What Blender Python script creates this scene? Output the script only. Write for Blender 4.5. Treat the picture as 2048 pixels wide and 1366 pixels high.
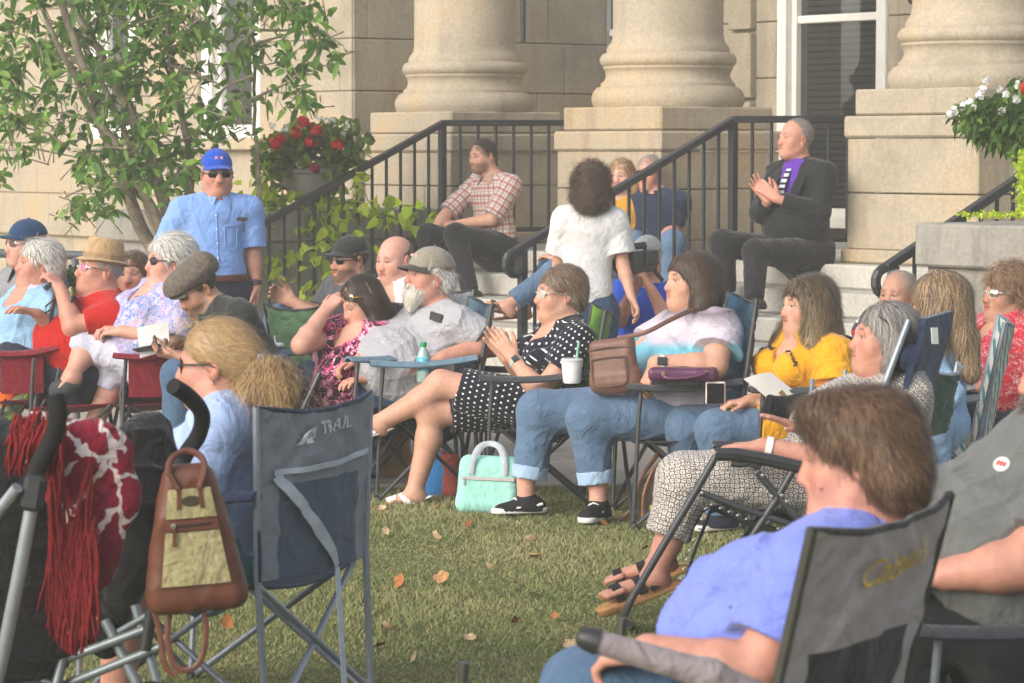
import bpy, bmesh, math, random
import numpy as np
from mathutils import Vector, Matrix, Euler
random.seed(7); RNG = np.random.default_rng(7)
for o in list(bpy.data.objects): bpy.data.objects.remove(o)
SC = bpy.context.scene
COL = SC.collection
R = math.radians
# ------------------------------------------------------------ camera, sky, sun, exposure
CAM_H, F_PX, HORIZON = 1.6, 5689.0, 300.0
PITCH = math.atan((683 - HORIZON) / F_PX)
cam = bpy.data.cameras.new('camera'); camo = bpy.data.objects.new('camera', cam); COL.objects.link(camo)
camo.location = (0, 0, CAM_H); camo.rotation_euler = (R(90) - PITCH, 0, 0)
cam.lens = 100.0; cam.sensor_width = 36.0; cam.clip_start = .1; cam.clip_end = 500
cam.dof.use_dof = True; cam.dof.focus_distance = 12.7; cam.dof.aperture_fstop = 9.0
SC.camera = camo
SUN_EL, SUN_AZ = 28.0, 226.0          # azimuth clockwise from +Y: the sun stands behind the camera, to the left
w = bpy.data.worlds.new('World'); SC.world = w; w.use_nodes = True
wn = w.node_tree; bg = wn.nodes['Background']
sky = wn.nodes.new('ShaderNodeTexSky'); sky.sky_type = 'NISHITA'; sky.sun_disc = False
sky.sun_elevation = R(SUN_EL); sky.sun_rotation = R(SUN_AZ); sky.dust_density = 3.0; sky.air_density = 1.0; sky.ozone_density = 1.0
hsv = wn.nodes.new('ShaderNodeHueSaturation'); hsv.inputs['Saturation'].default_value = .55; wn.links.new(sky.outputs[0], hsv.inputs['Color']); wn.links.new(hsv.outputs[0], bg.inputs[0]); bg.inputs[1].default_value = .15
sl = bpy.data.lights.new('sun', 'SUN'); so = bpy.data.objects.new('sun', sl); COL.objects.link(so)
sl.energy = 1.05; sl.angle = R(40); sl.color = (1, .93, .82)
_d = Vector((-math.sin(R(SUN_AZ)) * math.cos(R(SUN_EL)), -math.cos(R(SUN_AZ)) * math.cos(R(SUN_EL)), -math.sin(R(SUN_EL))))
so.rotation_euler = _d.to_track_quat('-Z', 'Y').to_euler(); so.location = (-8, -8, 9)
SC.view_settings.view_transform = 'Standard'; SC.view_settings.look = 'None'; SC.view_settings.gamma = 1
SC.view_settings.exposure = .88
# ------------------------------------------------------------ small helpers
def V3(*a): return np.array(a, float)
_fw = np.array((0, math.cos(PITCH), -math.sin(PITCH))); _up = np.array((0, math.sin(PITCH), math.cos(PITCH)))
def P(px, py, D):
    d = _fw + np.array(((px - 1024) / F_PX, 0, 0)) + _up * ((683 - py) / F_PX)
    return np.array((0, 0, CAM_H)) + d * (D / d[1])
def nrm(v):
    v = np.asarray(v, float); n = np.linalg.norm(v); return v / n if n > 1e-9 else v
def tag(o, label=None, cat=None, group=None, kind=None):
    if label: o['label'] = label
    if cat: o['category'] = cat
    if group: o['group'] = group
    if kind: o['kind'] = kind
    return o
def thing(name, label, cat, loc=(0, 0, 0), group=None):
    o = bpy.data.objects.new(name, None); COL.objects.link(o); o.location = tuple(loc); o.empty_display_size = .1
    return tag(o, label, cat, group)
def rootloc(p):
    while p.parent: p = p.parent
    return np.array(p.location)
def link(name, me, parent=None, loc=None):
    o = bpy.data.objects.new(name, me); COL.objects.link(o)
    if parent is not None: o.parent = parent
    if loc is not None: o.location = tuple(loc)
    return o
def np_mesh(name, v, faces_list, mats=(), smooth=True, midx=None, attrs=None):
    """faces_list: list of int arrays (n,k)"""
    me = bpy.data.meshes.new(name)
    v = np.asarray(v, np.float32)
    me.vertices.add(len(v)); me.vertices.foreach_set('co', v.ravel())
    loops = np.concatenate([f.ravel() for f in faces_list]).astype(np.int32) if faces_list else np.zeros(0, np.int32)
    tot = np.concatenate([np.full(len(f), f.shape[1]) for f in faces_list]).astype(np.int32)
    st = np.concatenate([[0], np.cumsum(tot)[:-1]]).astype(np.int32)
    me.loops.add(len(loops)); me.loops.foreach_set('vertex_index', loops)
    me.polygons.add(len(tot)); me.polygons.foreach_set('loop_start', st); me.polygons.foreach_set('loop_total', tot)
    me.polygons.foreach_set('use_smooth', np.full(len(tot), smooth, bool))
    for m in mats: me.materials.append(m)
    if midx is not None: me.polygons.foreach_set('material_index', np.asarray(midx, np.int32))
    for k, a in (attrs or {}).items():
        if a.shape[1] == 4:
            at = me.attributes.new(k, 'FLOAT_COLOR', 'POINT'); at.data.foreach_set('color', a.astype(np.float32).ravel())
        else:
            at = me.attributes.new(k, 'FLOAT_VECTOR', 'POINT'); at.data.foreach_set('vector', a.astype(np.float32).ravel())
    me.update(calc_edges=True)
    return me
class MB:
    """collects shapes into one mesh, in world coordinates"""
    def __init__(s): s.v = []; s.f = []; s.n = 0; s.m = []; s.cm = 0
    def add(s, v, f):
        v = np.asarray(v, float).reshape(-1, 3); s.v.append(v)
        for q in f: s.f.append(tuple(i + s.n for i in q)); s.m.append(s.cm)
        s.n += len(v); return s
    def box(s, c, h, rot=None, bev=0.0):
        c = np.asarray(c, float); hx, hy, hz = h
        if bev > 0:
            b = min(bev, hx * .9, hy * .9, hz * .9); vs = []; idx = {}
            for sx in (-1, 1):
                for sy in (-1, 1):
                    for sz in (-1, 1):
                        for ax in range(3):
                            p = [sx * (hx - b), sy * (hy - b), sz * (hz - b)]; p[ax] += (sx, sy, sz)[ax] * b
                            idx[(sx, sy, sz, ax)] = len(vs); vs.append(p)
            fs = []
            for ax in range(3):
                u, w_ = [(1, 2), (2, 0), (0, 1)][ax]
                for sg in (-1, 1):
                    q = []
                    for a, b2 in ((-1, -1), (1, -1), (1, 1), (-1, 1)):
                        k = [0, 0, 0]; k[ax] = sg; k[u] = a; k[w_] = b2; q.append(idx[tuple(k) + (ax,)])
                    fs.append(q if sg > 0 else q[::-1])
            for ax in range(3):            # edges
                u, w_ = [(1, 2), (2, 0), (0, 1)][ax]
                for a in (-1, 1):
                    for b2 in (-1, 1):
                        def K(sg, which):
                            k = [0, 0, 0]; k[ax] = sg; k[u] = a; k[w_] = b2; return idx[tuple(k) + (which,)]
                        q = [K(-1, u), K(1, u), K(1, w_), K(-1, w_)]
                        fs.append(q if a * b2 < 0 else q[::-1])
            for sx in (-1, 1):
                for sy in (-1, 1):
                    for sz in (-1, 1):
                        q = [idx[(sx, sy, sz, i)] for i in range(3)]
                        fs.append(q if sx * sy * sz > 0 else q[::-1])
            vs = np.array(vs)
        else:
            vs = np.array([(x, y, z) for x in (-hx, hx) for y in (-hy, hy) for z in (-hz, hz)])
            fs = [(0, 1, 3, 2), (4, 6, 7, 5), (0, 4, 5, 1), (2, 3, 7, 6), (0, 2, 6, 4), (1, 5, 7, 3)]
        if rot is not None: vs = vs @ np.array(rot.to_3x3() if isinstance(rot, Matrix) else rot).T
        return s.add(vs + c, fs)
    def tube(s, pts, r, n=8, closed=False, flat=None, cap=True):
        pts = [np.asarray(p, float) for p in pts]; m = len(pts)
        rs = [r] * m if not hasattr(r, '__len__') else list(r)
        ring = []; prev = None
        for i, p in enumerate(pts):
            t = nrm(pts[(i + 1) % m] - pts[i - 1]) if (closed or 0 < i < m - 1) else nrm(pts[min(i + 1, m - 1)] - pts[max(i - 1, 0)])
            a = prev if prev is not None else (flat if flat is not None else (V3(0, 0, 1) if abs(t[2]) < .9 else V3(1, 0, 0)))
            x = nrm(a - t * np.dot(a, t)); prev = x; y = np.cross(t, x)
            fx, fy = (1, 1) if flat is None else (.28, 1)
            for k in range(n):
                an = 2 * math.pi * k / n; ring.append(p + rs[i] * (fx * math.cos(an) * x + fy * math.sin(an) * y))
        f = []
        for i in range(m if closed else m - 1):
            j = (i + 1) % m
            for k in range(n): f.append((i * n + k, i * n + (k + 1) % n, j * n + (k + 1) % n, j * n + k))
        if not closed and cap: f.append(tuple(range(n))[::-1]); f.append(tuple((m - 1) * n + k for k in range(n)))
        return s.add(ring, f)
    def lathe(s, prof, c, n=32, axis=None, cap=True):
        c = np.asarray(c, float); vs = []; m = len(prof)
        A = np.eye(3)
        if axis is not None: A = np.array(Vector(axis).to_track_quat('Z', 'Y').to_matrix())
        for r_, z in prof:
            for k in range(n):
                an = 2 * math.pi * k / n; vs.append(A @ np.array((r_ * math.cos(an), r_ * math.sin(an), z)) + c)
        f = [(i * n + k, i * n + (k + 1) % n, (i + 1) * n + (k + 1) % n, (i + 1) * n + k) for i in range(m - 1) for k in range(n)]
        if cap: f.append(tuple(range(n))[::-1]); f.append(tuple((m - 1) * n + k for k in range(n)))
        return s.add(vs, f)
    def sheet(s, fn, nu, nv, th=.004):
        """thick sheet: fn(u,v)->point, u,v in 0..1"""
        g = np.array([[fn(i / nu, j / nv) for j in range(nv + 1)] for i in range(nu + 1)], float)
        du = np.gradient(g, axis=0); dv = np.gradient(g, axis=1); nn = np.cross(du, dv)
        nn /= (np.linalg.norm(nn, axis=2, keepdims=True) + 1e-9)
        a = (g + nn * th / 2).reshape(-1, 3); b = (g - nn * th / 2).reshape(-1, 3); W = nv + 1; N = len(a)
        f = []
        for i in range(nu):
            for j in range(nv):
                q = (i * W + j, (i + 1) * W + j, (i + 1) * W + j + 1, i * W + j + 1)
                f.append(q); f.append(tuple(x + N for x in q[::-1]))
        rim = [i * W for i in range(nu + 1)] + [nu * W + j for j in range(1, nv + 1)] + [i * W + nv for i in range(nu - 1, -1, -1)] + [j for j in range(nv - 1, 0, -1)]
        for k in range(len(rim)):
            x, y = rim[k], rim[(k + 1) % len(rim)]; f.append((y, x, x + N, y + N))
        return s.add(np.concatenate([a, b]), f)
    def prism(s, poly, z0, z1, fr=None):
        """poly list of (x,y); fr = 4x4 / None"""
        n = len(poly); vs = np.array([(x, y, z0) for x, y in poly] + [(x, y, z1) for x, y in poly], float)
        if fr is not None: M = np.array(fr); vs = vs @ M[:3, :3].T + M[:3, 3]
        f = [tuple(range(n))[::-1], tuple(range(n, 2 * n))] + [(i, (i + 1) % n, (i + 1) % n + n, i + n) for i in range(n)]
        return s.add(vs, f)
    def build(s, name, mat, parent=None, smooth=False, loc=None, label=None):
        mats = mat if isinstance(mat, (list, tuple)) else [mat]
        v = np.concatenate(s.v)
        base = rootloc(parent) if parent is not None else (np.asarray(loc, float) if loc is not None else np.zeros(3))
        me = bpy.data.meshes.new(name); me.from_pydata([tuple(x) for x in (v - base)], [], s.f)
        for m in mats: me.materials.append(m)
        if len(mats) > 1: me.polygons.foreach_set('material_index', np.array(s.m, np.int32))
        if smooth:
            me.polygons.foreach_set('use_smooth', np.ones(len(me.polygons), bool))
            try: me.set_sharp_from_angle(angle=R(40))
            except Exception: pass
        me.update()
        o = link(name, me, parent, base if parent is None else None)
        if label: o['label'] = label
        return o
# ------------------------------------------------------------ implicit surfaces -> one continuous mesh
class SDF:
    def __init__(s): s.p = []; s.noise = None; s.namp = 0
    def rc(s, a, b, ra, rb=None, k=.02, fl=None, op=0, cap=False, nm=None):
        a = np.asarray(a, float); b = np.asarray(b, float); rb = ra if rb is None else rb
        L = np.linalg.norm(b - a)
        if L < 1e-6: b = a + V3(0, 0, 1e-4); L = 1e-4
        s.p.append(dict(t='rc', a=a, b=b, ra=ra, rb=rb, k=k, fl=fl, op=op, cap=cap, c=(a + b) / 2, R=L / 2 + max(ra, rb) * (1 if fl is None else max(1, fl[1])), L=L, nm=nm)); return s
    def el(s, c, r, A=None, k=.02, op=0, nm=None):
        A = np.eye(3) if A is None else np.asarray(A, float)
        s.p.append(dict(t='el', c=np.asarray(c, float), r=np.asarray(r, float), A=A, k=k, op=op, R=max(r), nm=nm)); return s
    def box(s, c, h, A=None, rr=.01, k=.01, op=0):
        A = np.eye(3) if A is None else np.asarray(A, float); h = np.asarray(h, float)
        s.p.append(dict(t='box', c=np.asarray(c, float), h=h, A=A, rr=rr, k=k, op=op, R=np.linalg.norm(h))); return s
    def cut(s, c, n, k=.004):
        s.p.append(dict(t='pl', c=np.asarray(c, float), n=nrm(n), k=k, op=2, R=1e9)); return s
    @staticmethod
    def ev1(q, p):
        if q['t'] == 'rc':
            ba = q['b'] - q['a']; t = ((p - q['a']) @ ba) / (q['L'] ** 2)
            tc = np.clip(t, 0, 1); w_ = p - q['a'] - tc[:, None] * ba; f = 1.0
            if q['fl'] is not None:
                n, ff = q['fl']; w_ = w_ + np.outer(w_ @ n, n) * (1 / ff - 1); f = min(1, ff)
            d = (np.sqrt((w_ * w_).sum(1)) - (q['ra'] + (q['rb'] - q['ra']) * tc)) * f
            if q['cap']: d = np.maximum(d, (t - 1) * q['L'] + q['k'] * .0)
            return d
        if q['t'] == 'el':
            l = (p - q['c']) @ q['A']; a = l / q['r']; k0 = np.sqrt((a * a).sum(1)); b = l / (q['r'] ** 2); k1 = np.sqrt((b * b).sum(1)) + 1e-9
            return np.where(k0 < .3, (k0 - 1) * q['r'].min(), k0 * (k0 - 1) / k1)
        if q['t'] == 'box':
            l = np.abs((p - q['c']) @ q['A']) - (q['h'] - q['rr'])
            return np.sqrt((np.maximum(l, 0) ** 2).sum(1)) + np.minimum(l.max(1), 0) - q['rr']
        return (p - q['c']) @ q['n']
    @staticmethod
    def comb(d, e, q):
        k = q['k']
        if q['op'] == 0:
            h = np.maximum(k - np.abs(d - e), 0) / k; return np.minimum(d, e) - h * h * k * .25
        if q['op'] == 1: e = -e
        h = np.maximum(k - np.abs(d - e), 0) / k; return np.maximum(d, e) + h * h * k * .25
    def ev(s, p, noise=True):
        d = np.full(len(p), 1.0)
        for q in s.p: d = s.comb(d, s.ev1(q, p), q)
        if noise and s.noise is not None: d = d + s.noise(p)
        return d
    def grad(s, p, e=.003):
        d0 = s.ev(p, False); g = np.stack([s.ev(p + V3(*(e * (i == j) for j in range(3))), False) - d0 for i in range(3)], 1) / e
        return d0, g / (np.linalg.norm(g, axis=1, keepdims=True) + 1e-9)
    def surf(s, h):
        B = 8; bs = B * h; hb = bs * .867
        lo = np.min([q['c'] - q['R'] for q in s.p if q['op'] == 0], 0) - .02; hi = np.max([q['c'] + q['R'] for q in s.p if q['op'] == 0], 0) + .02
        nb = np.ceil((hi - lo) / bs).astype(int)
        gi = np.stack(np.meshgrid(*[np.arange(n) for n in nb], indexing='ij'), -1).reshape(-1, 3)
        ctr = lo + (gi + .5) * bs
        d = s.ev(ctr, False); act = np.abs(d) < hb * 1.5 + s.namp * 2 + .008
        gi = gi[act]; ctr = ctr[act]; nB = len(gi)
        loc = np.stack(np.meshgrid(*[np.arange(B + 1)] * 3, indexing='ij'), -1).reshape(-1, 3)
        D = np.full((nB, len(loc)), 1.0, np.float64); pts0 = lo + loc * h
        for q in s.p:
            near = np.ones(nB, bool) if q['R'] > 1e8 else np.linalg.norm(ctr - q['c'], axis=1) < q['R'] + hb + q['k'] + .002
            ii = np.nonzero(near)[0]
            if not len(ii): continue
            pp = (pts0[None] + (gi[ii] * bs)[:, None, :]).reshape(-1, 3)
            D[ii] = s.comb(D[ii].ravel(), s.ev1(q, pp), q).reshape(len(ii), -1)
        if s.noise is not None:
            pp = (pts0[None] + (gi * bs)[:, None, :]).reshape(-1, 3); D += s.noise(pp).reshape(nB, -1)
        D = D.reshape(nB, B + 1, B + 1, B + 1); S = D < 0
        c8 = np.stack([S[:, i:i + B, j:j + B, k:k + B] for i in (0, 1) for j in (0, 1) for k in (0, 1)], -1)
        cnt = c8.sum(-1); mix = (cnt > 0) & (cnt < 8)
        bi, ci, cj, ck = np.nonzero(mix)
        val = np.stack([D[bi, ci + i, cj + j, ck + k] for i in (0, 1) for j in (0, 1) for k in (0, 1)], 1)
        co = np.array([(i, j, k) for i in (0, 1) for j in (0, 1) for k in (0, 1)], float)
        acc = np.zeros((len(bi), 3)); na = np.zeros(len(bi))
        for x in range(8):
            for ax in (4, 2, 1):
                if x & ax: continue
                y = x | ax; a, b = val[:, x], val[:, y]; m = (a < 0) != (b < 0)
                t = np.where(m, a / np.where(m, a - b, 1), 0)
                acc += m[:, None] * (co[x] + t[:, None] * (co[y] - co[x])); na += m
        g = gi[bi] * B + np.stack([ci, cj, ck], 1)
        v = lo + (g + acc / na[:, None]) * h
        NN = int(nb.max() * B + 8)
        key = (g[:, 0] * NN + g[:, 1]) * NN + g[:, 2]; od = np.argsort(key); sk = key[od]
        quads = []
        for ax in range(3):
            u, w_ = [(1, 2), (2, 0), (0, 1)][ax]
            s0 = S[:, :B, :B, :B]; sl_ = [slice(None)] + [slice(0, B)] * 3; sl_[ax + 1] = slice(1, B + 1); s1 = S[tuple(sl_)]
            b_, i_, j_, k_ = np.nonzero(s0 != s1); fl = s0[b_, i_, j_, k_]
            e = gi[b_] * B + np.stack([i_, j_, k_], 1); q = []; ok = np.ones(len(e), bool)
            for du, dw in ((0, 0), (-1, 0), (-1, -1), (0, -1)):
                c = e.copy(); c[:, u] += du; c[:, w_] += dw
                kk = (c[:, 0] * NN + c[:, 1]) * NN + c[:, 2]; ps = np.minimum(np.searchsorted(sk, kk), len(sk) - 1)
                ok &= sk[ps] == kk; q.append(od[ps])
            q = np.stack(q, 1); q = np.where(fl[:, None], q, q[:, ::-1]); quads.append(q[ok])
        return v, np.concatenate(quads)
    def uvm(s, v, back=V3(0, 1, 0)):
        best = np.full(len(v), 1e9); uv = np.zeros((len(v), 3))
        for i, q in enumerate(s.p):
            if q['op'] != 0 or q['t'] != 'rc' or q.get('nm') == 'x': continue
            d = s.ev1(q, v); ba = (q['b'] - q['a']) / q['L']; m = d < best
            if not m.any(): continue
            w_ = v[m] - q['a']; t = w_ @ ba; e1 = nrm(back - ba * (back @ ba)); e2 = np.cross(ba, e1)
            an = np.arctan2(w_ @ e2, -(w_ @ e1)); uv[m] = np.stack([t, an * (q['ra'] + q['rb']) / 2, np.full(m.sum(), i * .37)], 1); best[m] = d[m]
        return uv
    def build(s, name, mat, h, parent=None, loc=None, attrs=None, uv=False, label=None):
        v, q = s.surf(h); at = {}
        if attrs is not None: at['col'] = attrs(v)
        if uv: at['uvm'] = s.uvm(v)
        base = rootloc(parent) if parent is not None else np.asarray(loc if loc is not None else (0, 0, 0), float)
        o = link(name, np_mesh(name, v - base, [q], mat if isinstance(mat, (list, tuple)) else [mat], True, None, at), parent, base if parent is None else None)
        if label: o['label'] = label
        return o
def folds(amp, fr=38., seed=0, axis=(0, 0, 1)):
    rg = np.random.default_rng(seed); a = rg.normal(size=(5, 3)); a /= np.linalg.norm(a, axis=1, keepdims=True); ph = rg.uniform(0, 6.28, 6)
    def f(p):
        w1 = np.sin(fr * .33 * (p @ a[0]) + ph[0]); w2 = np.sin(fr * .27 * (p @ a[1]) + ph[1])
        n1 = np.sin(fr * (p @ a[2]) + 2.2 * w1 + ph[2]); n2 = np.sin(fr * .7 * (p @ a[3]) + 2.4 * w2 + 1.3 * w1 + ph[3]); n3 = np.sin(fr * 1.9 * (p @ a[4]) + 2 * n2 + ph[4])
        c1 = (1 - np.abs(n2)) ** 2.2 * np.clip(.55 + .8 * w1, 0, 1); c2 = (1 - np.abs(n1)) ** 2.5 * np.clip(.4 + .8 * w2, 0, 1)
        return -amp * (1.5 * c1 + 1.0 * c2 - .75 + .12 * n3)
    return f
# ------------------------------------------------------------ materials
def srgb(r, g, b):
    f = lambda c: (c / 255 / 12.92) if c / 255 <= .04045 else ((c / 255 + .055) / 1.055) ** 2.4
    return (f(r), f(g), f(b), 1)
_MC = {}
class NT:
    def __init__(s, name, rough=.7, spec=.3, metal=0.0, sheen=0.0):
        s.m = bpy.data.materials.new(name); s.m.use_nodes = True; s.t = s.m.node_tree; s.b = s.t.nodes['Principled BSDF']
        s.b.inputs['Roughness'].default_value = rough; s.b.inputs['Metallic'].default_value = metal
        s.b.inputs['Specular IOR Level'].default_value = spec
        if sheen: s.b.inputs['Sheen Weight'].default_value = sheen; s.b.inputs['Sheen Roughness'].default_value = .5
    def n(s, t, **kw):
        x = s.t.nodes.new('ShaderNode' + t)
        for k, v in kw.items(): setattr(x, k, v)
        return x
    def l(s, a, b): s.t.links.new(a, b)
    def co(s, kind='Object'):
        if kind in ('uvm', 'col'):
            a = s.n('Attribute'); a.attribute_name = kind; return a.outputs['Vector' if kind == 'uvm' else 'Color']
        return s.n('TexCoord').outputs[kind]
    def mapp(s, v, sc=(1, 1, 1), rot=(0, 0, 0), loc=(0, 0, 0)):
        m = s.n('Mapping'); m.inputs['Scale'].default_value = sc; m.inputs['Rotation'].default_value = rot; m.inputs['Location'].default_value = loc
        s.l(v, m.inputs[0]); return m.outputs[0]
    def noise(s, v, sc, det=3, rough=.55, dist=0, out='Fac'):
        x = s.n('TexNoise'); x.inputs['Scale'].default_value = sc; x.inputs['Detail'].default_value = det; x.inputs['Roughness'].default_value = rough; x.inputs['Distortion'].default_value = dist
        s.l(v, x.inputs['Vector']); return x.outputs[out]
    def voro(s, v, sc, feat='F1', rnd=1.0, out='Distance', dim='3D'):
        x = s.n('TexVoronoi'); x.feature = feat; x.voronoi_dimensions = dim; x.inputs['Scale'].default_value = sc; x.inputs['Randomness'].default_value = rnd
        s.l(v, x.inputs['Vector']); return x.outputs[out]
    def ramp(s, f, stops, interp='LINEAR'):
        r_ = s.n('ValToRGB'); e = r_.color_ramp.elements; r_.color_ramp.interpolation = interp
        while len(e) < len(stops): e.new(.5)
        for i, (p, c) in enumerate(stops): e[i].position = p; e[i].color = c if len(c) == 4 else (*c, 1)
        s.l(f, r_.inputs[0]); return r_.outputs[0]
    def mix(s, f, a, b, mode='MIX'):
        x = s.n('MixRGB'); x.blend_type = mode
        for i, q in enumerate((f, a, b)):
            if hasattr(q, 'links'): s.l(q, x.inputs[i])
            else: x.inputs[i].default_value = q if not (i and len(q) == 3) else (*q, 1)
        return x.outputs[0]
    def math(s, op, a, b=0.0):
        x = s.n('Math', operation=op)
        for i, q in enumerate((a, b)):
            if hasattr(q, 'links'): s.l(q, x.inputs[i])
            else: x.inputs[i].default_value = q
        return x.outputs[0]
    def sep(s, v): x = s.n('SeparateXYZ'); s.l(v, x.inputs[0]); return x.outputs
    def col(s, c):
        if hasattr(c, 'links'): s.l(c, s.b.inputs['Base Color'])
        else: s.b.inputs['Base Color'].default_value = c
        return s
    def bump(s, h, st=.3, dist=.01):
        x = s.n('Bump'); x.inputs['Strength'].default_value = st; x.inputs['Distance'].default_value = dist
        s.l(h, x.inputs['Height']); s.l(x.outputs[0], s.b.inputs['Normal']); return s
def plain(name, c, rough=.6, spec=.4, metal=0.0, var=.12, bs=30, bump=.1):
    if name in _MC: return _MC[name]
    t = NT(name, rough, spec, metal); v = t.co(); n = t.noise(v, bs, 4)
    lo = tuple(x * (1 - var) for x in c[:3]) + (1,); hi = tuple(min(1, x * (1 + var)) for x in c[:3]) + (1,)
    t.col(t.ramp(n, [(.3, lo), (.7, hi)]))
    if bump: t.bump(n, bump, .004)
    _MC[name] = t.m; return t.m
def cloth(name, c, var=.1, rough=.9, wr=.35, weave=700):
    if name in _MC: return _MC[name]
    t = NT(name, rough, .15, 0, .15); v = t.co(); n = t.noise(v, 11, 4, .6, .6); fine = t.noise(v, 260, 2)
    lo = tuple(x * (1 - var) for x in c[:3]) + (1,); hi = tuple(min(1, x * (1 + var)) for x in c[:3]) + (1,)
    base = t.ramp(n, [(.3, lo), (.7, hi)]); t.col(t.mix(.25, base, t.ramp(fine, [(.3, tuple(x * .7 for x in c[:3]) + (1,)), (.7, tuple(min(1, x * 1.25) for x in c[:3]) + (1,))])))
    h = t.math('ADD', t.math('MULTIPLY', t.noise(v, 9, 3, .5, 1.6), 1.6), t.math('MULTIPLY', fine, .05)); t.bump(h, wr, .04)
    _MC[name] = t.m; return t.m
def denim(name, c):
    if name in _MC: return _MC[name]
    t = NT(name, .85, .15, 0, .1); v = t.co(); n = t.noise(v, 7, 4, .6, .8); f = t.noise(t.mapp(v, (1, 1, .25)), 420, 2)
    lo = tuple(x * .8 for x in c[:3]) + (1,); hi = tuple(min(1, x * 1.25 + .01) for x in c[:3]) + (1,)
    b = t.ramp(n, [(.3, lo), (.68, hi)]); t.col(t.mix(.35, b, t.ramp(f, [(.35, tuple(x * .65 for x in c[:3]) + (1,)), (.7, tuple(min(1, x * 1.5 + .02) for x in c[:3]) + (1,))])))
    t.bump(t.math('ADD', t.math('MULTIPLY', t.noise(v, 9, 4, .55, 1.8), 1.5), t.math('MULTIPLY', f, .08)), .4, .035)
    _MC[name] = t.m; return t.m
def patt(name, fn, wr=.35):
    """cloth with a pattern; fn(t) gives the colour socket"""
    if name in _MC: return _MC[name]
    t = NT(name, .9, .15, 0, .1); t.col(fn(t)); v = t.co()
    t.bump(t.math('ADD', t.math('MULTIPLY', t.noise(v, 9, 3, .5, 1.6), 1.5), t.math('MULTIPLY', t.noise(v, 260, 2), .05)), wr, .035)
    _MC[name] = t.m; return t.m
def M_skin():
    if 'skin' in _MC: return _MC['skin']
    t = NT('skin', .52, .35); v = t.co(); c = t.co('col'); n = t.noise(v, 45, 5, .6); n2 = t.noise(v, 240, 3)
    c = t.mix(.24, c, t.ramp(n, [(.3, (.42, .16, .1, 1)), (.7, (.85, .62, .48, 1))]), 'OVERLAY'); t.col(c)
    t.b.inputs['Subsurface Weight'].default_value = .12; t.b.inputs['Subsurface Radius'].default_value = (1, .35, .2); t.b.inputs['Subsurface Scale'].default_value = .012
    t.bump(t.math('ADD', t.math('MULTIPLY', n, .6), t.math('MULTIPLY', n2, .25)), .25, .006)
    _MC['skin'] = t.m; return t.m
def M_hair():
    if 'hair' in _MC: return _MC['hair']
    t = NT('hair', .48, .35); c = t.co('col'); t.col(c); t.b.inputs['Sheen Weight'].default_value = .12
    _MC['hair'] = t.m; return t.m
def dots(t, base=(.012, .014, .024, 1), dot=(.78, .78, .76, 1), p=.026, r=.24, v=None):
    u = t.sep(t.co('uvm')); a = t.math('DIVIDE', u[0], p); b = t.math('DIVIDE', u[1], p)
    row = t.math('MODULO', t.math('ABSOLUTE', t.math('FLOOR', a)), 2.0); b = t.math('ADD', b, t.math('MULTIPLY', row, .5))
    fa = t.math('SUBTRACT', t.math('SUBTRACT', a, t.math('FLOOR', a)), .5); fb = t.math('SUBTRACT', t.math('SUBTRACT', b, t.math('FLOOR', b)), .5)
    d = t.math('SQRT', t.math('ADD', t.math('MULTIPLY', fa, fa), t.math('MULTIPLY', fb, fb)))
    return t.mix(t.math('LESS_THAN', d, r), base, dot)
def plaid(t):
    v = t.sep(t.mapp(t.co('uvm'), (1 / .052, 1 / .052, 1)))
    def band(x, lo, hi):
        f = t.math('SUBTRACT', x, t.math('FLOOR', x)); return t.math('MULTIPLY', t.math('GREATER_THAN', f, lo), t.math('LESS_THAN', f, hi))
    c = (.62, .58, .54, 1)
    for ax in (0, 1):
        c = t.mix(t.math('MULTIPLY', band(v[ax], .12, .52), .62), c, (.30, .055, .03, 1)); c = t.mix(t.math('MULTIPLY', band(v[ax], .74, .84), .6), c, (.06, .07, .08, 1))
    return c
def floral(stops, sc=38, sc2=90):
    def f(t):
        v = t.co('uvm'); v2 = t.mix(.06, v, t.noise(v, 60, 3, out='Color'), 'ADD'); a = t.noise(v2, sc, 2, .5, .9); return t.ramp(a, stops, 'CONSTANT')
    return f
def stripes(axis, stops, per, kind='Object'):
    def f(t):
        u = t.sep(t.co(kind)); a = t.math('DIVIDE', u[axis], per); a = t.math('SUBTRACT', a, t.math('FLOOR', a)); return t.ramp(a, stops, 'CONSTANT')
    return f
def tiedye(t):
    g = t.sep(t.co('Generated')); n = t.noise(t.co(), 5, 3, .5, .6); z = t.math('ADD', g[2], t.math('MULTIPLY', t.math('SUBTRACT', n, .5), .22))
    return t.ramp(z, [(.10, (.46, .40, .46, 1)), (.28, (.36, .35, .44, 1)), (.38, (.14, .12, .14, 1)), (.46, (.24, .38, .46, 1)), (.64, (.14, .42, .52, 1)), (.70, (.48, .44, .52, 1)), (.82, (.54, .48, .54, 1)), (.93, (.16, .14, .16, 1)), (1.0, (.36, .30, .36, 1))])
def geo(t):
    v = t.co('uvm'); d = t.voro(v, 62, 'DISTANCE_TO_EDGE', .55, dim='2D'); n = t.voro(v, 62, 'F1', .55, dim='2D')
    m = t.math('ADD', t.math('LESS_THAN', d, .10), t.math('LESS_THAN', n, .16)); return t.mix(m, (.60, .55, .50, 1), (.035, .032, .032, 1))
SKIN = dict(fair=(.54, .345, .275), pink=(.53, .31, .245), ruddy=(.46, .25, .19), tan=(.39, .232, .162), warm=(.49, .302, .222), pale=(.60, .42, .35))
M_BLACK = plain('black_plastic', (.028, .029, .031, 1), .45, .4)
M_FRAME = plain('dark_steel_tube', (.05, .053, .058, 1), .4, .5, .3)
M_STEEL = plain('grey_steel_tube', (.26, .29, .34, 1), .38, .5, .5)
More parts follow.
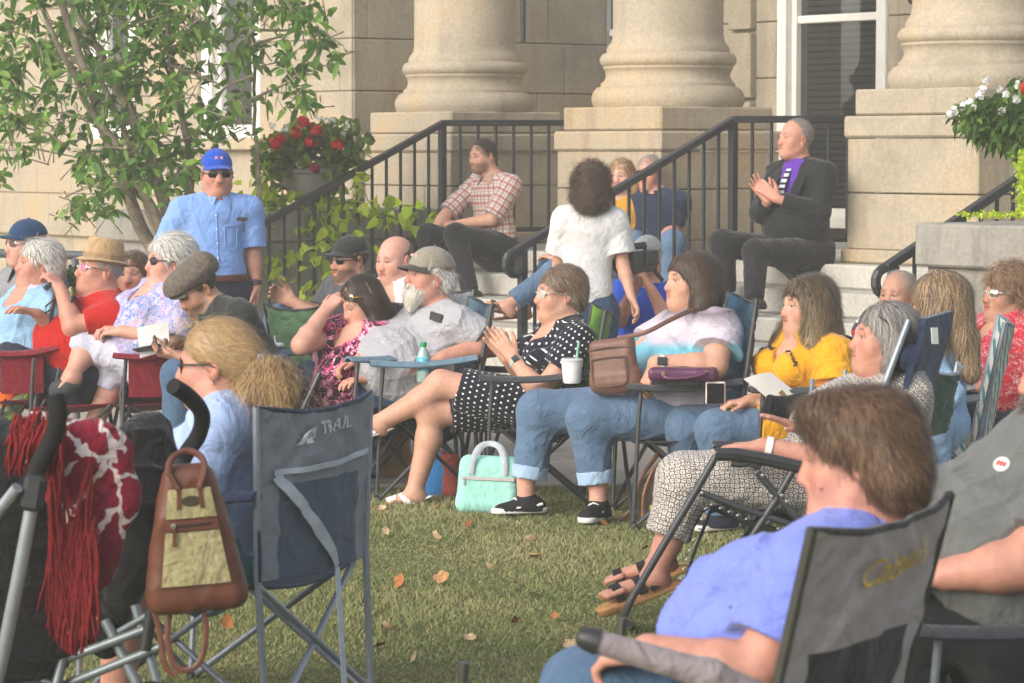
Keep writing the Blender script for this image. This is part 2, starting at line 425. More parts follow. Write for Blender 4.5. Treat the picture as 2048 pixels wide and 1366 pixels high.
M_CHROME = plain('bright_metal', (.6, .6, .62, 1), .25, .5, .9, .05)
M_GLASS = plain('dark_lens', (.012, .012, .013, 1), .08, .6, 0, .0, 30, 0)
M_WHITE = plain('white_plastic', (.72, .72, .70, 1), .5, .4)
# ------------------------------------------------------------ the place: frame of the courthouse front (seen obliquely)
O2 = np.array((1.087, 19.9)); T2 = np.array((.62, -.7846)); N2 = np.array((-.7846, -.62))
def G(k, m, z): q = O2 + T2 * k + N2 * m; return np.array((q[0], q[1], z))
BR = np.array([[T2[0], -N2[0], 0], [T2[1], -N2[1], 0], [0, 0, 1]])     # box axes: along the front, into the building, up
def kpx(px, m):          # where picture column px meets the line at offset m
    a = O2 + N2 * m; c = (px - 1024) / F_PX
    return (c * a[1] - a[0]) / (T2[0] - c * T2[1])
def gbox(mb, k0, k1, m0, m1, z0, z1, bev=.0): return mb.box(G((k0 + k1) / 2, (m0 + m1) / 2, (z0 + z1) / 2), (abs(k1 - k0) / 2, abs(m1 - m0) / 2, (z1 - z0) / 2), BR, bev)
def stone(name, c, rough=.85, stain=.25, warm=(1.12, .98, .80)):
    t = NT(name, rough, .2); v = t.co(); n = t.noise(v, 1.3, 5, .6, .5); n2 = t.noise(t.mapp(v, (4, 4, .6)), 1.6, 4, .6); n3 = t.noise(v, 45, 4, .7)
    c0 = tuple(x * .78 for x in c) + (1,); c1 = tuple(min(1, x * w_) for x, w_ in zip(c, warm)) + (1,)
    a = t.ramp(n, [(.32, c0), (.5, (*c, 1)), (.7, c1)]); st = t.ramp(n2, [(.52, (1, 1, 1, 1)), (.75, (1 - stain, 1 - stain, 1 - stain * .9, 1))]); a = t.mix(1.0, a, st, 'MULTIPLY')
    a = t.mix(.22, a, t.ramp(n3, [(.3, (.1, .1, .1, 1)), (.7, (.8, .8, .8, 1))]), 'OVERLAY'); t.col(a); t.bump(t.math('ADD', n3, t.math('MULTIPLY', n, 2.0)), .35, .006); return t.m
M_LIME = stone('limestone', (.385, .33, .245)); M_LIME2 = stone('limestone_shaft', (.40, .342, .255), .8, .15)
M_STEP = stone('pale_step_stone', (.48, .46, .41), .85, .35, (1.05, 1.02, .98)); M_CONC = stone('grey_concrete', (.30, .285, .25), .9, .45, (1.1, 1.05, 1.0)); M_WALK = stone('pavement_concrete', (.36, .32, .27), .9, .25, (1.08, 1.02, .96))
M_FRAMEW = plain('painted_window_frame', (.72, .70, .64, 1), .5, .4, 0, .06, 8)
M_RAIL = plain('black_iron_paint', (.026, .027, .030, 1), .42, .5, 0, .15, 40)
# ground -------------------------------------------------
def grid_sheet(name, x0, x1, y0, y1, nx, ny, z, mat, amp=0):
    xs = np.linspace(x0, x1, nx); ys = np.linspace(y0, y1, ny); X, Y = np.meshgrid(xs, ys, indexing='ij'); Z = z + amp * (np.sin(X * 2.1 + np.sin(Y)) * np.sin(Y * 1.7) )
    v = np.stack([X, Y, Z], -1).reshape(-1, 3); i = np.arange(nx - 1)[:, None] * ny + np.arange(ny - 1)[None]; q = np.stack([i, i + ny, i + ny + 1, i + 1], -1).reshape(-1, 4)
    return link(name, np_mesh(name, v, [q], [mat]))
t = NT('lawn_soil', .95, .1); v = t.co(); n = t.noise(v, 1.1, 5, .65, .6); n2 = t.noise(v, 26, 5, .7)
a = t.ramp(n, [(.3, (.12, .15, .05, 1)), (.5, (.18, .19, .075, 1)), (.72, (.27, .24, .11, 1))]); t.col(t.mix(.5, a, t.ramp(n2, [(.3, (.02, .025, .01, 1)), (.7, (.30, .27, .14, 1))]), 'OVERLAY')); t.bump(n2, .6, .02)
WALK_Y = 13.42
tag(grid_sheet('lawn', -60, 60, -40, WALK_Y, 60, 60, 0, t.m), kind='structure')
tag(grid_sheet('ground', -150, 150, -150, 150, 2, 2, -.05, t.m), kind='structure')
m = MB(); m.box((0, (WALK_Y + 40) / 2, -.01), (60, (40 - WALK_Y) / 2, .03), None, .008); tag(m.build('pavement', M_WALK), kind='structure')
def lawn_col(x, y, rg):
    n = .5 + .28 * np.sin(x * 2.3 + 1.7 * np.sin(y * 1.3)) * np.sin(y * 2.9 + x) + .22 * np.sin(x * 7 + 2 * np.sin(y * 5)) * np.sin(y * 6.1); return np.clip(n + rg.normal(size=len(x)) * .28, 0, 1)
def grass():
    rg = np.random.default_rng(3); N = 230000; y = 5.0 + (WALK_Y + .03 - 5.0) * rg.uniform(size=N) ** .8; x = (rg.uniform(-1, 1, N)) * (y * .185 + .15)
    hgt = rg.uniform(.008, .020, N) * (1 + .5 * np.sin(x * 3) * np.sin(y * 2.4)); hgt *= np.where(rg.uniform(size=N) < .02, 1.8, 1); an = rg.uniform(0, 6.28, N); lean = rg.normal(size=(N, 2)) * .014; wd = rg.uniform(.0014, .0028, N)
    b = np.stack([x, y, np.full(N, -.001)], 1); dx = np.stack([np.cos(an) * wd, np.sin(an) * wd, np.zeros(N)], 1)
    mid = b + np.stack([lean[:, 0] * .35, lean[:, 1] * .35, hgt * .6], 1); tip = b + np.stack([lean[:, 0], lean[:, 1], hgt], 1)
    v = np.stack([b - dx, b + dx, mid + dx * .7, mid - dx * .7, tip], 1).reshape(-1, 3); k = np.arange(N) * 5
    q = np.stack([k, k + 1, k + 2, k + 3], 1); tr = np.stack([k + 3, k + 2, k + 4], 1)
    g = lawn_col(x, y, rg)[:, None]; c = np.array((.145, .19, .060)) * (1 - g) + np.array((.34, .325, .15)) * g; dry = rg.uniform(size=(N, 1)) < .15; c = np.where(dry, np.array((.34, .28, .15)) * rg.uniform(.6, 1.1, (N, 1)), c)
    c = np.repeat(c[:, None], 5, 1).reshape(-1, 3); mt = NT('grass_blade', .7, .2); mt.col(mt.co('col')); mt.b.inputs['Subsurface Weight'].default_value = 0
    o = link('grass', np_mesh('grass', v, [q, tr], [mt.m], False, None, {'col': np.concatenate([c, np.ones((len(c), 1))], 1)})); tag(o, 'short dry green and straw coloured lawn grass in front of the chairs', 'grass', None, 'stuff')
grass()
# courthouse ---------------------------------------------
CH = thing('courthouse', 'pale limestone courthouse front with round columns on pedestals and tall white windows', 'building', G(0, -1, 0))
WM = .30; KW = kpx(705, WM); BACK = -2.3
def courses(mb, k0, k1, m, d, zs, axis='k', g=.007, bl=(.75, 1.25), seed=1, skip=()):
    """coursed stones; the wall face lies at offset m (axis k) or at k = m (axis n, running k0..k1 in offset)"""
    rg = random.Random(int(seed))
    for i in range(len(zs) - 1):
        z0, z1 = zs[i] + g, zs[i + 1]; a = k0 - rg.uniform(0, .6) if True else k0
        while a < k1:
            b = a + rg.uniform(*bl); p, q = max(a, k0) , min(b, k1); a = b
            if q - p < .03: continue
            segs = [(p, q)]
            for (s0, s1, y0, y1) in skip:
                if z1 > y0 + .01 and z0 < y1 - .01:
                    ns = []
                    for (u, v_) in segs:
                        if v_ <= s0 or u >= s1: ns.append((u, v_))
                        else:
                            if u < s0: ns.append((u, s0))
                            if v_ > s1: ns.append((s1, v_))
                    segs = ns
            for (u, v_) in segs:
                if v_ - u < .02: continue
                e = rg.uniform(-.002, .002)
                if axis == 'k': gbox(mb, u + .002, v_ - .002, m + e, m - d, z0, z1, .007)
                else: gbox(mb, m + e, m - d, u + .002, v_ - .002, z0, z1, .007)
zs = [-.1, .42, .86, 1.20, 1.66, 2.06, 2.47, 2.88, 3.3, 3.8, 4.4]
wl = [(kpx(398, WM), kpx(520, WM)), (kpx(176, WM), kpx(272, WM))]
m = MB(); courses(m, -13, KW, WM, .5, zs, seed=2, skip=[(a, b, 1.72, 4.4) for a, b in wl])
gbox(m, -13, KW - .02, WM - .02, WM - .6, -.1, 1.7); 
for a, b in [(-13, wl[1][0]), (wl[1][1], wl[0][0]), (wl[0][1], KW - .02)]: gbox(m, a, b, WM - .02, WM - .6, 1.7, 4.4)
gbox(m, -13, KW + .03, WM + .05, WM - .1, .82, .90, .012)      # water table
m.build('wing_wall', M_LIME, CH)
m = MB(); courses(m, BACK, WM - .012, KW + .006, .5, zs, 'n', seed=5); gbox(m, KW - .5, KW - .02, BACK, WM - .05, -.1, 4.4); m.build('return_wall', M_LIME, CH)
w2 = [(kpx(1182, BACK), kpx(1420, BACK)), (kpx(1556, BACK), kpx(1772, BACK))]
m = MB(); zb = [.9, 1.3, 1.72, 2.16, 2.6, 3.04, 3.5, 4.4]
courses(m, KW, 6, BACK, .4, zb, seed=8, skip=[(a, b, 1.0, 4.4) for a, b in w2])
pk = (kpx(1452, BACK + .07), kpx(1498, BACK + .07)); courses(m, pk[0], pk[1], BACK + .07, .3, [.9, 1.44, 1.98, 2.52, 3.06, 3.7, 4.4], g=.03, bl=(2, 3))
gbox(m, KW, 6, BACK - .25, BACK - .4, .85, 1.0); m.build('portico_wall', M_LIME, CH)
t = NT('window_glass', .03, .6); t.b.inputs['Base Color'].default_value = (.02, .022, .024, 1); lp = t.n('LayerWeight'); lp.inputs[0].default_value = .22; tr = t.n('BsdfTransparent'); gl = t.n('BsdfGlossy'); gl.inputs['Roughness'].default_value = .03; tr.inputs[0].default_value = (.55, .58, .6, 1)
mx = t.n('MixShader'); t.l(lp.outputs['Facing'], mx.inputs[0]); t.l(tr.outputs[0], mx.inputs[1]); t.l(gl.outputs[0], mx.inputs[2]); t.l(mx.outputs[0], t.t.nodes['Material Output'].inputs[0]); M_PANE = t.m
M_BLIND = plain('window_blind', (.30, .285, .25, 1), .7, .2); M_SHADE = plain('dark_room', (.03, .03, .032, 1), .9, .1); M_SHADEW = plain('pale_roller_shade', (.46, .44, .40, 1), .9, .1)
def window(k0, k1, m0, z0, z1, zr, blind=True, fw=.10):
    f = MB(); d = .16
    gbox(f, k0, k0 + fw, m0 + .03, m0 - d, z0, z1, .006); gbox(f, k1 - fw, k1, m0 + .03, m0 - d, z0, z1, .006); gbox(f, k0 + fw, k1 - fw, m0 + .02, m0 - d, z0, z0 + .08, .006)
    gbox(f, k0 + fw, k0 + fw + .05, m0 - .04, m0 - d, z0 + .08, z1); gbox(f, k1 - fw - .05, k1 - fw, m0 - .04, m0 - d, z0 + .08, z1)
    o = f.build('window', M_FRAMEW, CH)
    r_ = MB(); gbox(r_, k0 + fw + .05, k1 - fw - .05, m0 - .05, m0 - .12, zr, zr + .06, .006); r_.build('sash_rail', M_FRAMEW, o); r_ = MB(); gbox(r_, k0 + fw + .05, k1 - fw - .05, m0 - .055, m0 - .12, z0 + .08, z0 + .15, .006); r_.build('sash_rail', M_FRAMEW, o)
    g = MB(); gbox(g, k0 + fw + .05, k1 - fw - .05, m0 - .09, m0 - .096, z0 + .15, z1); g.build('pane', M_PANE, o)
    b = MB()
    if blind:
        z = z0 + .12
        while z < z1: gbox(b, k0 + fw + .06, k1 - fw - .06, m0 - .13, m0 - .15, z, z + .036); z += .05
        b.build('blind', M_BLIND, o)
    else: gbox(b, k0 + fw + .06, k1 - fw - .06, m0 - .20, m0 - .21, z0 + .9, z1); b.build('roller_shade', M_SHADEW, o)
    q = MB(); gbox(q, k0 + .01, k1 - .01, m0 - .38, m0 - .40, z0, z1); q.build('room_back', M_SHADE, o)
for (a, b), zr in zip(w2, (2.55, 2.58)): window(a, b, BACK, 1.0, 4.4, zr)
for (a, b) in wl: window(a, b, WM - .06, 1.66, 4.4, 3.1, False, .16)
for a, b in wl: m = MB(); gbox(m, a - .08, b + .08, WM + .10, WM - .2, 1.60, 1.70, .01); m.build('window_sill', M_LIME2, CH)
m = MB(); m.tube([P(1046, -120, 22.9), P(1046, 84, 22.9)], .022, 8); m.build('drainpipe', plain('dark_pipe', (.05, .05, .05, 1)), CH, True)
m = MB(); a = P(1822, -30, 20.6); m.tube([a, a + V3(0, 0, .06), P(1822, -4, 20.6), P(1822, 8, 20.6)], [.006, .02, .034, .012], 10); m.build('hanging_lamp', M_RAIL, CH, True)
def column(px, k, zt, lab=None):
    s_ = MB(); c = G(k, 0, 0); r0 = .385
    s_.lathe([(r0 + .03, zt + .43), (r0 + .012, zt + .45), (r0, zt + .50), (r0 * .992, zt + 1.6), (r0 * .96, 4.6)], c, 64); o = s_.build('column', M_LIME2, CH, True)
    b = MB(); pr = [(.515, zt), (.53, zt + .03), (.535, zt + .065), (.525, zt + .10), (.50, zt + .135), (.47, zt + .145), (.468, zt + .165), (.445, zt + .185), (.432, zt + .22), (.440, zt + .255), (.452, zt + .268), (.452, zt + .285)]
    pr += [(.470, zt + .300), (.478, zt + .325), (.470, zt + .352), (.452, zt + .372), (.430, zt + .378), (.428, zt + .405), (r0 + .03, zt + .43)]
    b.lathe(pr, c, 64); b.build('column_base', M_LIME2, o, True)
    p = MB(); h = .55
    gbox(p, k - h + .03, k + h - .03, h - .03, -h + .03, zt - .16, zt, .012); gbox(p, k - h - .02, k + h + .02, h + .02, -h - .02, zt - .30, zt - .165, .015)
    courses(p, k - h, k + h, h, 2 * h, [.98, 1.33, zt - .305], bl=(1.2, 1.3), seed=k > 0); gbox(p, k - h - .03, k + h + .03, h + .03, -h - .03, .9, .985, .012); p.build('pedestal', M_LIME, o)
KC = [kpx(930, 0), 0.0, kpx(1945, 0)]
for px, k, zt in zip((930, 1335, 1945), KC, (1.885, 1.895, 1.975)): column(px, k, zt)
# steps ---------------------------------------------------
LE = .78; KL = kpx(885, LE) - .11; KR = 5.2
m = MB()
for i in range(6):
    z = .15 * (i + 1); m1 = LE + .33 * (5 - i); gbox(m, KL, KR, m1, BACK + .01 if i == 5 else LE - .05, z - .15, z - .004, .012)
tag(m.build('steps', M_STEP), kind='structure')
def cheek(k0, k1, m0, m1, zt, lab, name='cheek_wall'):
    t_ = thing(name, lab, 'wall', G((k0 + k1) / 2, (m0 + m1) / 2, 0)); m = MB(); courses(m, k0, k1, m0, .3, [-.02, .3, .72, zt - .21], bl=(1.4, 1.6), seed=3)
    gbox(m, k0 + .005, k1 - .005, m0 - .31, m1, -.02, zt - .212, .006); m.build('wall', M_CONC, t_)
    m = MB(); gbox(m, k0 - .04, k1 + .04, m0 + .05, m1, zt - .21, zt, .012); m.build('coping', M_CONC, t_); return t_
KCL = KL - .02
cheek(KCL - 1.15, KCL, 2.85, .6, 1.17, 'dark stone cheek wall behind the railing under the red geranium urn')
KCR = kpx(1842, 3.0) + .04
cheek(KCR, KCR + 1.4, 3.0, .6, 1.245, 'grey concrete planter wall at the right end of the steps')
# railings -------------------------------------------------
def railing(k, top_end_k, top_m, lab, m_lo=2.62, zr=.90, curl=False, level=True, lo_h=.87):
    o = thing('stair_railing', lab, 'railing', G(k, 1.5, 0)); sl_ = .15 / .33
    zf = lambda m_: .9 - max(0, m_ - LE) * sl_
    top = lambda m_, h=zr: G(k, m_, zf(m_) + h)
    def bar(mb, a, b, w_, hgt):
        d = nrm(b - a); sd = nrm(np.cross(d, V3(0, 0, 1))); up = np.cross(sd, d); A = np.stack([d, sd, up], 1); mb.box((a + b) / 2, (np.linalg.norm(b - a) / 2, w_ / 2, hgt / 2), A, .006)
    r_ = MB(); bar(r_, top(m_lo), top(LE - .02), .055, .045)
    if level: bar(r_, top(LE + .01), G(top_end_k[0], top_end_k[1], .9 + zr), .055, .045)
    if level: bar(r_, G(top_end_k[0], top_end_k[1], .9 + zr), G(top_end_k[0] + .02, top_end_k[1] - .25, .9 + zr + .06), .055, .045)
    if curl:
        c = top(m_lo); pts = [c]; dn = np.array((N2[0], N2[1], -sl_)); dn = nrm(dn); n2 = np.array((N2[0], N2[1], 0)); cc = c + V3(0, 0, -.07)
        for a in range(20, 300, 28): pts.append(cc + n2 * (.07 * math.sin(R(a))) + V3(0, 0, .07 * math.cos(R(a))))
        r_.tube(pts, .026, 8)
    r_.build('handrail', M_RAIL, o)
    r_ = MB(); bar(r_, top(m_lo, .12), top(LE - .02, .12), .035, .03)
    if level: bar(r_, top(LE, .12), G(top_end_k[0], top_end_k[1], 1.02), .035, .03)
    r_.build('bottom_rail', M_RAIL, o)
    def post(a, b, w_, nm):
        m = MB(); m.box((a + b) / 2, (w_ / 2, w_ / 2, np.linalg.norm(b - a) / 2), BR, .003); m.build(nm, M_RAIL, o)
    for mm in (m_lo - .06, LE + .0): a = top(mm, zr - .02); b = a.copy(); b[2] = max(0, zf(mm)) - .02 if mm > LE else .9; post(a, b, .048, 'post')
    mm = LE + .125
    while mm < m_lo - .1: post(top(mm, zr - .02), top(mm, .12), .019, 'baluster'); mm += .125
    if level:
        e = np.array((top_end_k[0] - k, top_end_k[1] - LE)); L = np.linalg.norm(e); n = int(L / .125)
        for i in range(1, n + 1): kk, m_ = k + e[0] * i / (n + .0), LE + e[1] * i / (n + .0); post(G(kk, m_, .9 + zr - .02), G(kk, m_, 1.02), .019, 'baluster')
k1 = kpx(885, LE); railing(k1, (k1 + .30, -.30), 0, 'black iron stair railing in front of the left column and the lime green vine', 2.75)
k2 = kpx(1465, LE); railing(k2, (k2 + .32, -.10), 0, 'black iron stair railing running from the middle pedestal down between the seated people', 2.56, curl=True)
k3 = kpx(1760, 2.66); railing(k3, (0, 0), 0, 'black iron stair railing with a curled end beside the grey planter wall', 2.62, .93, curl=True, level=False)
# low pipe rail along the wing wall
m = MB(); m.tube([P(-60, 505, 15.4), P(170, 511, 15.4)], .024, 10)
for px in (20, 150): m.tube([P(px, 508, 15.4), P(px, 508, 15.4) * V3(1, 1, 0)], .02, 8)
tag(m.build('pipe_rail', plain('grey_rail', (.10, .11, .12, 1), .4, .5), smooth=True, loc=P(40, 800, 15.4) * V3(1, 1, 0)), 'grey pipe handrail behind the people on the far left', 'railing')
# ------------------------------------------------------------ plants
def leaf_mat(name, stops, tr=.25):
    t = NT(name, .5, .35); t.col(t.co('col')); tl = t.n('BsdfTranslucent'); t.l(t.co('col'), tl.inputs[0]); mx = t.n('MixShader'); mx.inputs[0].default_value = tr
    t.l(t.b.outputs[0], mx.inputs[1]); t.l(tl.outputs[0], mx.inputs[2]); t.l(mx.outputs[0], t.t.nodes['Material Output'].inputs[0]); return t.m
M_LEAF = leaf_mat('tree_leaf', None, .42); M_LEAF2 = leaf_mat('plant_leaf', None, .5)
def leaves(name, parent, pos, dirs, L, W, cols, mat, rg, droop=.3, heart=False, loc=None):
    """many leaves, each a small folded blade with its own colour"""
    N = len(pos); d = dirs / (np.linalg.norm(dirs, axis=1, keepdims=True) + 1e-9); r_ = rg.normal(size=(N, 3)); s = np.cross(d, r_); s /= np.linalg.norm(s, axis=1, keepdims=True) + 1e-9; n = np.cross(s, d)
    fl = n[:, 2] < 0; n[fl] *= -1
    L = (L * rg.uniform(.6, 1.25, N))[:, None]; W = (W * rg.uniform(.75, 1.2, N))[:, None]
    pr = [(0, 0), (.22, .78), (.5, 1), (.78, .68), (1, 0)] if not heart else [(0, .25), (.08, .9), (.32, 1), (.68, .62), (1, 0)]
    V = []
    for (t_, w_) in pr:
        c = pos + d * L * t_ - np.array((0, 0, 1)) * (droop * L * t_ * t_)
        V += [c - s * W * w_ * .5 + n * W * .12 * w_, c, c + s * W * w_ * .5 + n * W * .12 * w_]
    V = np.stack(V, 1).reshape(-1, 3); k = np.arange(N)[:, None] * 15; Q = []
    for i in range(4):
        b = i * 3; Q += [np.concatenate([k + b, k + b + 1, k + b + 4, k + b + 3], 1), np.concatenate([k + b + 1, k + b + 2, k + b + 5, k + b + 4], 1)]
    c = np.array(cols)[rg.integers(0, len(cols), N)] * rg.uniform(.7, 1.35, (N, 1)); c = np.repeat(c[:, None], 15, 1).reshape(-1, 3)
    base = rootloc(parent) if parent is not None else np.zeros(3)
    return link(name, np_mesh(name, V - base, Q, [mat], True, None, {'col': np.concatenate([np.clip(c, 0, 1), np.ones((len(c), 1))], 1)}), parent)
def tree():
    rg = np.random.default_rng(11); D = 18.9; t = thing('multi_stem_tree', 'leafy green tree with several slanting grey stems in front of the left wall', 'tree', P(345, 300 + 1.6 * F_PX / D, D))
    bark = plain('grey_bark', (.22, .185, .135, 1), .9, .1, 0, .35, 14, .6)
    base = P(345, 800, D); st = [
        ([(345, 800, 0), (318, 520, 0), (265, 415, -.1), (205, 250, -.2), (165, 130, -.3), (120, 0, -.3), (90, -120, -.3)], .050),
        ([(345, 800, 0), (330, 500, .1), (300, 430, .15), (240, 240, .2), (175, 100, .3), (100, -20, .3)], .030),
        ([(345, 800, 0), (345, 480, .1), (318, 360, 0), (255, 210, 0), (195, 100, 0), (140, 0, 0), (90, -90, 0)], .046),
        ([(345, 800, 0), (340, 500, -.1), (300, 400, -.2), (170, 200, -.3), (100, 60, -.4), (60, -50, -.4)], .034),
        ([(350, 800, .1), (360, 560, .1), (383, 340, .2), (360, 210, .2), (338, 120, .1), (330, -30, 0)], .034),
        ([(345, 800, .2), (420, 620, .3), (518, 400, .3), (512, 260, .3), (508, 60, .2), (500, -60, .2)], .020)]
    tw = MB()
    for pts, r in st:
        p = [P(x, y, D + d) for x, y, d in pts]; q = []
        for i in range(len(p) - 1):
            for k in range(5): u = k / 5; q.append(p[i] * (1 - u) + p[i + 1] * u)
        q.append(p[-1]); q = [a + rg.normal(size=3) * .006 for a in q]
        m = MB(); m.tube(q, [r * (1.15 - .85 * i / len(q)) for i in range(len(q))], 10); m.build('trunk', bark, t, True)
    blobs = [(40, 60, 90, 80, 1), (110, 170, 110, 90, 1), (60, 230, 90, 90, .9), (230, 60, 110, 90, 1.1), (330, 110, 90, 90, 1.2), (250, 190, 90, 90, 1.1), (320, 200, 80, 70, 1.1), (190, 330, 70, 80, 1), (270, 290, 90, 80, 1.2), (210, 385, 80, 45, 1),
             (330, 345, 80, 50, 1.0), (420, 20, 70, 60, .9), (520, 60, 60, 70, .8), (600, 90, 60, 60, .75), (555, 170, 60, 50, .6), (640, 120, 45, 40, .5), (450, 180, 45, 60, .5), (420, 260, 60, 50, .55), (480, 100, 40, 60, .55), (560, 20, 60, 40, .8), (640, 30, 40, 40, .5), (20, 270, 40, 60, .6), (150, 425, 40, 25, .4),
             (380, 60, 60, 60, 1), (150, 20, 90, 60, 1), (10, 150, 60, 90, .8), (470, 270, 50, 40, .4), (370, 300, 50, 60, .7), (590, 200, 40, 30, .3), (0, 330, 25, 30, .4), (300, -40, 200, 60, 1), (80, -40, 140, 60, .8), (520, -40, 120, 50, .8)]
    pos, dr = [], []
    for (x, y, rx, ry, dn) in blobs:
        for _ in range(int(17 * dn * (rx * ry / 6400) ** .8) + 3):
            a = rg.uniform(0, 6.28); q = math.sqrt(rg.uniform()); px, py = x + rx * q * math.cos(a), y + ry * q * math.sin(a); c = P(px, py, D + rg.uniform(-.65, .55)); ax = nrm(rg.normal(size=3) + V3(0, 0, -.1)); root = c - ax * .22 + V3(0, 0, -.03)
            tw.tube([root, c - ax * .08 + rg.normal(size=3) * .01, c], [.005, .0035, .002], 4)
            for j in range(int(rg.integers(6, 10))):
                o_ = nrm(ax * .5 + rg.normal(size=3) * .9 + V3(0, 0, .12)); pos.append(c - ax * rg.uniform(0, .12) + o_ * .012); dr.append(o_)
    for (x0, y0, x1, y1) in [(0, 300, 180, 320), (10, 40, 60, 60), (330, 70, 420, 30), (500, 200, 640, 110), (500, 90, 600, 60), (340, 130, 440, 170), (250, 300, 420, 255), (140, 300, 30, 250), (508, 150, 430, 190), (200, 250, 60, 230), (160, 130, 20, 100), (505, 60, 640, 20)]:
        a, b = P(x0, y0, D + rg.uniform(-.2, .2)), P(x1, y1, D + rg.uniform(-.2, .2)); mid = (a + b) / 2 + rg.normal(size=3) * .06; tw.tube([a, mid, b], [.011, .008, .004], 6)
    tw.build('twigs', bark, t, True)['kind'] = 'stuff'
    leaves('crown', t, np.array(pos), np.array(dr), .098, .042, [(.085, .19, .03), (.11, .24, .035), (.15, .30, .045), (.065, .15, .025), (.22, .36, .06)], M_LEAF, rg, .35)
tree()
def flowers(mb, c, r, n, rg, ps):
    for _ in range(n):
        d = nrm(rg.normal(size=3)); p = c + d * r * rg.uniform(.55, 1); nn = nrm(d + rg.normal(size=3) * .3); x = nrm(np.cross(nn, V3(.3, .2, 1))); y = np.cross(nn, x)
        for k in range(5):
            a = k * 1.2566; e = x * math.cos(a) + y * math.sin(a); f = nrm(np.cross(nn, e)); mb.add([p, p + e * ps * .6 + f * ps * .35 + nn * ps * .1, p + e * ps * 1.05 + nn * ps * .05, p + e * ps * .6 - f * ps * .35 + nn * ps * .1], [(0, 1, 2, 3)])
M_RED = plain('red_petal', (.52, .012, .016, 1), .6, .2, 0, .3, 60, 0); M_WPET = plain('white_petal', (.74, .74, .72, 1), .6, .2, 0, .05, 60, 0); M_PURP = plain('crimson_petal', (.22, .01, .03, 1), .6, .2, 0, .3, 60, 0)
LIME = [(.50, .66, .03), (.60, .72, .05), (.40, .56, .03), (.64, .74, .10)]
def urn_plant():
    rg = np.random.default_rng(5); D = 20.35; s = F_PX / D
    base = P(625, 432, D); u = thing('stone_urn', 'weathered stone urn on the cheek wall holding red geraniums', 'planter', base); m = MB()
    m.lathe([(.10, .0), (.12, .02), (.12, .05), (.08, .07), (.16, .14), (.215, .22), (.232, .30), (.25, .31), (.255, .335), (.235, .345), (.21, .33)], base, 32); m.build('bowl', M_CONC, u, True)
    t = thing('geranium_plant', 'red geranium and white flower planting spilling over the stone urn', 'plant', base + V3(0, 0, .33)); pos, dr = [], []
    for (x, y, rx, ry, n) in [(620, 310, 95, 45, 330), (560, 310, 50, 45, 130), (690, 290, 45, 50, 150), (630, 275, 70, 35, 160), (545, 345, 35, 55, 90)]:
        for _ in range(n): a = rg.uniform(0, 6.28); q = math.sqrt(rg.uniform()); pos.append(P(x + rx * q * math.cos(a), y + ry * q * math.sin(a), D + rg.uniform(-.3, .25))); dr.append(rg.normal(size=3) + V3(0, -.4, .5))
    leaves('foliage', t, np.array(pos), np.array(dr), .075, .07, [(.10, .17, .03), (.15, .22, .03), (.24, .32, .04), (.07, .12, .03)], M_LEAF2, rg, .3, True)
    for (x, y) in [(550, 288), (561, 278), (592, 265), (608, 243), (634, 260), (621, 284), (676, 289)]:
        m = MB(); flowers(m, P(x, y, D - .30), .042, 34, rg, .022); m.build('red_flower', M_RED, t); m = MB(); m.tube([P(x, y, D - .27), P(x + rg.uniform(-10, 10), y + 45, D - .05)], .004, 5); m.build('stem', plain('stem_green', (.12, .18, .04, 1)), t)
    for (x, y) in [(655, 240), (665, 245), (700, 248), (545, 252), (570, 255), (640, 235), (600, 330), (690, 265)]: m = MB(); flowers(m, P(x, y, D - .28), .03, 9, rg, .016); m.build('white_flower', M_WPET, t)
    m = MB(); flowers(m, P(630, 338, D - .34), .035, 30, rg, .022); m.build('crimson_flower', M_PURP, t)
urn_plant()
def vine():
    rg = np.random.default_rng(6); D = 20.1; t = thing('sweet_potato_vine', 'lime green trailing vine hanging over the cheek wall behind the left railing', 'plant', P(640, 440, D)); m = MB(); pos, dr = [], []
    ch = [([(560, 395, .1), (530, 420, -.2), (520, 470, -.5), (518, 560, -.6)], 34), ([(520, 360, 0), (512, 400, -.1), (505, 440, -.2)], 16), ([(640, 420, 0), (610, 440, -.35), (610, 520, -.5), (600, 580, -.6)], 40), ([(660, 420, 0), (655, 460, -.4), (640, 540, -.5), (636, 600, -.55)], 50), ([(690, 400, 0), (700, 430, -.2), (730, 470, -.3), (740, 500, -.3)], 26), ([(700, 380, 0), (720, 350, -.1), (735, 400, -.2), (760, 430, -.3)], 30),
          ([(760, 430, 0), (800, 410, -.1), (850, 415, -.2), (862, 450, -.2)], 30), ([(740, 420, 0), (800, 440, -.1), (830, 430, -.1)], 24), ([(640, 400, 0), (700, 420, 0), (780, 440, 0)], 30), ([(520, 400, .1), (580, 400, 0), (680, 395, 0)], 46), ([(540, 410, 0), (620, 415, 0), (700, 405, 0)], 40), ([(535, 330, .0), (520, 360, -.1), (515, 400, -.1)], 20), ([(600, 520, -.5), (560, 500, -.5), (535, 540, -.6), (540, 600, -.6)], 28), ([(650, 500, -.5), (680, 470, -.5), (700, 520, -.5)], 16)]
    for pts, n in ch:
        p = [P(x, y, D + d * .55 - (560 - x) * .0008) for x, y, d in pts]; m.tube(p, .005, 5); acc = np.linspace(0, len(p) - 1.001, max(6, int(n * .55)))
        for a in acc: i = int(a); u = a - i; c = p[i] * (1 - u) + p[i + 1] * u + rg.normal(size=3) * np.array((.05, .04, .04)); pos.append(c); dr.append(rg.normal(size=3) * .6 + V3(-.1, -.5, -.3))
    m.build('stems', plain('stem_green', (.12, .18, .04, 1)), t, True); leaves('leaves', t, np.array(pos), np.array(dr), .092, .080, LIME, M_LEAF2, rg, .3, True)
vine()
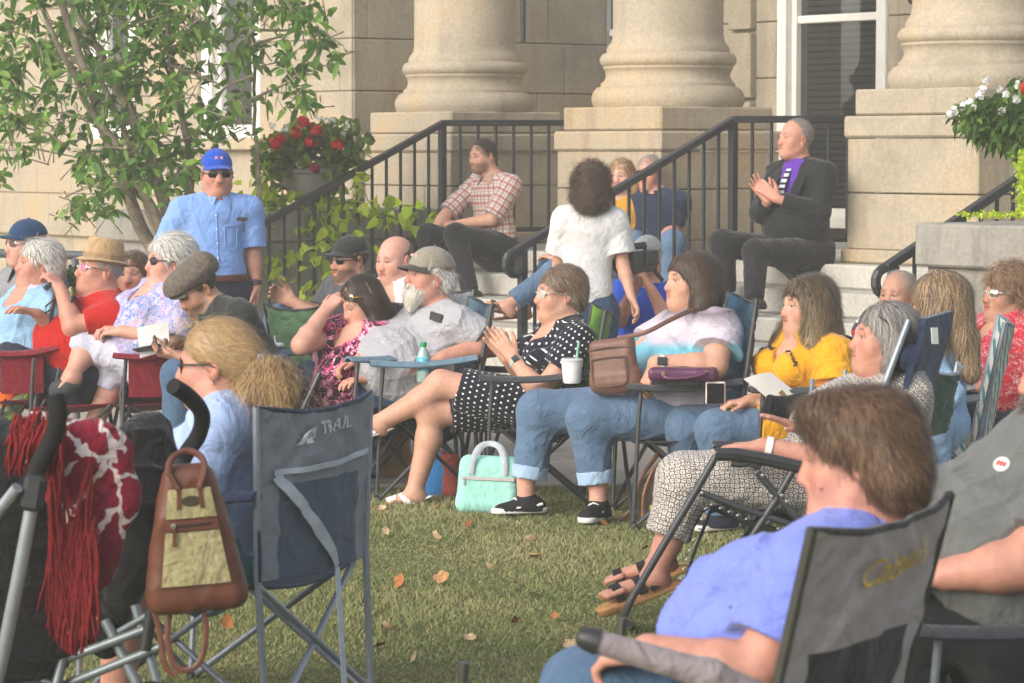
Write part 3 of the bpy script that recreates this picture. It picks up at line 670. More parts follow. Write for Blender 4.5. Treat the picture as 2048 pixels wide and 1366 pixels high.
def right_plant():
    rg = np.random.default_rng(8); D = 14.9; base = P(2040, 428, D); t = thing('white_flower_plant', 'bushy green plant with white flowers above the right planter wall', 'plant', base); pos, dr = [], []
    for (x, y, rx, ry, n) in [(2000, 240, 70, 50, 520), (1960, 230, 55, 35, 260), (2050, 210, 50, 60, 300), (2060, 280, 50, 40, 200)]:
        for _ in range(n): a = rg.uniform(0, 6.28); q = math.sqrt(rg.uniform()); pos.append(P(x + rx * q * math.cos(a), y + ry * q * math.sin(a), D + rg.uniform(-.3, .3))); dr.append(rg.normal(size=3) + V3(-.3, -.3, -.2))
    leaves('foliage', t, np.array(pos), np.array(dr), .062, .026, [(.055, .12, .02), (.085, .17, .03), (.13, .23, .04)], M_LEAF2, rg, .5); m = MB()
    for (x, y) in [(1972, 160), (1965, 178), (1960, 190), (1945, 210), (1940, 205), (2000, 178), (2012, 188), (2032, 198), (2002, 222), (1908, 222), (1900, 228), (1925, 214), (2036, 170)]: m = MB(); flowers(m, P(x, y, D - .28), .018, 9, rg, .017); m.build('white_flower', M_WPET, t)
    m = MB(); flowers(m, P(2050, 176, D - .3), .028, 22, rg, .022); m.build('red_flower', M_RED, t)
    m = MB(); m.tube([P(2062, 430, D), P(2055, 350, D), P(2040, 260, D)], .02, 8); m.tube([P(2055, 340, D), P(1980, 250, D)], .01, 6); m.build('stem', plain('stem_green', (.12, .18, .04, 1)), t, True)
    t = thing('trailing_lime_plant', 'lime green small leaved trailing plant hanging at the right edge over the planter wall', 'plant', P(2040, 432, D)); pos, dr = [], []
    for _ in range(900): pos.append(P(2046 + rg.normal() * 9 + rg.uniform(0, 12), rg.uniform(300, 428), D - .25 + rg.uniform(-.1, .1))); dr.append(rg.normal(size=3) + V3(-.3, -.3, -.4))
    for _ in range(200): pos.append(P(rg.uniform(1915, 2060), 429 + rg.normal() * 2.5, D - .05 + rg.uniform(-.1, .1))); dr.append(rg.normal(size=3) + V3(0, -.3, .4))
    leaves('leaves', t, np.array(pos), np.array(dr), .022, .016, LIME, M_LEAF2, rg, .3)
right_plant()
def shrub():
    rg = np.random.default_rng(9); D = 15.2; t = thing('low_shrub', 'small dark green shrub behind the man in the red shirt', 'plant', P(150, 620, D)); pos, dr = [], []
    for _ in range(260): pos.append(P(150 + rg.normal() * 30, 560 + rg.normal() * 12, D + rg.uniform(-.15, .15))); dr.append(rg.normal(size=3) + V3(0, 0, .8))
    leaves('foliage', t, np.array(pos), np.array(dr), .07, .022, [(.03, .06, .02), (.05, .085, .03)], M_LEAF2, rg, .2)
    m = MB(); m.tube([P(150, 640, D), P(150, 560, D)], .02, 6); m.build('stem', plain('stem_green', (.12, .18, .04, 1)), t, True)
shrub()
def fallen():
    rg = np.random.default_rng(12); out = []
    spots = [(1070, 1122, 1.5, 0), (800, 1186, 1.2, 1), (884, 1176, 1.3, 0), (1068, 1200, 1.1, 2), (775, 1275, 1.3, 3), (1105, 1015, 1.0, 1), (1380, 1176, 1.1, 1), (1440, 1136, 1.2, 3), (938, 1062, 1, 2), (872, 1090, 1.1, 3), (1062, 1096, 1, 3), (772, 1078, .8, 3), (1208, 1062, 1, 1), (1252, 1012, 1, 1), (760, 1310, 1, 2), (940, 1292, 1, 3), (1190, 1126, .8, 2), (1135, 1140, .7, 2), (1410, 1056, .9, 3), (765, 1028, .9, 3), (875, 1025, .8, 1), (455, 1270, 1.1, 1), (1140, 1310, 1, 3), (1030, 1260, .7, 2), (900, 1110, .8, 2), (750, 1026, .8, 2), (1180, 1200, .6, 3), (830, 1340, .9, 3), (980, 1150, .6, 3), (1290, 1110, .7, 2), (1110, 1250, .6, 1), (700, 1090, .7, 2)]
    cl = [plain('leaf_tan', (.42, .22, .10, 1), .8, .15, 0, .35, 60), plain('leaf_orange', (.34, .14, .045, 1), .8, .15, 0, .35, 60), plain('leaf_brown', (.20, .075, .035, 1), .8, .15, 0, .35, 60), plain('leaf_pale', (.46, .33, .20, 1), .8, .15, 0, .35, 60)]
    gl = ['pale tan maple leaf lying dry on the grass', 'orange maple leaf lying on the grass', 'dark brown maple leaf lying on the grass', 'straw coloured dry leaf lying on the grass']
    for (x, y, sc, ci) in spots:
        D = 1.6 * F_PX / (y - 300); c = P(x, y, D); c[2] = .030; m = MB(); r = .024 * sc; pol = []
        for k in range(25):
            a = k / 25 * 6.283; lobes = .62 + .38 * abs(math.cos(2.5 * a)) ** .7 * (1 if 0.4 < a < 5.9 else .5) + rg.normal() * .05; pol.append((r * lobes * math.cos(a), r * lobes * math.sin(a)))
        rot = np.array(Euler((rg.normal() * .5 + .35, rg.normal() * .5, rg.uniform(0, 6.28))).to_matrix()); cu = rg.uniform(2, 9)
        pts = np.array([(0, 0, 0)] + [(px * .5, py * .5, (px * px + py * py) * cu * .25) for px, py in pol] + [(px, py, (px * px * 1.6 + py * py) * cu) for px, py in pol]) @ rot.T
        n = 25; pts[:, 2] -= pts[:, 2].min(); f = [(0, 1 + i, 1 + (i + 1) % n) for i in range(n)] + [(1 + i, 1 + n + i, 1 + n + (i + 1) % n, 1 + (i + 1) % n) for i in range(n)]
        c[2] = .012; m.add(pts + c, f); o = m.build('fallen_leaf', cl[ci], None, True, c); tag(o, gl[ci], 'leaf', 'fallen leaves of one colour: ' + ('tan', 'orange', 'brown', 'straw')[ci])
fallen()
# ------------------------------------------------------------ people
def headM(c, yaw, pitch, roll, s):
    return Matrix.Translation(Vector(c)) @ Euler((0, 0, R(yaw))).to_matrix().to_4x4() @ Euler((R(pitch), 0, 0)).to_matrix().to_4x4() @ Euler((0, R(roll), 0)).to_matrix().to_4x4() @ Matrix.Scale(s, 4)
class HF:
    """head frame: x to the person's left, face towards -y, z up; origin between the ears"""
    def __init__(h, c, yaw, pitch=0, roll=0, s=1.0):
        h.M = np.array(headM(c, yaw, pitch, roll, s)); h.A = h.M[:3, :3] / s; h.s = s; h.c = np.asarray(c, float)
    def w(h, x, f, z): return h.M[:3, :3] @ np.array((x, -f, z)) + h.M[:3, 3]
    def el(h, S, c, r, k=.02, op=0, rot=None):
        A = h.A if rot is None else h.A @ np.array(Euler([R(a) for a in rot]).to_matrix())
        S.el(h.w(*c), np.array((r[0], r[1], r[2])) * h.s, A, k, op)
    def rc(h, S, a, b, ra, rb=None, k=.02, op=0):
        S.rc(h.w(*a), h.w(*b), ra * h.s, (ra if rb is None else rb) * h.s, k, None, op)
    def loc(h, v): l = (v - h.M[:3, 3]) @ h.A / h.s; l[:, 1] *= -1; return l     # x, f, z
    def dirw(h, d): d = np.asarray(d, float) * np.array((1, -1, 1)); return d @ h.A.T
def head_sdf(S, h, fat=0.0, jaw=1.0, nose=1.0, age=0.0, mouth=0, neckr=.051):
    E, C = h.el, h.rc
    E(S, (0, -.012, .036), (.074, .095, .082), .02); E(S, (0, .030, -.018), (.060 + .006 * fat, .060, .084), .03)
    for sx in (1, -1):
        C(S, (.049 * sx * jaw, .0, -.058), (.014 * sx, .062, -.090), .021 + .007 * fat, .020 + .003 * fat, .045)
        E(S, (.036 * sx, .058, -.030), (.027 + .004 * fat, .024, .028), .04)
        C(S, (.040 * sx, .074, .021), (.010 * sx, .085, .018), .0105, .010, .014)
        E(S, (.033 * sx, .094, .0015), (.017, .014, .0105), .012, 1)
        C(S, (.013 * sx, .092, -.036), (.011 * sx, .100, -.037), .0085, .0075, .008)
        E(S, (.031 * sx, .075, .0054), (.0165, .0128, .0076), .006); E(S, (.031 * sx, .0735, -.0075), (.0160, .0122, .006), .006)
        E(S, (.078 * sx, -.012, -.008), (.008, .020, .033), .006, 0, (0, 0, 18 * sx)); E(S, (.084 * sx, -.008, -.004), (.006, .011, .018), .006, 1)
        if age: C(S, (.020 * sx, .094, -.036), (.034 * sx, .078, -.064), .0022, .002, .012, 1)
    C(S, (0, .084, .010), (0, .1025 + .006 * (nose - 1), -.030), .0088, .0125 * nose, .016)
    E(S, (0, .068, -.090), (.022, .020, .018), .02)
    E(S, (0, .074, -.060), (.031, .020, .022), .02)
    C(S, (-.018, .085, -.0565), (.018, .085, -.0565), .0052, .0052, .006); C(S, (0, .0915, -.0555), (0, .0915, -.0565), .0058, None, .006)
    C(S, (-.015, .084, -.0685), (.015, .084, -.0685), .0058, .0058, .006); C(S, (0, .090, -.0685), (0, .090, -.0690), .0062, None, .006)
    if mouth: E(S, (0, .094, -.0625), (.018, .012, .004 + .004 * mouth), .004, 1)
    else: C(S, (-.021, .088, -.0625), (.021, .088, -.0625), .0022, .0022, .004, 1); C(S, (-.008, .098, -.0625), (.008, .098, -.0625), .0022, .0022, .004, 1)
    if fat: E(S, (0, .030, -.098), (.046, .048, .030), .03); C(S, (-.05, .02, -.07), (.05, .02, -.07), .026 * fat, None, .03)
    C(S, (0, -.022, -.03), (0, -.025, -.10), neckr, neckr * 1.0, .03)
def head_paint(h, base, brow=(.16, .10, .07), lips=(.45, .20, .16), stub=None, blush=.35, browk=.85):
    base = np.array(base); brow = np.array(brow); lips = np.array(lips) * .62 + base * np.array((.9, .62, .58)) * .38
    def ellm(l, c, r): q = np.sqrt((((l - np.array(c)) / np.array(r)) ** 2).sum(1)); return np.clip((1.25 - q) / .5, 0, 1)
    def f(v):
        c = np.tile(base, (len(v), 1)); l = h.loc(v); al = l.copy(); al[:, 0] = np.abs(al[:, 0])
        def mixc(m, col): c[:] = c * (1 - m[:, None]) + np.array(col) * m[:, None]
        red = base * np.array((1.0, .66, .58))
        mixc(ellm(al, (.042, .065, -.028), (.03, .04, .026)) * blush, red); mixc(ellm(al, (0, .108, -.03), (.02, .02, .018)) * blush * 1.1, red); mixc(ellm(al, (.082, -.012, -.006), (.012, .025, .034)) * blush, red)
        if stub is not None:
            m = np.clip((-.038 - l[:, 2]) / .012, 0, 1) * np.clip((l[:, 1] - .002) / .02, 0, 1) * np.clip((l[:, 2] + .125) / .015, 0, 1); mixc(m * stub[3], stub[:3])
        mixc(ellm(al, (.0, .095, -.0562), (.023, .03, .0060)), lips); mixc(ellm(al, (.0, .09, -.0690), (.020, .03, .0068)), lips * 1.06)
        mixc(ellm(al, (.0, .09, -.0625), (.021, .03, .0020)), lips * .35)
        bz = l[:, 2] - (.0255 - 2.2 * np.clip(al[:, 0] - .038, 0, 1)); mixc(np.clip((1.3 - np.abs(bz) / .0042) / .6, 0, 1) * np.clip((al[:, 0] - .010) / .006, 0, 1) * np.clip((.054 - al[:, 0]) / .008, 0, 1) * (l[:, 1] > .05) * browk, brow)
        mixc(ellm(al, (.032, .088, .0030), (.0165, .03, .0030)) * .8, (.05, .03, .025)); mixc(ellm(al, (.032, .086, -.0050), (.015, .03, .0022)) * .35, base * .45)
        return np.concatenate([c, np.ones((len(v), 1))], 1)
    return f
M_EYE = None
def eyes(h, parent, iris=(.10, .07, .05)):
    nm = 'eye_%d' % int(sum(iris) * 1000)
    mw = plain('eye_white', (.46, .42, .39, 1), .25, .5, 0, .02, 30, 0); mi = plain(nm, (*iris, 1), .2, .5, 0, .1, 300, 0); mp = plain('eye_pupil', (.006, .006, .006, 1), .1, .6, 0, 0, 30, 0)
    for sx in (1, -1):
        m = MB(); n = 16; rr = .0118 * h.s; ax = h.dirw((0.02 * sx, 1, -.02)); c = h.w(.031 * sx, .0755, .0)
        for a0, a1, k in ((0, 16, 2), (16, 30, 1), (30, 180, 0)):
            m.cm = k; m.lathe([(max(1e-5, rr * math.sin(R(a0 + (a1 - a0) * i / 6))), rr * math.cos(R(a0 + (a1 - a0) * i / 6))) for i in range(7)], c, n, ax, False)
        m.build('eye', [mw, mi, mp], parent, True)
def hand(S, wr, end, n, left, curl=25, spread=6, k=.006, hs=1.0, thumb=30, rad=1.0, fing=None):
    """palm and five fingers; wr wrist, end gives the direction of the knuckles, n the way the palm faces"""
    d = nrm(np.asarray(end) - wr); n = nrm(np.asarray(n, float) - d * np.dot(n, d)); s = np.cross(d, n) * (-1 if left else 1)   # s: towards the thumb
    L = .088 * hs; wr = np.asarray(wr, float)
    S.rc(wr, wr + d * .02 * hs, .026 * hs, .026 * hs, .01, (n, .72))
    for i, (off, ln) in enumerate(((.027, .072), (.009, .080), (-.010, .074), (-.028, .058))):
        kn = wr + d * L * (1.0, 1.03, .99, .93)[i] + s * off * hs
        S.rc(wr + s * off * .55 * hs + d * .012, kn, .0150 * hs, .0115 * hs, .012, None)
        q = kn; dd = nrm(d + s * math.tan(R(spread)) * (1.2, .35, -.45, -1.3)[i]); cu = curl if fing is None else fing[i]
        for j, f in enumerate((.46, .30, .24)):
            a = R(cu * (.75, 1.15, .8)[j]); ax = nrm(np.cross(dd, n)); n_ = nrm(n - dd * np.dot(n, dd)); dd = nrm(dd * math.cos(a) + n_ * math.sin(a)) if j else nrm(dd * math.cos(a) + n_ * math.sin(a))
            q2 = q + dd * ln * f * hs; S.rc(q, q2, (.0092, .0085, .0078)[j] * hs * rad, (.0085, .0078, .0066)[j] * hs * rad, .003 if j == 0 else .002); q = q2
    b = wr + d * .022 * hs + s * .024 * hs; dd = nrm(d * math.cos(R(thumb + 12)) + s * math.sin(R(thumb + 12)) + n * .25)
    S.rc(b, b + dd * .042 * hs, .0155 * hs, .0115 * hs, .012); q = b + dd * .042 * hs; dd = nrm(dd + d * .45 + n * .15)
    S.rc(q, q + dd * .030 * hs, .0108 * hs, .0095 * hs, .004); q = q + dd * .030 * hs; dd = nrm(dd + d * .3); S.rc(q, q + dd * .024 * hs, .0095 * hs, .0074 * hs, .003)
def ribbons(S, h, roots, flow, nstep, step, width, cols, off=.002, grav=0.0, curl=0.0, cf=60., lift=0.0, hug=1.0, free=None, seed=1, tips=None):
    """hair strands that run over the hair's own surface; flow(local)->local direction"""
    rg = np.random.default_rng(seed); p = roots.copy(); N = len(p); ph = rg.uniform(0, 6.28, N); offs = off * rg.uniform(.2, 1.6, N); path = []; nn = []; rnd = rg.normal(size=(N, 3)) * .22
    ln = rg.uniform(.55, 1.0, N); fly = rg.uniform(size=N) < .10; lift = lift * np.where(fly, rg.uniform(2, 7, N), rg.uniform(.3, 1.3, N)); rnd = rnd * np.where(fly, 1.8, 1.0)[:, None]
    for i in range(nstep + 1):
        d, g = S.grad(p)
        pull = np.clip(hug if free is None else hug * (i / nstep < free), 0, 1); p = p - g * ((d - offs - lift * i / nstep) * pull)[:, None]
        path.append(p.copy()); nn.append(g)
        l = h.loc(p); fd = h.dirw(flow(l)); fd = fd + rnd + np.array((0, 0, -grav)); fd = fd - g * ((fd * g).sum(1) * pull)[:, None]
        fd /= np.linalg.norm(fd, axis=1, keepdims=True) + 1e-9
        p = p + fd * (step * ln)[:, None]
    path = np.stack(path, 1); nn = np.stack(nn, 1); n = nstep + 1; l0 = h.loc(roots)
    tg = np.gradient(path, axis=1); sd = np.cross(tg, nn); sd /= np.linalg.norm(sd, axis=2, keepdims=True) + 1e-9
    lk = 2.6 * np.sin(l0[:, 0] * 55 + 1.7 * np.sin(l0[:, 2] * 47)) + 2.6 * np.sin(l0[:, 1] * 52 + 1.9 * np.sin(l0[:, 0] * 39 + 1)) + rg.normal(size=N) * (.95 if curl < .8 else .62)
    if curl:
        ss = np.arange(n) * step; am = curl * .0075 * (.25 + np.arange(n) / nstep); w1 = cf * ss[None] + lk[:, None]
        path = path + sd * (am * np.sin(w1))[:, :, None] + nn * (am * .8 * (1 + np.cos(w1)))[:, :, None]
    wv = width * np.where(fly, .45, rg.uniform(.5, 1.3, N))[:, None] * np.array([1 - .85 * (i / nstep) ** 2 for i in range(n)])[None]
    a = path + sd * wv[:, :, None] / 2; b = path - sd * wv[:, :, None] / 2; v = np.stack([a, b], 2).reshape(-1, 3)
    base = (np.arange(N) * n * 2)[:, None] + np.arange(nstep)[None] * 2; q = np.stack([base, base + 1, base + 3, base + 2], -1).reshape(-1, 4)
    cols = np.array(cols, float); cf_ = (np.sin(lk * 1.1 + 2 * np.sin(l0[:, 0] * 90)) * .5 + .5) * (len(cols) - .01) + rg.normal(size=N) * .5; cf_ = np.clip(cf_ - .5, 0, len(cols) - 1.001); ci = cf_.astype(int); ct = (cf_ - ci)[:, None]; cc = (cols[ci] * (1 - ct) + cols[np.minimum(ci + 1, len(cols) - 1)] * ct) * .8 + cols.mean(0) * .2; cc = cc * rg.uniform(.75, 1.22, (N, 1)); cc = np.clip(cc, 0, 1)
    tk = np.linspace(0, 1, n)[None, :, None]; zl = np.clip((.05 - h.loc(path.reshape(-1, 3))[:, 2].reshape(N, n, 1)) / .20, 0, 1)
    cf3 = cc[:, None] * (1 + .15 * tk); cf3 = cf3 if tips is None else cf3 * (1 - zl) + np.array(tips) * rg.uniform(.6, 1.3, (N, 1, 1)) * zl
    cv = np.repeat(cf3[:, :, None], 2, 2).reshape(-1, 3)
    return v, q, np.concatenate([cv, np.ones((len(cv), 1))], 1)
def hair(h, parent, prims, cols, flow, cut=(), n=1500, nstep=8, step=.016, width=.0045, curl=0, cf=60., grav=.2, lift=0.0, res=.007, lump=.004, fr=70., seed=1, free=None, name='hair', off=.002, rootsel=None, tips=None):
    S = SDF()
    for q in prims:
        if q[0] == 'e': h.el(S, q[1], q[2], q[3] if len(q) > 3 else .02)
        else: h.rc(S, q[1], q[2], q[3], q[4], q[5] if len(q) > 5 else .03)
    for q in cut:
        if q[0] == 'e': h.el(S, q[1], q[2], q[3] if len(q) > 3 else .01, 1)
        elif q[0] == 'r': h.rc(S, q[1], q[2], q[3], q[4], .01, 1)
        else: S.cut(h.w(*q[1]), h.dirw(q[2]), .008)
    S.noise = folds(lump, fr, seed); S.namp = lump
    v, q = S.surf(res * h.s); S.noise = None
    n = int(n * 1.8); width *= .62; rg = np.random.default_rng(seed); l = h.loc(v)
    k = .75 + .35 * np.sin(l[:, 0] * 160 + 2 * np.sin(l[:, 1] * 90)) * np.sin(l[:, 2] * 60 + 1)
    cv = np.concatenate([np.clip(np.mean(cols, 0)[None] * .72 * k[:, None], 0, 1), np.ones((len(v), 1))], 1)
    ok = np.arange(len(v)) if rootsel is None else np.nonzero(rootsel(l))[0]
    roots = v[rg.choice(ok, n)] + rg.normal(size=(n, 3)) * .003
    rv, rq, rcv = ribbons(S, h, roots, flow, nstep, step * h.s, width * h.s, cols, off, grav, curl, cf, lift, 1.0, free, seed, tips)
    V = np.concatenate([v, rv]); Q = np.concatenate([q, rq + len(v)]); Cc = np.concatenate([cv, rcv])
    return link(name, np_mesh(name, V - rootloc(parent), [Q], [M_hair()], True, None, {'col': Cc}), parent)
def f_from(c, bias=(0, 0, 0)):           # strands run away from a point, with a bias
    c = np.array(c); b = np.array(bias)
    def f(l): d = l - c; d = d / (np.linalg.norm(d, axis=1, keepdims=True) + 1e-9); return d + b
    return f
def f_to(c, bias=(0, 0, 0)):
    c = np.array(c); b = np.array(bias)
    def f(l): d = c - l; d = d / (np.linalg.norm(d, axis=1, keepdims=True) + 1e-9); return d + b
    return f
FACECUT = [('e', (0, .128, -.030), (.16, .082, .086), .012)]
SHORTCAP = [('e', (0, -.014, .040), (.079, .100, .084))]
def short_hair(h, parent, cols, thick=.0, hl=.05, n=1500, recede=0.0, seed=1, curl=.25, under=None):
    r_ = .0765 + thick
    return hair(h, parent, [('e', (0, -.015, .036), (r_, r_ + .021, r_ + .0075))], cols, f_from((0, .09, .10), (0, -.3, -.4)),
                [('e', (0, .118 - recede * .5, -.030 + recede * .6), (.10, .070 + recede * .4, .090), .02), ('p', (0, 0, -.048), (0, .25, -1)), ('r', (.075, .02, -.02), (.09, .0, -.02), .020, .03), ('r', (-.075, .02, -.02), (-.09, .0, -.02), .020, .03)] + ([('p', (0, 0, under), (0, -.12, 1))] if under else []), n=n, nstep=4, step=.010, width=.0032, curl=curl, seed=seed, lump=.0028, fr=110, res=.0055, lift=.004)
def cap(h, parent, mat, brim_mat, z0=.038, big=1.0, name='cap', blen=.075, logo=None, tilt=0, drop=0):
    S = SDF(); h.el(S, (0, -.012, .038), (.083 * big, .104 * big, .092 * big)); S.cut(h.w(0, 0, z0), h.dirw((0, -.12 - tilt, -1)), .004); S.noise = folds(.0012, 60, 3); S.namp = .0015
    o = S.build(name, mat, parent and .006 * h.s or .006, parent)
    m = MB()
    def fn(u, v):
        a = (u - .5) * 2; x = a * .074; f0 = .105 * math.sqrt(max(0, 1 - (x / .085) ** 2)) - .022
        ff = f0 + v * blen * math.sqrt(max(0.02, 1 - a * a)); return h.w(x, ff, z0 + .009 - drop * .2 - a * a * .016 - v * (.012 + drop))
    m.sheet(fn, 14, 6, .004 * h.s); m.build('brim', brim_mat, o, True)
    b = MB(); b.lathe([(.001, .004), (.006, .002), (.007, -.002)], h.w(0, -.012, .130 * big), 10, h.dirw((0, 0, 1))); b.build('button', mat, o, True)
    if logo:
        m = MB()
        for x, z, w_, hh in logo:
            f = .104 * big * math.sqrt(max(0, 1 - (x / (.083 * big)) ** 2 - ((z - .038) / (.092 * big)) ** 2)) - .012 + .0012
            m.box(h.w(x, f, z), (w_, .0012, hh), h.A)
        m.build('badge', logo_mat(), o)
    return o
def logo_mat(): return plain('badge_white_red', (.62, .30, .33, 1), .8, .2, 0, .5, 120)
def glasses(h, parent, lens, frame, up=0.0, back=0.0, rx=.024, rz=.019, name='sunglasses', rim=.0014, tilt=0):
    m = MB(); m2 = MB()
    tl = R(tilt)
    def q(x, f, z): f2 = f - .1; return h.w(x, .1 + f2 * math.cos(tl) - z * math.sin(tl) - back, z * math.cos(tl) + f2 * math.sin(tl) + up)
    for sx in (1, -1):
        rim_ = []
        for k in range(18):
            a = 2 * math.pi * k / 18; ca, sa = math.cos(a), math.sin(a); e = .75
            x = sx * .033 + rx * math.copysign(abs(ca) ** e, ca); z = .0 + rz * math.copysign(abs(sa) ** e, sa); rim_.append((x, .100 - abs(x) * .28 - abs(z) * .05, z))
        pts = [q(*p) for p in rim_]; m2.tube(pts, rim * h.s, 5, True)
        c = q(sx * .033, .0945, 0); m.add([c] + pts, [(0, i + 1, (i + 1) % 18 + 1) if sx > 0 else (0, (i + 1) % 18 + 1, i + 1) for i in range(18)])
        m2.tube([q(sx * (.033 + rx), .088, .004), q(sx * .076, .072, .005), q(sx * .081, .0, .004), q(sx * .080, -.022, -.006)], [.0028 * h.s] * 3 + [.002 * h.s], 6)
    m2.tube([q(-.010, .096, .004), q(0, .101, .007), q(.010, .096, .004)], .0017 * h.s, 5)
    o = m2.build(name, frame, parent, True); m.build('lens', lens, o, True); return o
def person(label, D, head, yaw, pitch=0, roll=0, hs=1.0, by=None, neck=None, pelvis=None, chest=None, belly=None, sw=.185, w=1.0, cw=None, fatb=0.0, bust=0.0, arms=(None, None), legs=(None, None), skin='fair', face=None, paint=None, top=None, bot=None, shoes=None, h=.0055, iris=(.09, .07, .05), sh=None, armr=1.0, legr=1.0, seed=1, noeyes=False, group='people watching from the lawn and the steps', foldamp=.0058, drop=.045, hips=None, legbase=None):
    by = yaw if by is None else by; fwd = V3(math.sin(R(by)), -math.cos(R(by)), 0); left = np.cross(V3(0, 0, 1), fwd)
    p3 = lambda t, d0=0.0: P(t[0], t[1], D + d0 + (t[2] if len(t) > 2 else 0))
    hd = HF(p3(head), yaw, pitch, roll, hs); N = p3(neck); V = p3(pelvis)
    Cn = p3(chest) if chest else N * .68 + V * .32 - V3(0, 0, .02) + fwd * .01; B = p3(belly) if belly else N * .33 + V * .67
    up = nrm(N - V); lat = nrm(left - up * np.dot(left, up)); fw = np.cross(lat, up)
    if np.dot(fw, fwd) < 0: fw = -fw
    Sh = [N + lat * sw * s_ - up * drop for s_ in (1, -1)]
    if sh: Sh = [p3(x) if x else Sh[i] for i, x in enumerate(sh)]
    Hp = [V + lat * .088 * w * s_ - up * .02 for s_ in (1, -1)]
    if hips: Hp = [p3(x) if x else Hp[i] for i, x in enumerate(hips)]
    A = []; Lg = []
    for i in (0, 1):
        d0 = Sh[i][1] - D; A.append(None if arms[i] is None else dict(arms[i], e=p3(arms[i]['e'], d0), w=p3(arms[i]['w'], d0), h=p3(arms[i]['h'], d0)))
        d0 = Hp[i][1] - D; Lg.append(None if legs[i] is None else dict(legs[i], k=p3(legs[i]['k'], d0), a=p3(legs[i]['a'], d0), t=p3(legs[i]['t'], d0)))
    cw = cw or .150 * w; dp = .66 + .1 * fatb
    def torso(S, g=0.0, low=True, k=.05):
        S.rc(B * .35 + V * .65, V, .150 * w * (1 + .25 * fatb) + g, .165 * w + g, k, (fw, .70 + .1 * fatb))
        S.rc(Cn, B, cw + g, .140 * w * (1 + .45 * fatb) + g, k, (fw, dp))
        S.rc(Sh[0] * .82 + Sh[1] * .18 - up * .025, Sh[1] * .82 + Sh[0] * .18 - up * .025, .062 * (.6 + .4 * w) + g, None, .07, nm='x')
        for i in (0, 1): S.rc(N + up * .01, Sh[i] * .9 + N * .1, .038 + g * .7, .056 * (.7 + .3 * w) + g, .05, nm='x')
        if fatb: S.el(B + fw * (.05 + .07 * fatb) - up * .01, np.array((.15 * w, .13 + .05 * fatb, .15)) * (1 + .15 * fatb) + g, np.stack([lat, fw, up], 1), .09)
        if bust:
            for i in (1, -1): S.el(Cn + fw * (.085 + .03 * bust) * w + lat * i * .072 * w - up * .03, np.array((.068, .062, .066)) * (.75 + .4 * bust) + g, None, .05)
    # --- the body: one mesh
    S = SDF(); torso(S); hd_kw = dict(face or {}); head_sdf(S, hd, **hd_kw)
    S.rc(hd.w(0, -.022, -.075), N + up * .0 - fw * .0, .050 * (.85 + .15 * w) * hs, .059 * (.8 + .2 * w), .04)
    ar = [.048, .042, .040, .028]; ar = [x * armr for x in ar]
    for i in (0, 1):
        a = A[i]
        if a is None: continue
        S.rc(Sh[i], a['e'], ar[0], ar[1], .03); m_ = a['e'] * .7 + a['w'] * .3; S.rc(a['e'], m_, ar[1] * .98, ar[2] * 1.04, .02); S.rc(m_, a['w'], ar[2] * 1.04, ar[3], .02)
        if a.get('hand', 1): hand(S, a['w'], a['h'], a.get('n', (0, 0, -1)), i == 0, a.get('curl', 25), a.get('spread', 6), hs=a.get('hs', 1.0), thumb=a.get('thumb', 30), fing=a.get('fing'), rad=a.get('rad', 1.08))
    lr = [x * legr for x in (.086, .062, .054, .036)]
    for i in (0, 1):
        l = Lg[i]
        if l is None or not l.get('bare', 0): continue
        S.rc(Hp[i], l['k'], lr[0], lr[1], .03); c_ = l['k'] * .68 + l['a'] * .32; sd_ = nrm(l['k'] - Hp[i]); c_ = c_ - nrm(sd_ - nrm(l['a'] - l['k']) * np.dot(sd_, nrm(l['a'] - l['k']))) * .016
        S.rc(l['k'], c_, lr[1] * .92, lr[2] * 1.04, .03); S.rc(c_, l['a'], lr[2] * 1.04, lr[3], .03)
        an = l['a']; d = nrm(l['t'] - an); S.rc(an, an + V3(0, 0, -.035) - d * .03, .036, .030, .02); S.rc(an - V3(0, 0, .02) - d * .01, l['t'] - d * .05, .034, .026, .03, (nrm(np.cross(np.cross(d, V3(0, 0, 1)), d)), .85))
        sd = nrm(np.cross(d, V3(0, 0, 1)))
        for j in range(5): tt = l['t'] + sd * (j - 2) * .016 - d * (.05 - .004 * (2 - abs(j - 1.5))); S.rc(tt, tt + d * (.050 if j != (0 if i else 4) else .058), .011, .0085, .006)
    sk = SKIN[skin] if isinstance(skin, str) else skin
    base = np.array((Sh[0] + Sh[1]) / 2); base[2] = min([V[2]] + [l['a'][2] - .07 for l in Lg if l is not None])
    o = S.build('person', M_skin(), h, None, base, head_paint(hd, sk, **(paint or {}))); tag(o, label, 'person', group)
    if not noeyes: eyes(hd, o, iris)
    # --- top
    if top:
        S = SDF(); g = top.get('g', .012); torso(S, g)
        for i in (0, 1):
            a = A[i]; fr = top.get('sl', .55)
            if isinstance(fr, (tuple, list)): fr = fr[i]
            if a is None or fr <= 0: continue
            r0, r1 = .054 * armr + g, ar[1] + g + top.get('flare', .012)
            if fr <= 1: S.rc(Sh[i], Sh[i] + (a['e'] - Sh[i]) * fr, r0, r1, .03, None, 0, True)
            else:
                S.rc(Sh[i], a['e'], r0, ar[1] + g + .004, .03); S.rc(a['e'], a['e'] + (a['w'] - a['e']) * (fr - 1), ar[1] + g + .004, ar[2] * .8 + g, .02, None, 0, True)
        if top.get('skirt'):
            for i in (0, 1):
                l = Lg[i]
                if l: S.rc(Hp[i], Hp[i] + (l['k'] - Hp[i]) * top['skirt'], .105 * legr + g, .082 * legr + g, .06, None, 0, True)
        for q in top.get('add', []): S.rc(p3(q[0]), p3(q[1]), q[2], q[3], .04)
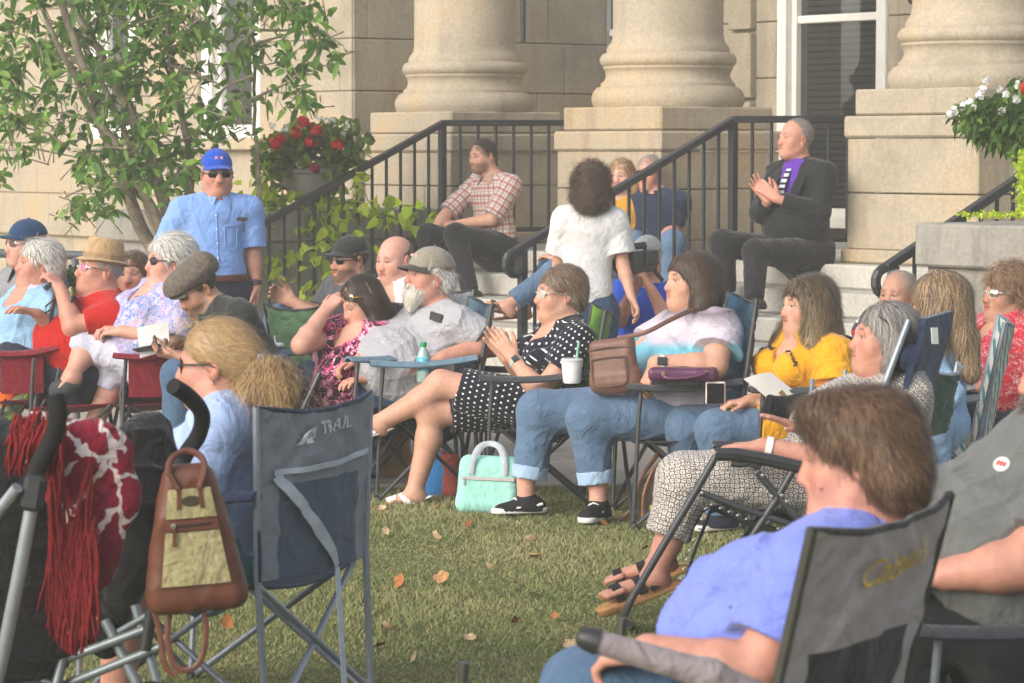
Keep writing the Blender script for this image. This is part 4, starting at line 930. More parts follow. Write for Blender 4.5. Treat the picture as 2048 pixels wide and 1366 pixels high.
        if not top.get('skirt') and not top.get('low'): S.cut(V - up * top.get('hem', .10), -up, .006)
        if top.get('vneck'):
            vn = top['vneck']; S.el(N + fw * .10 * w - up * (.03 + vn * .5), (.045 + vn * top.get('vw', .2), .09, vn + .03), np.stack([lat, fw, up], 1), .01, 1)
        else: S.el(N + up * .045 + fw * .02, (.062, .075, .05), np.stack([lat, fw, up], 1), .008, 1)
        S.noise = folds(top.get('fold', foldamp), top.get('ff', 34.), seed); S.namp = .006
        to = S.build(top.get('name', 'shirt'), top['m'], h, o, uv=True); tS = S
        if top.get('collar'):
            m = MB(); cm = top['collar']
            for s_ in (1, -1):
                def fn(u, v):
                    u = u * .94; r_ = .076 + .018 * v; ca = math.sin(R(180 * u)); cc = -math.cos(R(180 * u))
                    return N + up * (.045 - (.044 + .034 * u * u) * v - .016 * u) + lat * s_ * (r_ * (ca * .95 + .05) * (.9 + .1 * w) + .030 * v * u * u) + fw * (r_ * cc * .95 + .012 + .014 * u)
                m.sheet(fn, 10, 3, .004)
            m.build('collar', cm, to, True)
        if top.get('placket'):
            pass
    # --- trousers
    if bot:
        S = SDF(); g = bot.get('g', .014)
        S.rc(B * bot.get('rise', .25) + V * (1 - bot.get('rise', .25)), V, .148 * w * (1 + .2 * fatb) + g, .168 * w + g, .05, (fw, .72 + .1 * fatb))
        for i in (0, 1):
            l = Lg[i]
            if l is None: continue
            fr = bot.get('len', 2.0)
            if isinstance(fr, (tuple, list)): fr = fr[i]
            S.rc(Hp[i], l['k'], .092 * legr + g, .068 * legr + g, .05)
            if fr > 1: e_ = l['k'] + (l['a'] - l['k']) * (fr - 1); r1 = .068 * legr + g * .9; r2 = bot.get('hemr', .050) + g; S.rc(l['k'], e_, r1, r2, .04, None, 0, True)
        S.noise = folds(bot.get('fold', .0042), 26., seed + 5); S.namp = .006
        bo = S.build(bot.get('name', 'trousers'), bot['m'], h * 1.1, o, uv=True)
        if bot.get('cuff'):
            for i in (0, 1):
                l = Lg[i]
                if l is None: continue
                S = SDF(); e_ = l['k'] + (l['a'] - l['k']) * (bot['len'] - 1); d = nrm(l['a'] - l['k']); q = e_ - d * .055
                S.rc(q, e_ + d * .004, bot.get('hemr', .05) + g + .010, bot.get('hemr', .05) + g + .009, .01, None, 0, True); S.cut(q, -d, .004); S.noise = folds(.002, 60, seed); S.namp = .003
                S.build('cuff', bot['cuff'], h, bo)
        if bot.get('belt'):
            S = SDF(); c = B * .42 + V * .58; S.rc(c - up * .018, c + up * .018, .150 * w * (1 + .28 * fatb) + .037, None, .01, (fw, .72 + .1 * fatb)); S.cut(c + up * .020, up); S.cut(c - up * .020, -up); S.build('belt', bot['belt'], h, o)
    # --- shoes
    if shoes:
        for i in (0, 1):
            l = Lg[i]
            if l is None: continue
            shoe(l, shoes, o, h, i)
    return dict(o=o, S=tS if top else None, to=to if top else None, h=hd, N=N, V=V, B=B, C=Cn, Sh=Sh, Hp=Hp, A=A, L=Lg, fw=fw, lat=lat, up=up, p=p3)
def onto(f, p, off=.003):
    p = np.atleast_2d(np.asarray(p, float)).copy()
    for _ in range(7): d, g = f['S'].grad(p); d = f['S'].ev(p); p = p - g * (d - off)[:, None]
    return p
def decal(f, pts, r, name, mat, closed=False, n=8, parent=None, off=.002):
    """a flat seam, strip or cord that lies on the garment"""
    pts = [np.asarray(x, float) for x in pts]; q = []
    for i in range(len(pts) - (0 if closed else 1)):
        a, b = pts[i], pts[(i + 1) % len(pts)]
        for k in range(n): q.append(a + (b - a) * k / n)
    if not closed: q.append(pts[-1])
    q = onto(f, q, off); m = MB(); m.tube(list(q), r, 6, closed); return m.build(name, mat, parent or f['to'], True)
def front(f, x, z):          # point before the chest: x to the person's left, z up from the chest centre
    return f['C'] + f['lat'] * x + f['up'] * z + f['fw'] * .16
def buttons(f, zs, mat, x=0.0):
    for z in zs:
        p = onto(f, front(f, x, z), .003)[0]; m = MB(); m.lathe([(.001, .003), (.005, .002), (.0055, -.001)], p, 8, f['fw']); m.build('button', mat, f['to'], True)
def shoe(l, st, o, h, i):
    an = l['a']; d = nrm(l['t'] - an); d0 = d.copy(); sd = nrm(np.cross(d, V3(0, 0, 1))); up = np.cross(sd, d)
    heel = an - d * .045 - up * .055; toe = l['t'] - up * .02
    S = SDF(); S.rc(heel + d * .01, toe - d * .03, .038, .036, .02, (up, .9)); S.rc(an - up * .01, heel + d * .03, .044, .042, .03)
    S.rc(an - up * .03, toe - d * .05, .036, .030, .03); bot = heel - up * .022
    fl = nrm(np.cross(nrm(toe - heel), sd)); fl = fl if fl[2] > 0 else -fl
    if abs(d[2]) < .5 and st.get('flat', 1): fl = V3(0, 0, 1) if abs(fl[2]) > .9 else fl
    S.cut(bot, -fl, .004); so_ = S.build('shoe', st['m'], h * .9, o)
    S = SDF(); S.rc(heel + d * .005, toe - d * .028, .042, .041, .02); S.cut(bot + fl * .018, fl, .003); S.cut(bot - fl * .006, -fl, .003); S.build('sole', st.get('sole', M_BLACK), h * .8, so_)
    if st.get('stripe'):
        for s_ in (1, -1):
            m = MB(); c0 = heel + up * .012 - d * .01 + sd * s_ * .041; pts = [c0, c0 + d * .06 + up * .006, c0 + d * .11 + up * .024 - sd * s_ * .004, c0 + d * .145 + up * .010 - sd * s_ * .006]
            m.tube(pts, [.006, .008, .006, .003], 6); m.build('side_stripe', M_WHITE, so_, True)
        m = MB()
        for k in range(5): c = an + d * (.045 + .018 * k) + up * (.008 - .010 * k); m.tube([c - sd * .022, c + up * .010, c + sd * .022], .0035, 5); m.tube([c - sd * .02, c + up * .012 + d * .008, c + sd * .02 + d * .016], .003, 5)
        m.build('laces', M_WHITE, so_, True)
# ------------------------------------------------------------ chairs and belongings
class FR:
    """local frame on the ground: x to the sitter's left, f forward, z up"""
    def __init__(s, c, yaw, sc=1.0):
        s.c = np.array((c[0], c[1], c[2] if len(c) > 2 else 0.0)); s.f = V3(math.sin(R(yaw)), -math.cos(R(yaw)), 0); s.l = np.cross(V3(0, 0, 1), s.f); s.sc = sc
    def __call__(s, x, f, z): return s.c + (s.l * x + s.f * f) * s.sc + V3(0, 0, z * s.sc)
def text_mesh(body, size, fn, name, mat, parent, shear=0.0, th=.002):
    """lettering laid on a surface; fn(x, y, d) -> world point"""
    cu = bpy.data.curves.new('t', 'FONT'); cu.body = body; cu.size = size; cu.align_x = 'CENTER'; cu.shear = shear; cu.resolution_u = 3
    o = bpy.data.objects.new('t', cu); COL.objects.link(o); dg = bpy.context.evaluated_depsgraph_get(); me = o.evaluated_get(dg).to_mesh(); bm = bmesh.new(); bm.from_mesh(me); bmesh.ops.triangulate(bm, faces=bm.faces[:])
    for _ in range(4):
        es = [e for e in bm.edges if e.calc_length() > .006]
        if not es: break
        bmesh.ops.subdivide_edges(bm, edges=es, cuts=1); bmesh.ops.triangulate(bm, faces=bm.faces[:])
    bm.verts.index_update(); vs = [tuple(v.co) for v in bm.verts]; fs = [tuple(v.index for v in p.verts) for p in bm.faces]; bm.free(); o.evaluated_get(dg).to_mesh_clear(); bpy.data.objects.remove(o); bpy.data.curves.remove(cu)
    m = MB(); m.add([fn(x, y, th) for x, y, z in vs], fs); return m.build(name, mat, parent)
def camp_chair(label, c, yaw, seat_m, back_m, trim=None, frame=None, zs=.40, w=.29, bh=.90, lean=.13, arm_m=None, arms=(1, 1), cat='chair', group='folding camp chairs', sc=1.0, text=None, strap=None, foot=True, flapw=0, hidden_arm=False, panel=None, sit=.12, fb=-.20, ff=.13, side=None, sag=.05):
    frame = frame or M_FRAME; trim = trim or frame; arm_m = arm_m or seat_m; c = np.asarray(c, float) + V3(math.sin(R(yaw)), -math.cos(R(yaw)), 0) * sit; q = FR(c, yaw, sc); o = thing('camp_chair', label, cat, c, group)
    def tb(name, pts, r=.0095, mat=None): m = MB(); m.tube(pts, r * sc, 8); return m.build(name, mat or frame, o, True)
    for s_ in (1, -1):
        tb('leg', [q(s_ * w, ff + .06, .012), q(s_ * w * .98, fb, zs)]); tb('leg', [q(s_ * (w - .015), fb - .08, .012), q(s_ * (w - .015), ff, zs)])
        tb('leg', [q(s_ * w, ff + .07, .012), q(-s_ * w * .96, ff + .02 + s_ * .012, zs)]); tb('leg', [q(s_ * w, fb - .09, .012), q(-s_ * w * .96, fb - .03 + s_ * .012, zs)])
        tb('upright', [q(s_ * w, fb - .07, .03), q(s_ * (w + .005), fb - .05, zs + .05), q(s_ * (w + .02), fb - lean, bh + .0)], .0105)
        tb('arm_post', [q(s_ * (w + .0), ff + .07, .03), q(s_ * (w + .015), ff + .05, zs + .10), q(s_ * (w + .02), ff + .04, zs + .235)])
        if foot:
            for f_ in (ff + .065, fb - .085): m = MB(); m.lathe([(.018 * sc, 0), (.020 * sc, .006), (.016 * sc, .022 * sc)], q(s_ * w, f_, 0), 10); m.build('foot', M_BLACK, o, True)
        if arms[0 if s_ > 0 else 1]:
            m = MB()
            def fa(u, v): f_ = ff + .10 - u * (ff - fb + .16); return q(s_ * (w + .02 + (v - .5) * (.062 + .015 * math.sin(u * 3.1))), f_, zs + .245 + .02 * u - .018 * math.sin(math.pi * u) - .02 * (abs(v - .5) * 2) ** 2)
            m.sheet(fa, 10, 6, .010 * sc); a = m.build('armrest', arm_m, o, True)
            if side: m = MB(); m.sheet(lambda u, v: q(s_ * (w + .022 + .010 * math.sin(3 * u)), ff + .03 - u * (ff - fb + .02), zs + .235 - .20 * v), 8, 6, .005); m.build('side_panel', side, o, True)
    m = MB()
    def fs(u, v): x = (u - .5) * 2 * (w - .004); f_ = fb - .02 + v * (ff - fb + .05); return q(x, f_, zs + .005 - .055 * (1 - (2 * u - 1) ** 2) * (.5 + .5 * math.sin(math.pi * min(1, v + .12))) - .008 * v)
    m.sheet(fs, 14, 10, .006 * sc); m.build('seat', seat_m, o, True)
    bz0 = zs + .015
    def fbk(u, v, off=0.0):
        z = bz0 + v * (bh - bz0); f_ = fb - .05 - (lean - .05) * v - sag * (1 - (2 * u - 1) ** 2) - off + .006 * math.sin(9 * u + 4 * v) * math.sin(7 * v) + .004 * math.sin(23 * u - 9 * v + 2 * math.sin(11 * v)) + .003 * math.sin(31 * v + 5 * math.sin(8 * u)); return q((u - .5) * 2 * (w + .005 + .015 * v), f_, z - .030 * (1 - (2 * u - 1) ** 2) * v ** 3)
    m = MB()
    if panel:
        m.cm = 0; m.sheet(lambda u, v: fbk(u, .55 + v * .45), 26, 12, .007 * sc); m.cm = 1; m.sheet(lambda u, v: fbk(.5 + (u - .5) * .70, v * .549), 12, 8, .006 * sc)
        m.cm = 0; m.sheet(lambda u, v: fbk(.15 * u, v * .549), 3, 8, .006 * sc); m.sheet(lambda u, v: fbk(1 - .15 * u, v * .549), 3, 8, .006 * sc); bk = m.build('backrest', [back_m, panel], o, True)
    else: m.sheet(fbk, 26, 20, .007 * sc); bk = m.build('backrest', back_m, o, True)
    m = MB(); m.tube([fbk(0, 0), *[fbk(0, v / 6) for v in range(1, 7)], *[fbk(u / 12, 1) for u in range(1, 13)], *[fbk(1, 1 - v / 6) for v in range(1, 7)]], .0075 * sc, 6); m.build('piping', trim, bk, True)
    if strap: m = MB(); strap(m, fbk, q); m.build('strap', plain('grey_webbing', (.40, .44, .48, 1), .8, .2), bk, True)
    if text: text(fbk, bk)
    return o, q, fbk
M_NAVYF = cloth('navy_chair_fabric', (.030, .044, .090, 1)); M_CHARF = cloth('charcoal_chair_fabric', (.042, .046, .052, 1)); M_REDF = cloth('burgundy_chair_fabric', (.20, .012, .022, 1)); M_GREENF = cloth('green_chair_fabric', (.10, .20, .105, 1)); M_DGREEN = cloth('dark_green_chair_fabric', (.022, .070, .040, 1)); M_SLATE = cloth('slate_chair_fabric', (.19, .205, .225, 1)); M_TAUPE = cloth('taupe_chair_fabric', (.34, .29, .29, 1)); M_TEALF = cloth('blue_grey_fabric', (.12, .20, .26, 1)); M_LIMEF = cloth('lime_chair_fabric', (.16, .36, .04, 1))
M_PAPER = plain('grey_card', (.50, .47, .43, 1), .85, .15, 0, .05, 20)
LEATH = plain('brown_leather', (.105, .036, .020, 1), .42, .4, 0, .25, 22, .35)
def solid_bag(name, label, cat, c, A, prof, th, mat, bev=.02, group=None, puff=.02, h=.006):
    """soft bag from a front outline (x, z) in metres, bulging front and back"""
    t = thing(name, label, cat, c, group); A = np.asarray(A); S = SDF(); n = len(prof)
    return t
def loc3(c, yaw, pitch=0, roll=0):
    A = np.array((Euler((0, 0, R(yaw))).to_matrix() @ Euler((R(pitch), 0, 0)).to_matrix() @ Euler((0, R(roll), 0)).to_matrix())); c = np.asarray(c, float)
    return (lambda x, f, z: c + A @ np.array((x, -f, z))), A
def flat_card(name, label, cat, corners, mat, th=.002, group=None):
    t = MB(); a, b, c_, d = [np.asarray(x, float) for x in corners]
    t.sheet(lambda u, v: (a * (1 - u) + b * u) * (1 - v) + (d * (1 - u) + c_ * u) * v + V3(0, -.004, .006) * math.sin(math.pi * u) * (1 - v), 8, 6, th); o = t.build(name, mat, None, True, (a + c_) / 2); return tag(o, label, cat, group)
def band(mb, c, d, r, wd, th=.004, n=20, e=(0, 0, 1)):
    d = nrm(d); x = nrm(np.cross(d, e)); y = np.cross(d, x); vs = []
    for rr, z in ((r, -wd / 2), (r + th, -wd / 2), (r + th, wd / 2), (r, wd / 2)):
        for k in range(n): a = 6.2832 * k / n; vs.append(c + d * z + rr * (math.cos(a) * x + math.sin(a) * y))
    mb.add(vs, [(i * n + k, i * n + (k + 1) % n, ((i + 1) % 4) * n + (k + 1) % n, ((i + 1) % 4) * n + k) for i in range(4) for k in range(n)])
def watch(f, i, strap, face=None, r=.031, back=.015, toward=(0, -1, .3), fs=.017):
    a = f['A'][i]; d = nrm(a['e'] - a['w']); c = a['w'] + d * back; m = MB(); band(m, c, d, r, .022); o = m.build('watch', strap, f['o'], True)
    if face: n = nrm(np.asarray(toward, float) - d * np.dot(toward, d)); m = MB(); m.box(c + n * (r + .004), (fs, fs * .85, .005), np.stack([d, np.cross(n, d), n], 1), .003); m.build('watch_face', face, o)
    return o
# ------------------------------------------------------------ hair recipes (local: x to the person's left, f forward, z up)
def long_hair(f, cols, L=.16, n=1700, curl=.35, cf=45, width=.0045, seed=1, vol=0.0, res=.0065, part=.06, face=None, ends=None, grav=.35, lump=.007, lift=.006, r1=.024, tips=None):
    h = f['h']; pr = [('e', (0, -.018, .036), (.082 + vol, .104 + vol, .090 + vol * .6)), ('e', (0, -.055, -.03), (.084 + vol, .073 + vol * .5, .09))]
    ends = ends or [(.088, .012, -.06 - L), (-.088, .012, -.06 - L), (0, -.115, -.06 - L)]
    for (x, f_, z) in ends:
        sx = np.sign(x); st = (.064 * sx, -.02 if x else -.06, -.01); md = (st[0] * .3 + x * .8, st[1] * .35 + f_ * .65, -.07 + .3 * (z + .06)); pr.append(('c', st, md, .040 + vol * .5, .036 + vol * .5, .05)); pr.append(('c', md, (x, f_, z), .036 + vol * .5, r1 + vol * .4, .04))
    def fl(l):
        d = l - np.array((0, part, .13)); d[:, 2] -= .05; d = d / (np.linalg.norm(d, axis=1, keepdims=True) + 1e-9); k = np.clip((.06 - l[:, 2]) / .08, 0, 1)[:, None]
        return d * (1 - k * .85) + np.array((0, -.05, -1.0)) * k * 1.3
    return hair(h, f['o'], pr, cols, fl, face or FACECUT, n=n, nstep=10, step=.020, width=width, curl=curl, cf=cf, grav=grav, seed=seed, res=res, lift=lift, lump=lump, fr=60, tips=tips)
def puffy_hair(f, cols, vol=.008, n=1500, curl=.8, cf=90, seed=1, width=.0045, zb=-.055, facec=None, ear=True, step=.010, extra=(), lump=.007, res=.006, lift=.006, fr=60):
    h = f['h']; pr = [('e', (0, -.022, .040), (.083 + vol, .104 + vol, .090 + vol)), ('e', (0, -.062, -.010), (.078 + vol, .062 + vol, .072))] + list(extra)
    ct = list(facec or FACECUT) + [('p', (0, 0, zb), (0, .1, -1))]
    if ear: ct += [('r', (.075, .012, -.012), (.12, .0, -.05), .026, .03), ('r', (-.075, .012, -.012), (-.12, .0, -.05), .026, .03)]
    return hair(h, f['o'], pr, cols, f_from((0, .05, .11), (0, -.35, -.45)), ct, n=n, nstep=7, step=step, width=width, curl=curl, cf=cf, grav=.2, seed=seed, lift=lift, lump=lump, fr=fr, res=res)
def beard(f, cols, L=.05, n=900, seed=3, w=1.0):
    h = f['h']; pr = [('e', (0, .062, -.088), (.050 * w, .038, .036)), ('c', (0, .074, -.088), (0, .070, -.098 - L), .034, .020, .04), ('c', (.055, .012, -.030), (.030, .055, -.088), .016, .024, .03), ('c', (-.055, .012, -.030), (-.030, .055, -.088), .016, .024, .03), ('c', (.026, .088, -.058), (0, .098, -.048), .008, .008, .01), ('c', (-.026, .088, -.058), (0, .098, -.048), .008, .008, .01)]
    return hair(h, f['o'], pr, cols, f_from((0, .03, .0), (0, .2, -1.2)), [('e', (0, .108, -.0625), (.018, .016, .0055), .005)], n=n, nstep=5, step=.011, width=.0035, curl=.5, cf=80, grav=.4, seed=seed, lift=.006, lump=.004, name='beard', res=.006)
WHITEH = [(.62, .60, .55), (.48, .46, .42), (.72, .70, .66)]; GREYH = [(.30, .28, .26), (.20, .185, .17), (.40, .38, .35)]; DARKB = [(.040, .026, .018), (.065, .040, .026), (.022, .015, .011)]; BROWN = [(.12, .062, .030), (.075, .040, .022), (.18, .10, .05)]; BLOND = [(.44, .28, .12), (.30, .18, .075), (.55, .38, .19), (.20, .12, .06)]
LB = 'light blue'; GP = None
JEAN_L = denim('light_denim', (.082, .140, .225, 1)); JEAN_M = denim('mid_denim', (.055, .105, .18, 1)); JEAN_D = denim('dark_denim', (.022, .048, .095, 1)); NAVYP = cloth('navy_trousers', (.026, .031, .05, 1)); BLACKP = cloth('black_trousers', (.018, .018, .020, 1)); BLACKC = cloth('black_tshirt', (.028, .03, .029, 1))
SH_BLK = dict(m=plain('black_shoe', (.015, .015, .016, 1), .5, .4), sole=M_BLACK)
# 1 standing man in the blue cap
f = person('standing man in a royal blue cap, dark sunglasses and light blue shirt by the tree', 15.8, (434, 346), 14, 4, hs=1.06, by=18, neck=(432, 404), chest=(425, 455, -.03), belly=(425, 525, -.06), pelvis=(436, 578), sw=.195, w=1.03, fatb=.0, skin='ruddy', face=dict(fat=.8, age=1, nose=1.1),
  arms=[dict(e=(505, 512), w=(512, 572, -.04), h=(512, 596, -.05), n=(-1, 0, 0), curl=40), dict(e=(330, 505), w=(352, 575, -.08), h=(365, 600, -.1), n=(1, 0, 0))], legs=[dict(k=(478, 700), a=(480, 850), t=(496, 862, -.15)), dict(k=(410, 700), a=(404, 850), t=(400, 862, -.15))],
  top=dict(m=cloth('light_blue_shirt', (.20, .34, .66, 1), wr=.3), sl=.82, collar=cloth('light_blue_shirt', (.20, .34, .66, 1)), hem=-.045, flare=.02, g=.022), bot=dict(m=NAVYP, rise=.40, g=.018, belt=plain('brown_belt', (.10, .035, .02, 1), .5)), shoes=SH_BLK, seed=3, noeyes=True)
short_hair(f['h'], f['o'], GREYH, seed=2, under=.040); glasses(f['h'], f['o'], M_GLASS, M_BLACK)
BLUEC = cloth('royal_blue_cap', (.012, .07, .42, 1)); cap(f['h'], f['o'], BLUEC, BLUEC, logo=[(.012, .085, .008, .008), (-.014, .085, .009, .009)]); watch(f, 0, M_BLACK, M_BLACK)
decal(f, [front(f, 0, .10), front(f, 0, 0), front(f, .0, -.12), front(f, 0, -.22)], .004, 'placket', cloth('light_blue_shirt', (.20, .34, .66, 1))); buttons(f, [.08, .0, -.08, -.16], M_WHITE); decal(f, [front(f, .05, .01), front(f, .15, .01), front(f, .15, -.10), front(f, .10, -.12), front(f, .05, -.10)], .003, 'pocket', cloth('light_blue_shirt', (.20, .34, .66, 1)), True)
m = MB(); m.box(P(484, 438, 15.56), (.030, .008, .010), None, .005); m.box(P(487, 452, 15.565), (.004, .004, .03)); m.build('pocket_glasses', M_BLACK, f['o'])
# 2 far left man in the navy cap
f = person('man at the far left edge in a navy cap, glasses and grey shirt', 14.3, (52, 488), -55, -2, by=-45, neck=(62, 545), pelvis=(70, 720), w=1.1, fatb=.2, skin='pink', face=dict(age=1), arms=[dict(e=(110, 640), w=(60, 680), h=(40, 690)), dict(e=(-20, 620), w=(-10, 680), h=(-5, 700))], top=dict(m=cloth('grey_shirt', (.22, .225, .24, 1)), sl=.8, collar=cloth('grey_shirt', (.22, .225, .24, 1))), bot=dict(m=NAVYP, len=1.0), legs=[dict(k=(-30, 730), a=(-40, 850), t=(-70, 860)), dict(k=(-40, 720), a=(-60, 850), t=(-90, 860))], h=.0065)
NC = cloth('navy_cap', (.018, .05, .115, 1)); short_hair(f['h'], f['o'], GREYH, seed=4, under=.040); cap(f['h'], f['o'], NC, NC); glasses(f['h'], f['o'], plain('tinted_lens', (.12, .07, .06, 1), .15, .5), M_CHROME, name='glasses')
# 3 woman in the light blue sweater
f = person('white haired woman in a pale blue sweater with sunglasses up on her head', 13.9, (76, 530), -62, -8, by=-55, neck=(84, 585), chest=(55, 630), pelvis=(45, 735), w=1.15, fatb=.2, bust=.3, skin='ruddy', face=dict(age=1, fat=.3), arms=[dict(e=(110, 660), w=(75, 628, -.1), h=(58, 622, -.12), n=(0, 0, -1)), dict(e=(-40, 660), w=(-30, 700), h=(-20, 705))], top=dict(m=cloth('pale_blue_sweater', (.26, .43, .62, 1)), sl=(1.0, 1.6), collar=cloth('pale_pink_collar', (.55, .46, .55, 1)), vneck=.05), bot=dict(m=NAVYP), legs=[dict(k=(-30, 700), a=(-30, 850), t=(-70, 858)), dict(k=(-60, 705), a=(-70, 850), t=(-110, 858))], h=.006, drop=.06)
puffy_hair(f, WHITEH, .006, seed=5, curl=.5, n=1300); glasses(f['h'], f['o'], M_GLASS, plain('blue_frame', (.10, .16, .22, 1), .3), up=.075, back=.05, name='sunglasses', tilt=35)
camp_chair('burgundy folding chair of the woman in the pale blue sweater', f['V'] * V3(1, 1, 0), -75, M_REDF, M_REDF, zs=.40, ff=-.02, side=M_REDF)
# 5 man in red
f = person('man in a red polo shirt and tan brimmed hat with both hands on a cane', 13.84, (199, 540), -62, -9, by=-62, hs=1.06, neck=(215, 598), chest=(190, 640), belly=(150, 685), pelvis=(155, 738), w=1.15, fatb=.32, sw=.19, skin='ruddy', face=dict(fat=1.0, age=1, nose=1.15, neckr=.062),
  arms=[dict(e=(146, 652, -.03), w=(121, 578, .03), h=(104, 556, .06), n=(-.3, .3, -1), curl=45), dict(e=(85, 662, -.10), w=(98, 592, -.12), h=(100, 566, -.14), n=(-.3, -.3, -1), curl=45)], legs=[dict(k=(30, 706), a=(18, 800), t=(-8, 850)), dict(k=(18, 690), a=(-10, 830), t=(-40, 850))],
  top=dict(m=cloth('red_polo', (.42, .012, .010, 1)), sl=.72, collar=cloth('red_polo', (.42, .012, .010, 1)), g=.014), bot=dict(m=NAVYP, len=1.85), shoes=dict(m=plain('grey_lime_shoe', (.16, .20, .10, 1), .7), sole=plain('lime_sole', (.30, .45, .05, 1))), h=.0055, noeyes=False, armr=1.1)
decal(f, [front(f, 0, .12), front(f, 0, .06), front(f, 0, .0)], .004, 'placket', cloth('red_polo', (.42, .012, .010, 1))); buttons(f, [.10, .05], M_WHITE)
m = MB(); a, k_ = f['L'][0]['a'], f['L'][0]['k']; d = nrm(k_ - a); m.tube([a - d * .03, a + d * .05, a + d * .10], [.050, .054, .057], 14); m.build('sock', cloth('orange_sock', (.62, .10, .012, 1)), f['o'], True)
short_hair(f['h'], f['o'], GREYH, seed=6, under=.040); glasses(f['h'], f['o'], plain('rose_lens', (.40, .16, .24, 1), .12, .5), M_CHROME, name='glasses')
h_ = f['h']; STRAW = cloth('tan_straw', (.42, .285, .155, 1), .2); m = MB()
def bw(a): return 1.0 + .10 * math.cos(2 * a)
def hatp(r_, a, z): return h_.w(r_ * math.cos(a) * .86, r_ * math.sin(a) - .012, z + .022 * (abs(math.cos(a)) ** 2) * max(0, (r_ - .10) / .07) - .10 * (r_ * math.sin(a)) * 0)
m.sheet(lambda u, v: hatp(.090 + .038 * v, 6.2832 * u, .052 - .004 * v - .012 * v * v), 32, 5, .005); o = m.build('hat', STRAW, f['o'], True)
m = MB(); m.sheet(lambda u, v: hatp([.093, .092, .090, .086, .077, .055, .026, .002][int(round(v * 7))], 6.2832 * u, [.05, .075, .10, .125, .145, .152, .146, .142][int(round(v * 7))] - (.012 * math.cos(6.2832 * u - 1.57) ** 2 if v > .7 else 0)), 32, 7, .004); m.build('hat_crown', STRAW, o, True)
m = MB(); m.sheet(lambda u, v: hatp(.0965, 6.2832 * u, .052 + .022 * v), 32, 2, .003); m.build('hat_band', cloth('tan_band', (.30, .20, .11, 1)), o, True)
t_ = thing('cane', 'black walking cane under the clasped hands of the man in red', 'cane', P(76, 900, 13.6) * V3(1, 1, 0)); m = MB(); m.tube([P(112, 572, 13.7), P(103, 620, 13.68), P(72, 800, 13.62), P(58, 890, 13.6)], .011, 8); m.build('shaft', M_BLACK, t_, True)
m = MB(); m.tube([P(90, 578, 13.68), P(104, 566, 13.7), P(120, 570, 13.72), P(128, 582, 13.73)], .014, 8); m.build('handle', M_BLACK, t_, True); m = MB(); m.tube([P(107, 600, 13.66), P(92, 612, 13.62), P(91, 626, 13.62), P(103, 618, 13.64)], .005, 6); m.build('wrist_loop', M_BLACK, t_, True)
camp_chair('burgundy folding chair under the man in the red polo shirt', f['V'] * V3(1, 1, 0) + V3(.02, 0, 0), -70, M_REDF, M_REDF, zs=.38, arms=(0, 1))
# 6 woman behind, brown hair
f = person('brown haired woman in a navy jacket with white collar facing the camera', 14.8, (266, 548), -8, 0, by=-5, neck=(268, 600), pelvis=(270, 760), w=.95, skin='ruddy', sw=.16, arms=[dict(e=(318, 680), w=(290, 720), h=(280, 730)), dict(e=(225, 680), w=(250, 720), h=(260, 730))], top=dict(m=cloth('navy_jacket', (.020, .035, .075, 1)), sl=2.0, collar=cloth('white_collar', (.62, .60, .56, 1)), vneck=.04), bot=dict(m=NAVYP, len=1.0), legs=[dict(k=(290, 780, -.3), a=(290, 850, -.3), t=(290, 870, -.4)), dict(k=(250, 780, -.3), a=(250, 850, -.3), t=(250, 870, -.4))], h=.0065, paint=dict(lips=(.45, .10, .10)))
long_hair(f, BROWN, .03, n=1100, curl=.5, seed=7)
# 7 white haired woman with sunglasses
BLO = patt('pink_blue_blouse', floral([(.0, (.50, .36, .46, 1)), (.40, (.46, .48, .62, 1)), (.47, (.16, .22, .50, 1)), (.54, (.48, .44, .58, 1)), (.60, (.42, .14, .25, 1)), (.63, (.24, .32, .58, 1))], 22))
f = person('white haired woman in sunglasses, pastel patterned blouse and white capri trousers', 13.7, (338, 524), -62, -4, by=-58, hs=1.05, neck=(338, 585), chest=(310, 620), pelvis=(300, 712), w=1.08, bust=.45, fatb=.2, skin='pink', face=dict(age=1, fat=.6),
  arms=[dict(e=(350, 680, -.06), w=(240, 662, -.02), h=(212, 662, .05), n=(.2, .3, -1), curl=35), dict(e=(285, 680, 0), w=(245, 655, -.2), h=(222, 655, -.22), n=(0, 0, -1), curl=35)], legs=[dict(k=(168, 690, .06), a=(142, 752, -.05), t=(112, 780, -.06), bare=1), dict(k=(235, 725, -.05), a=(160, 905, -.1), t=(110, 930, -.1), bare=1)],
  top=dict(m=BLO, sl=1.0, vneck=.05, g=.018, flare=.03), bot=dict(m=cloth('white_capri', (.50, .50, .60, 1)), len=(1.25, 1.30), hemr=.052), h=.0055, noeyes=True)
puffy_hair(f, WHITEH, .012, seed=8, curl=.5, n=1500); glasses(f['h'], f['o'], M_GLASS, plain('brown_frame', (.05, .02, .015, 1), .3))
for i in (0,): S = SDF(); l = f['L'][0]; d = nrm(l['t'] - l['a']); S.rc(l['a'] + d * .03 + V3(0, 0, -.03), l['t'] - d * .01, .044, .040, .03); S.rc(l['a'] - d * .05 + V3(0, 0, -.065), l['t'] - V3(0, 0, .02), .024, .026, .03); S.build('shoe', plain('grey_mule', (.045, .05, .055, 1), .7), .006, f['o'])
camp_chair('burgundy folding chair under the woman in white capri trousers', f['V'] * V3(1, 1, 0), -72, M_REDF, M_REDF, zs=.40, w=.28, ff=.01, side=M_REDF)
flat_card('paper_card', 'white card standing in the lap of the woman in the pastel blouse', 'card', [P(274, 656, 13.35), P(336, 646, 13.35), P(340, 700, 13.3), P(280, 716, 13.3)], plain('pale_card', (.55, .56, .55, 1), .85, .15, 0, .04))
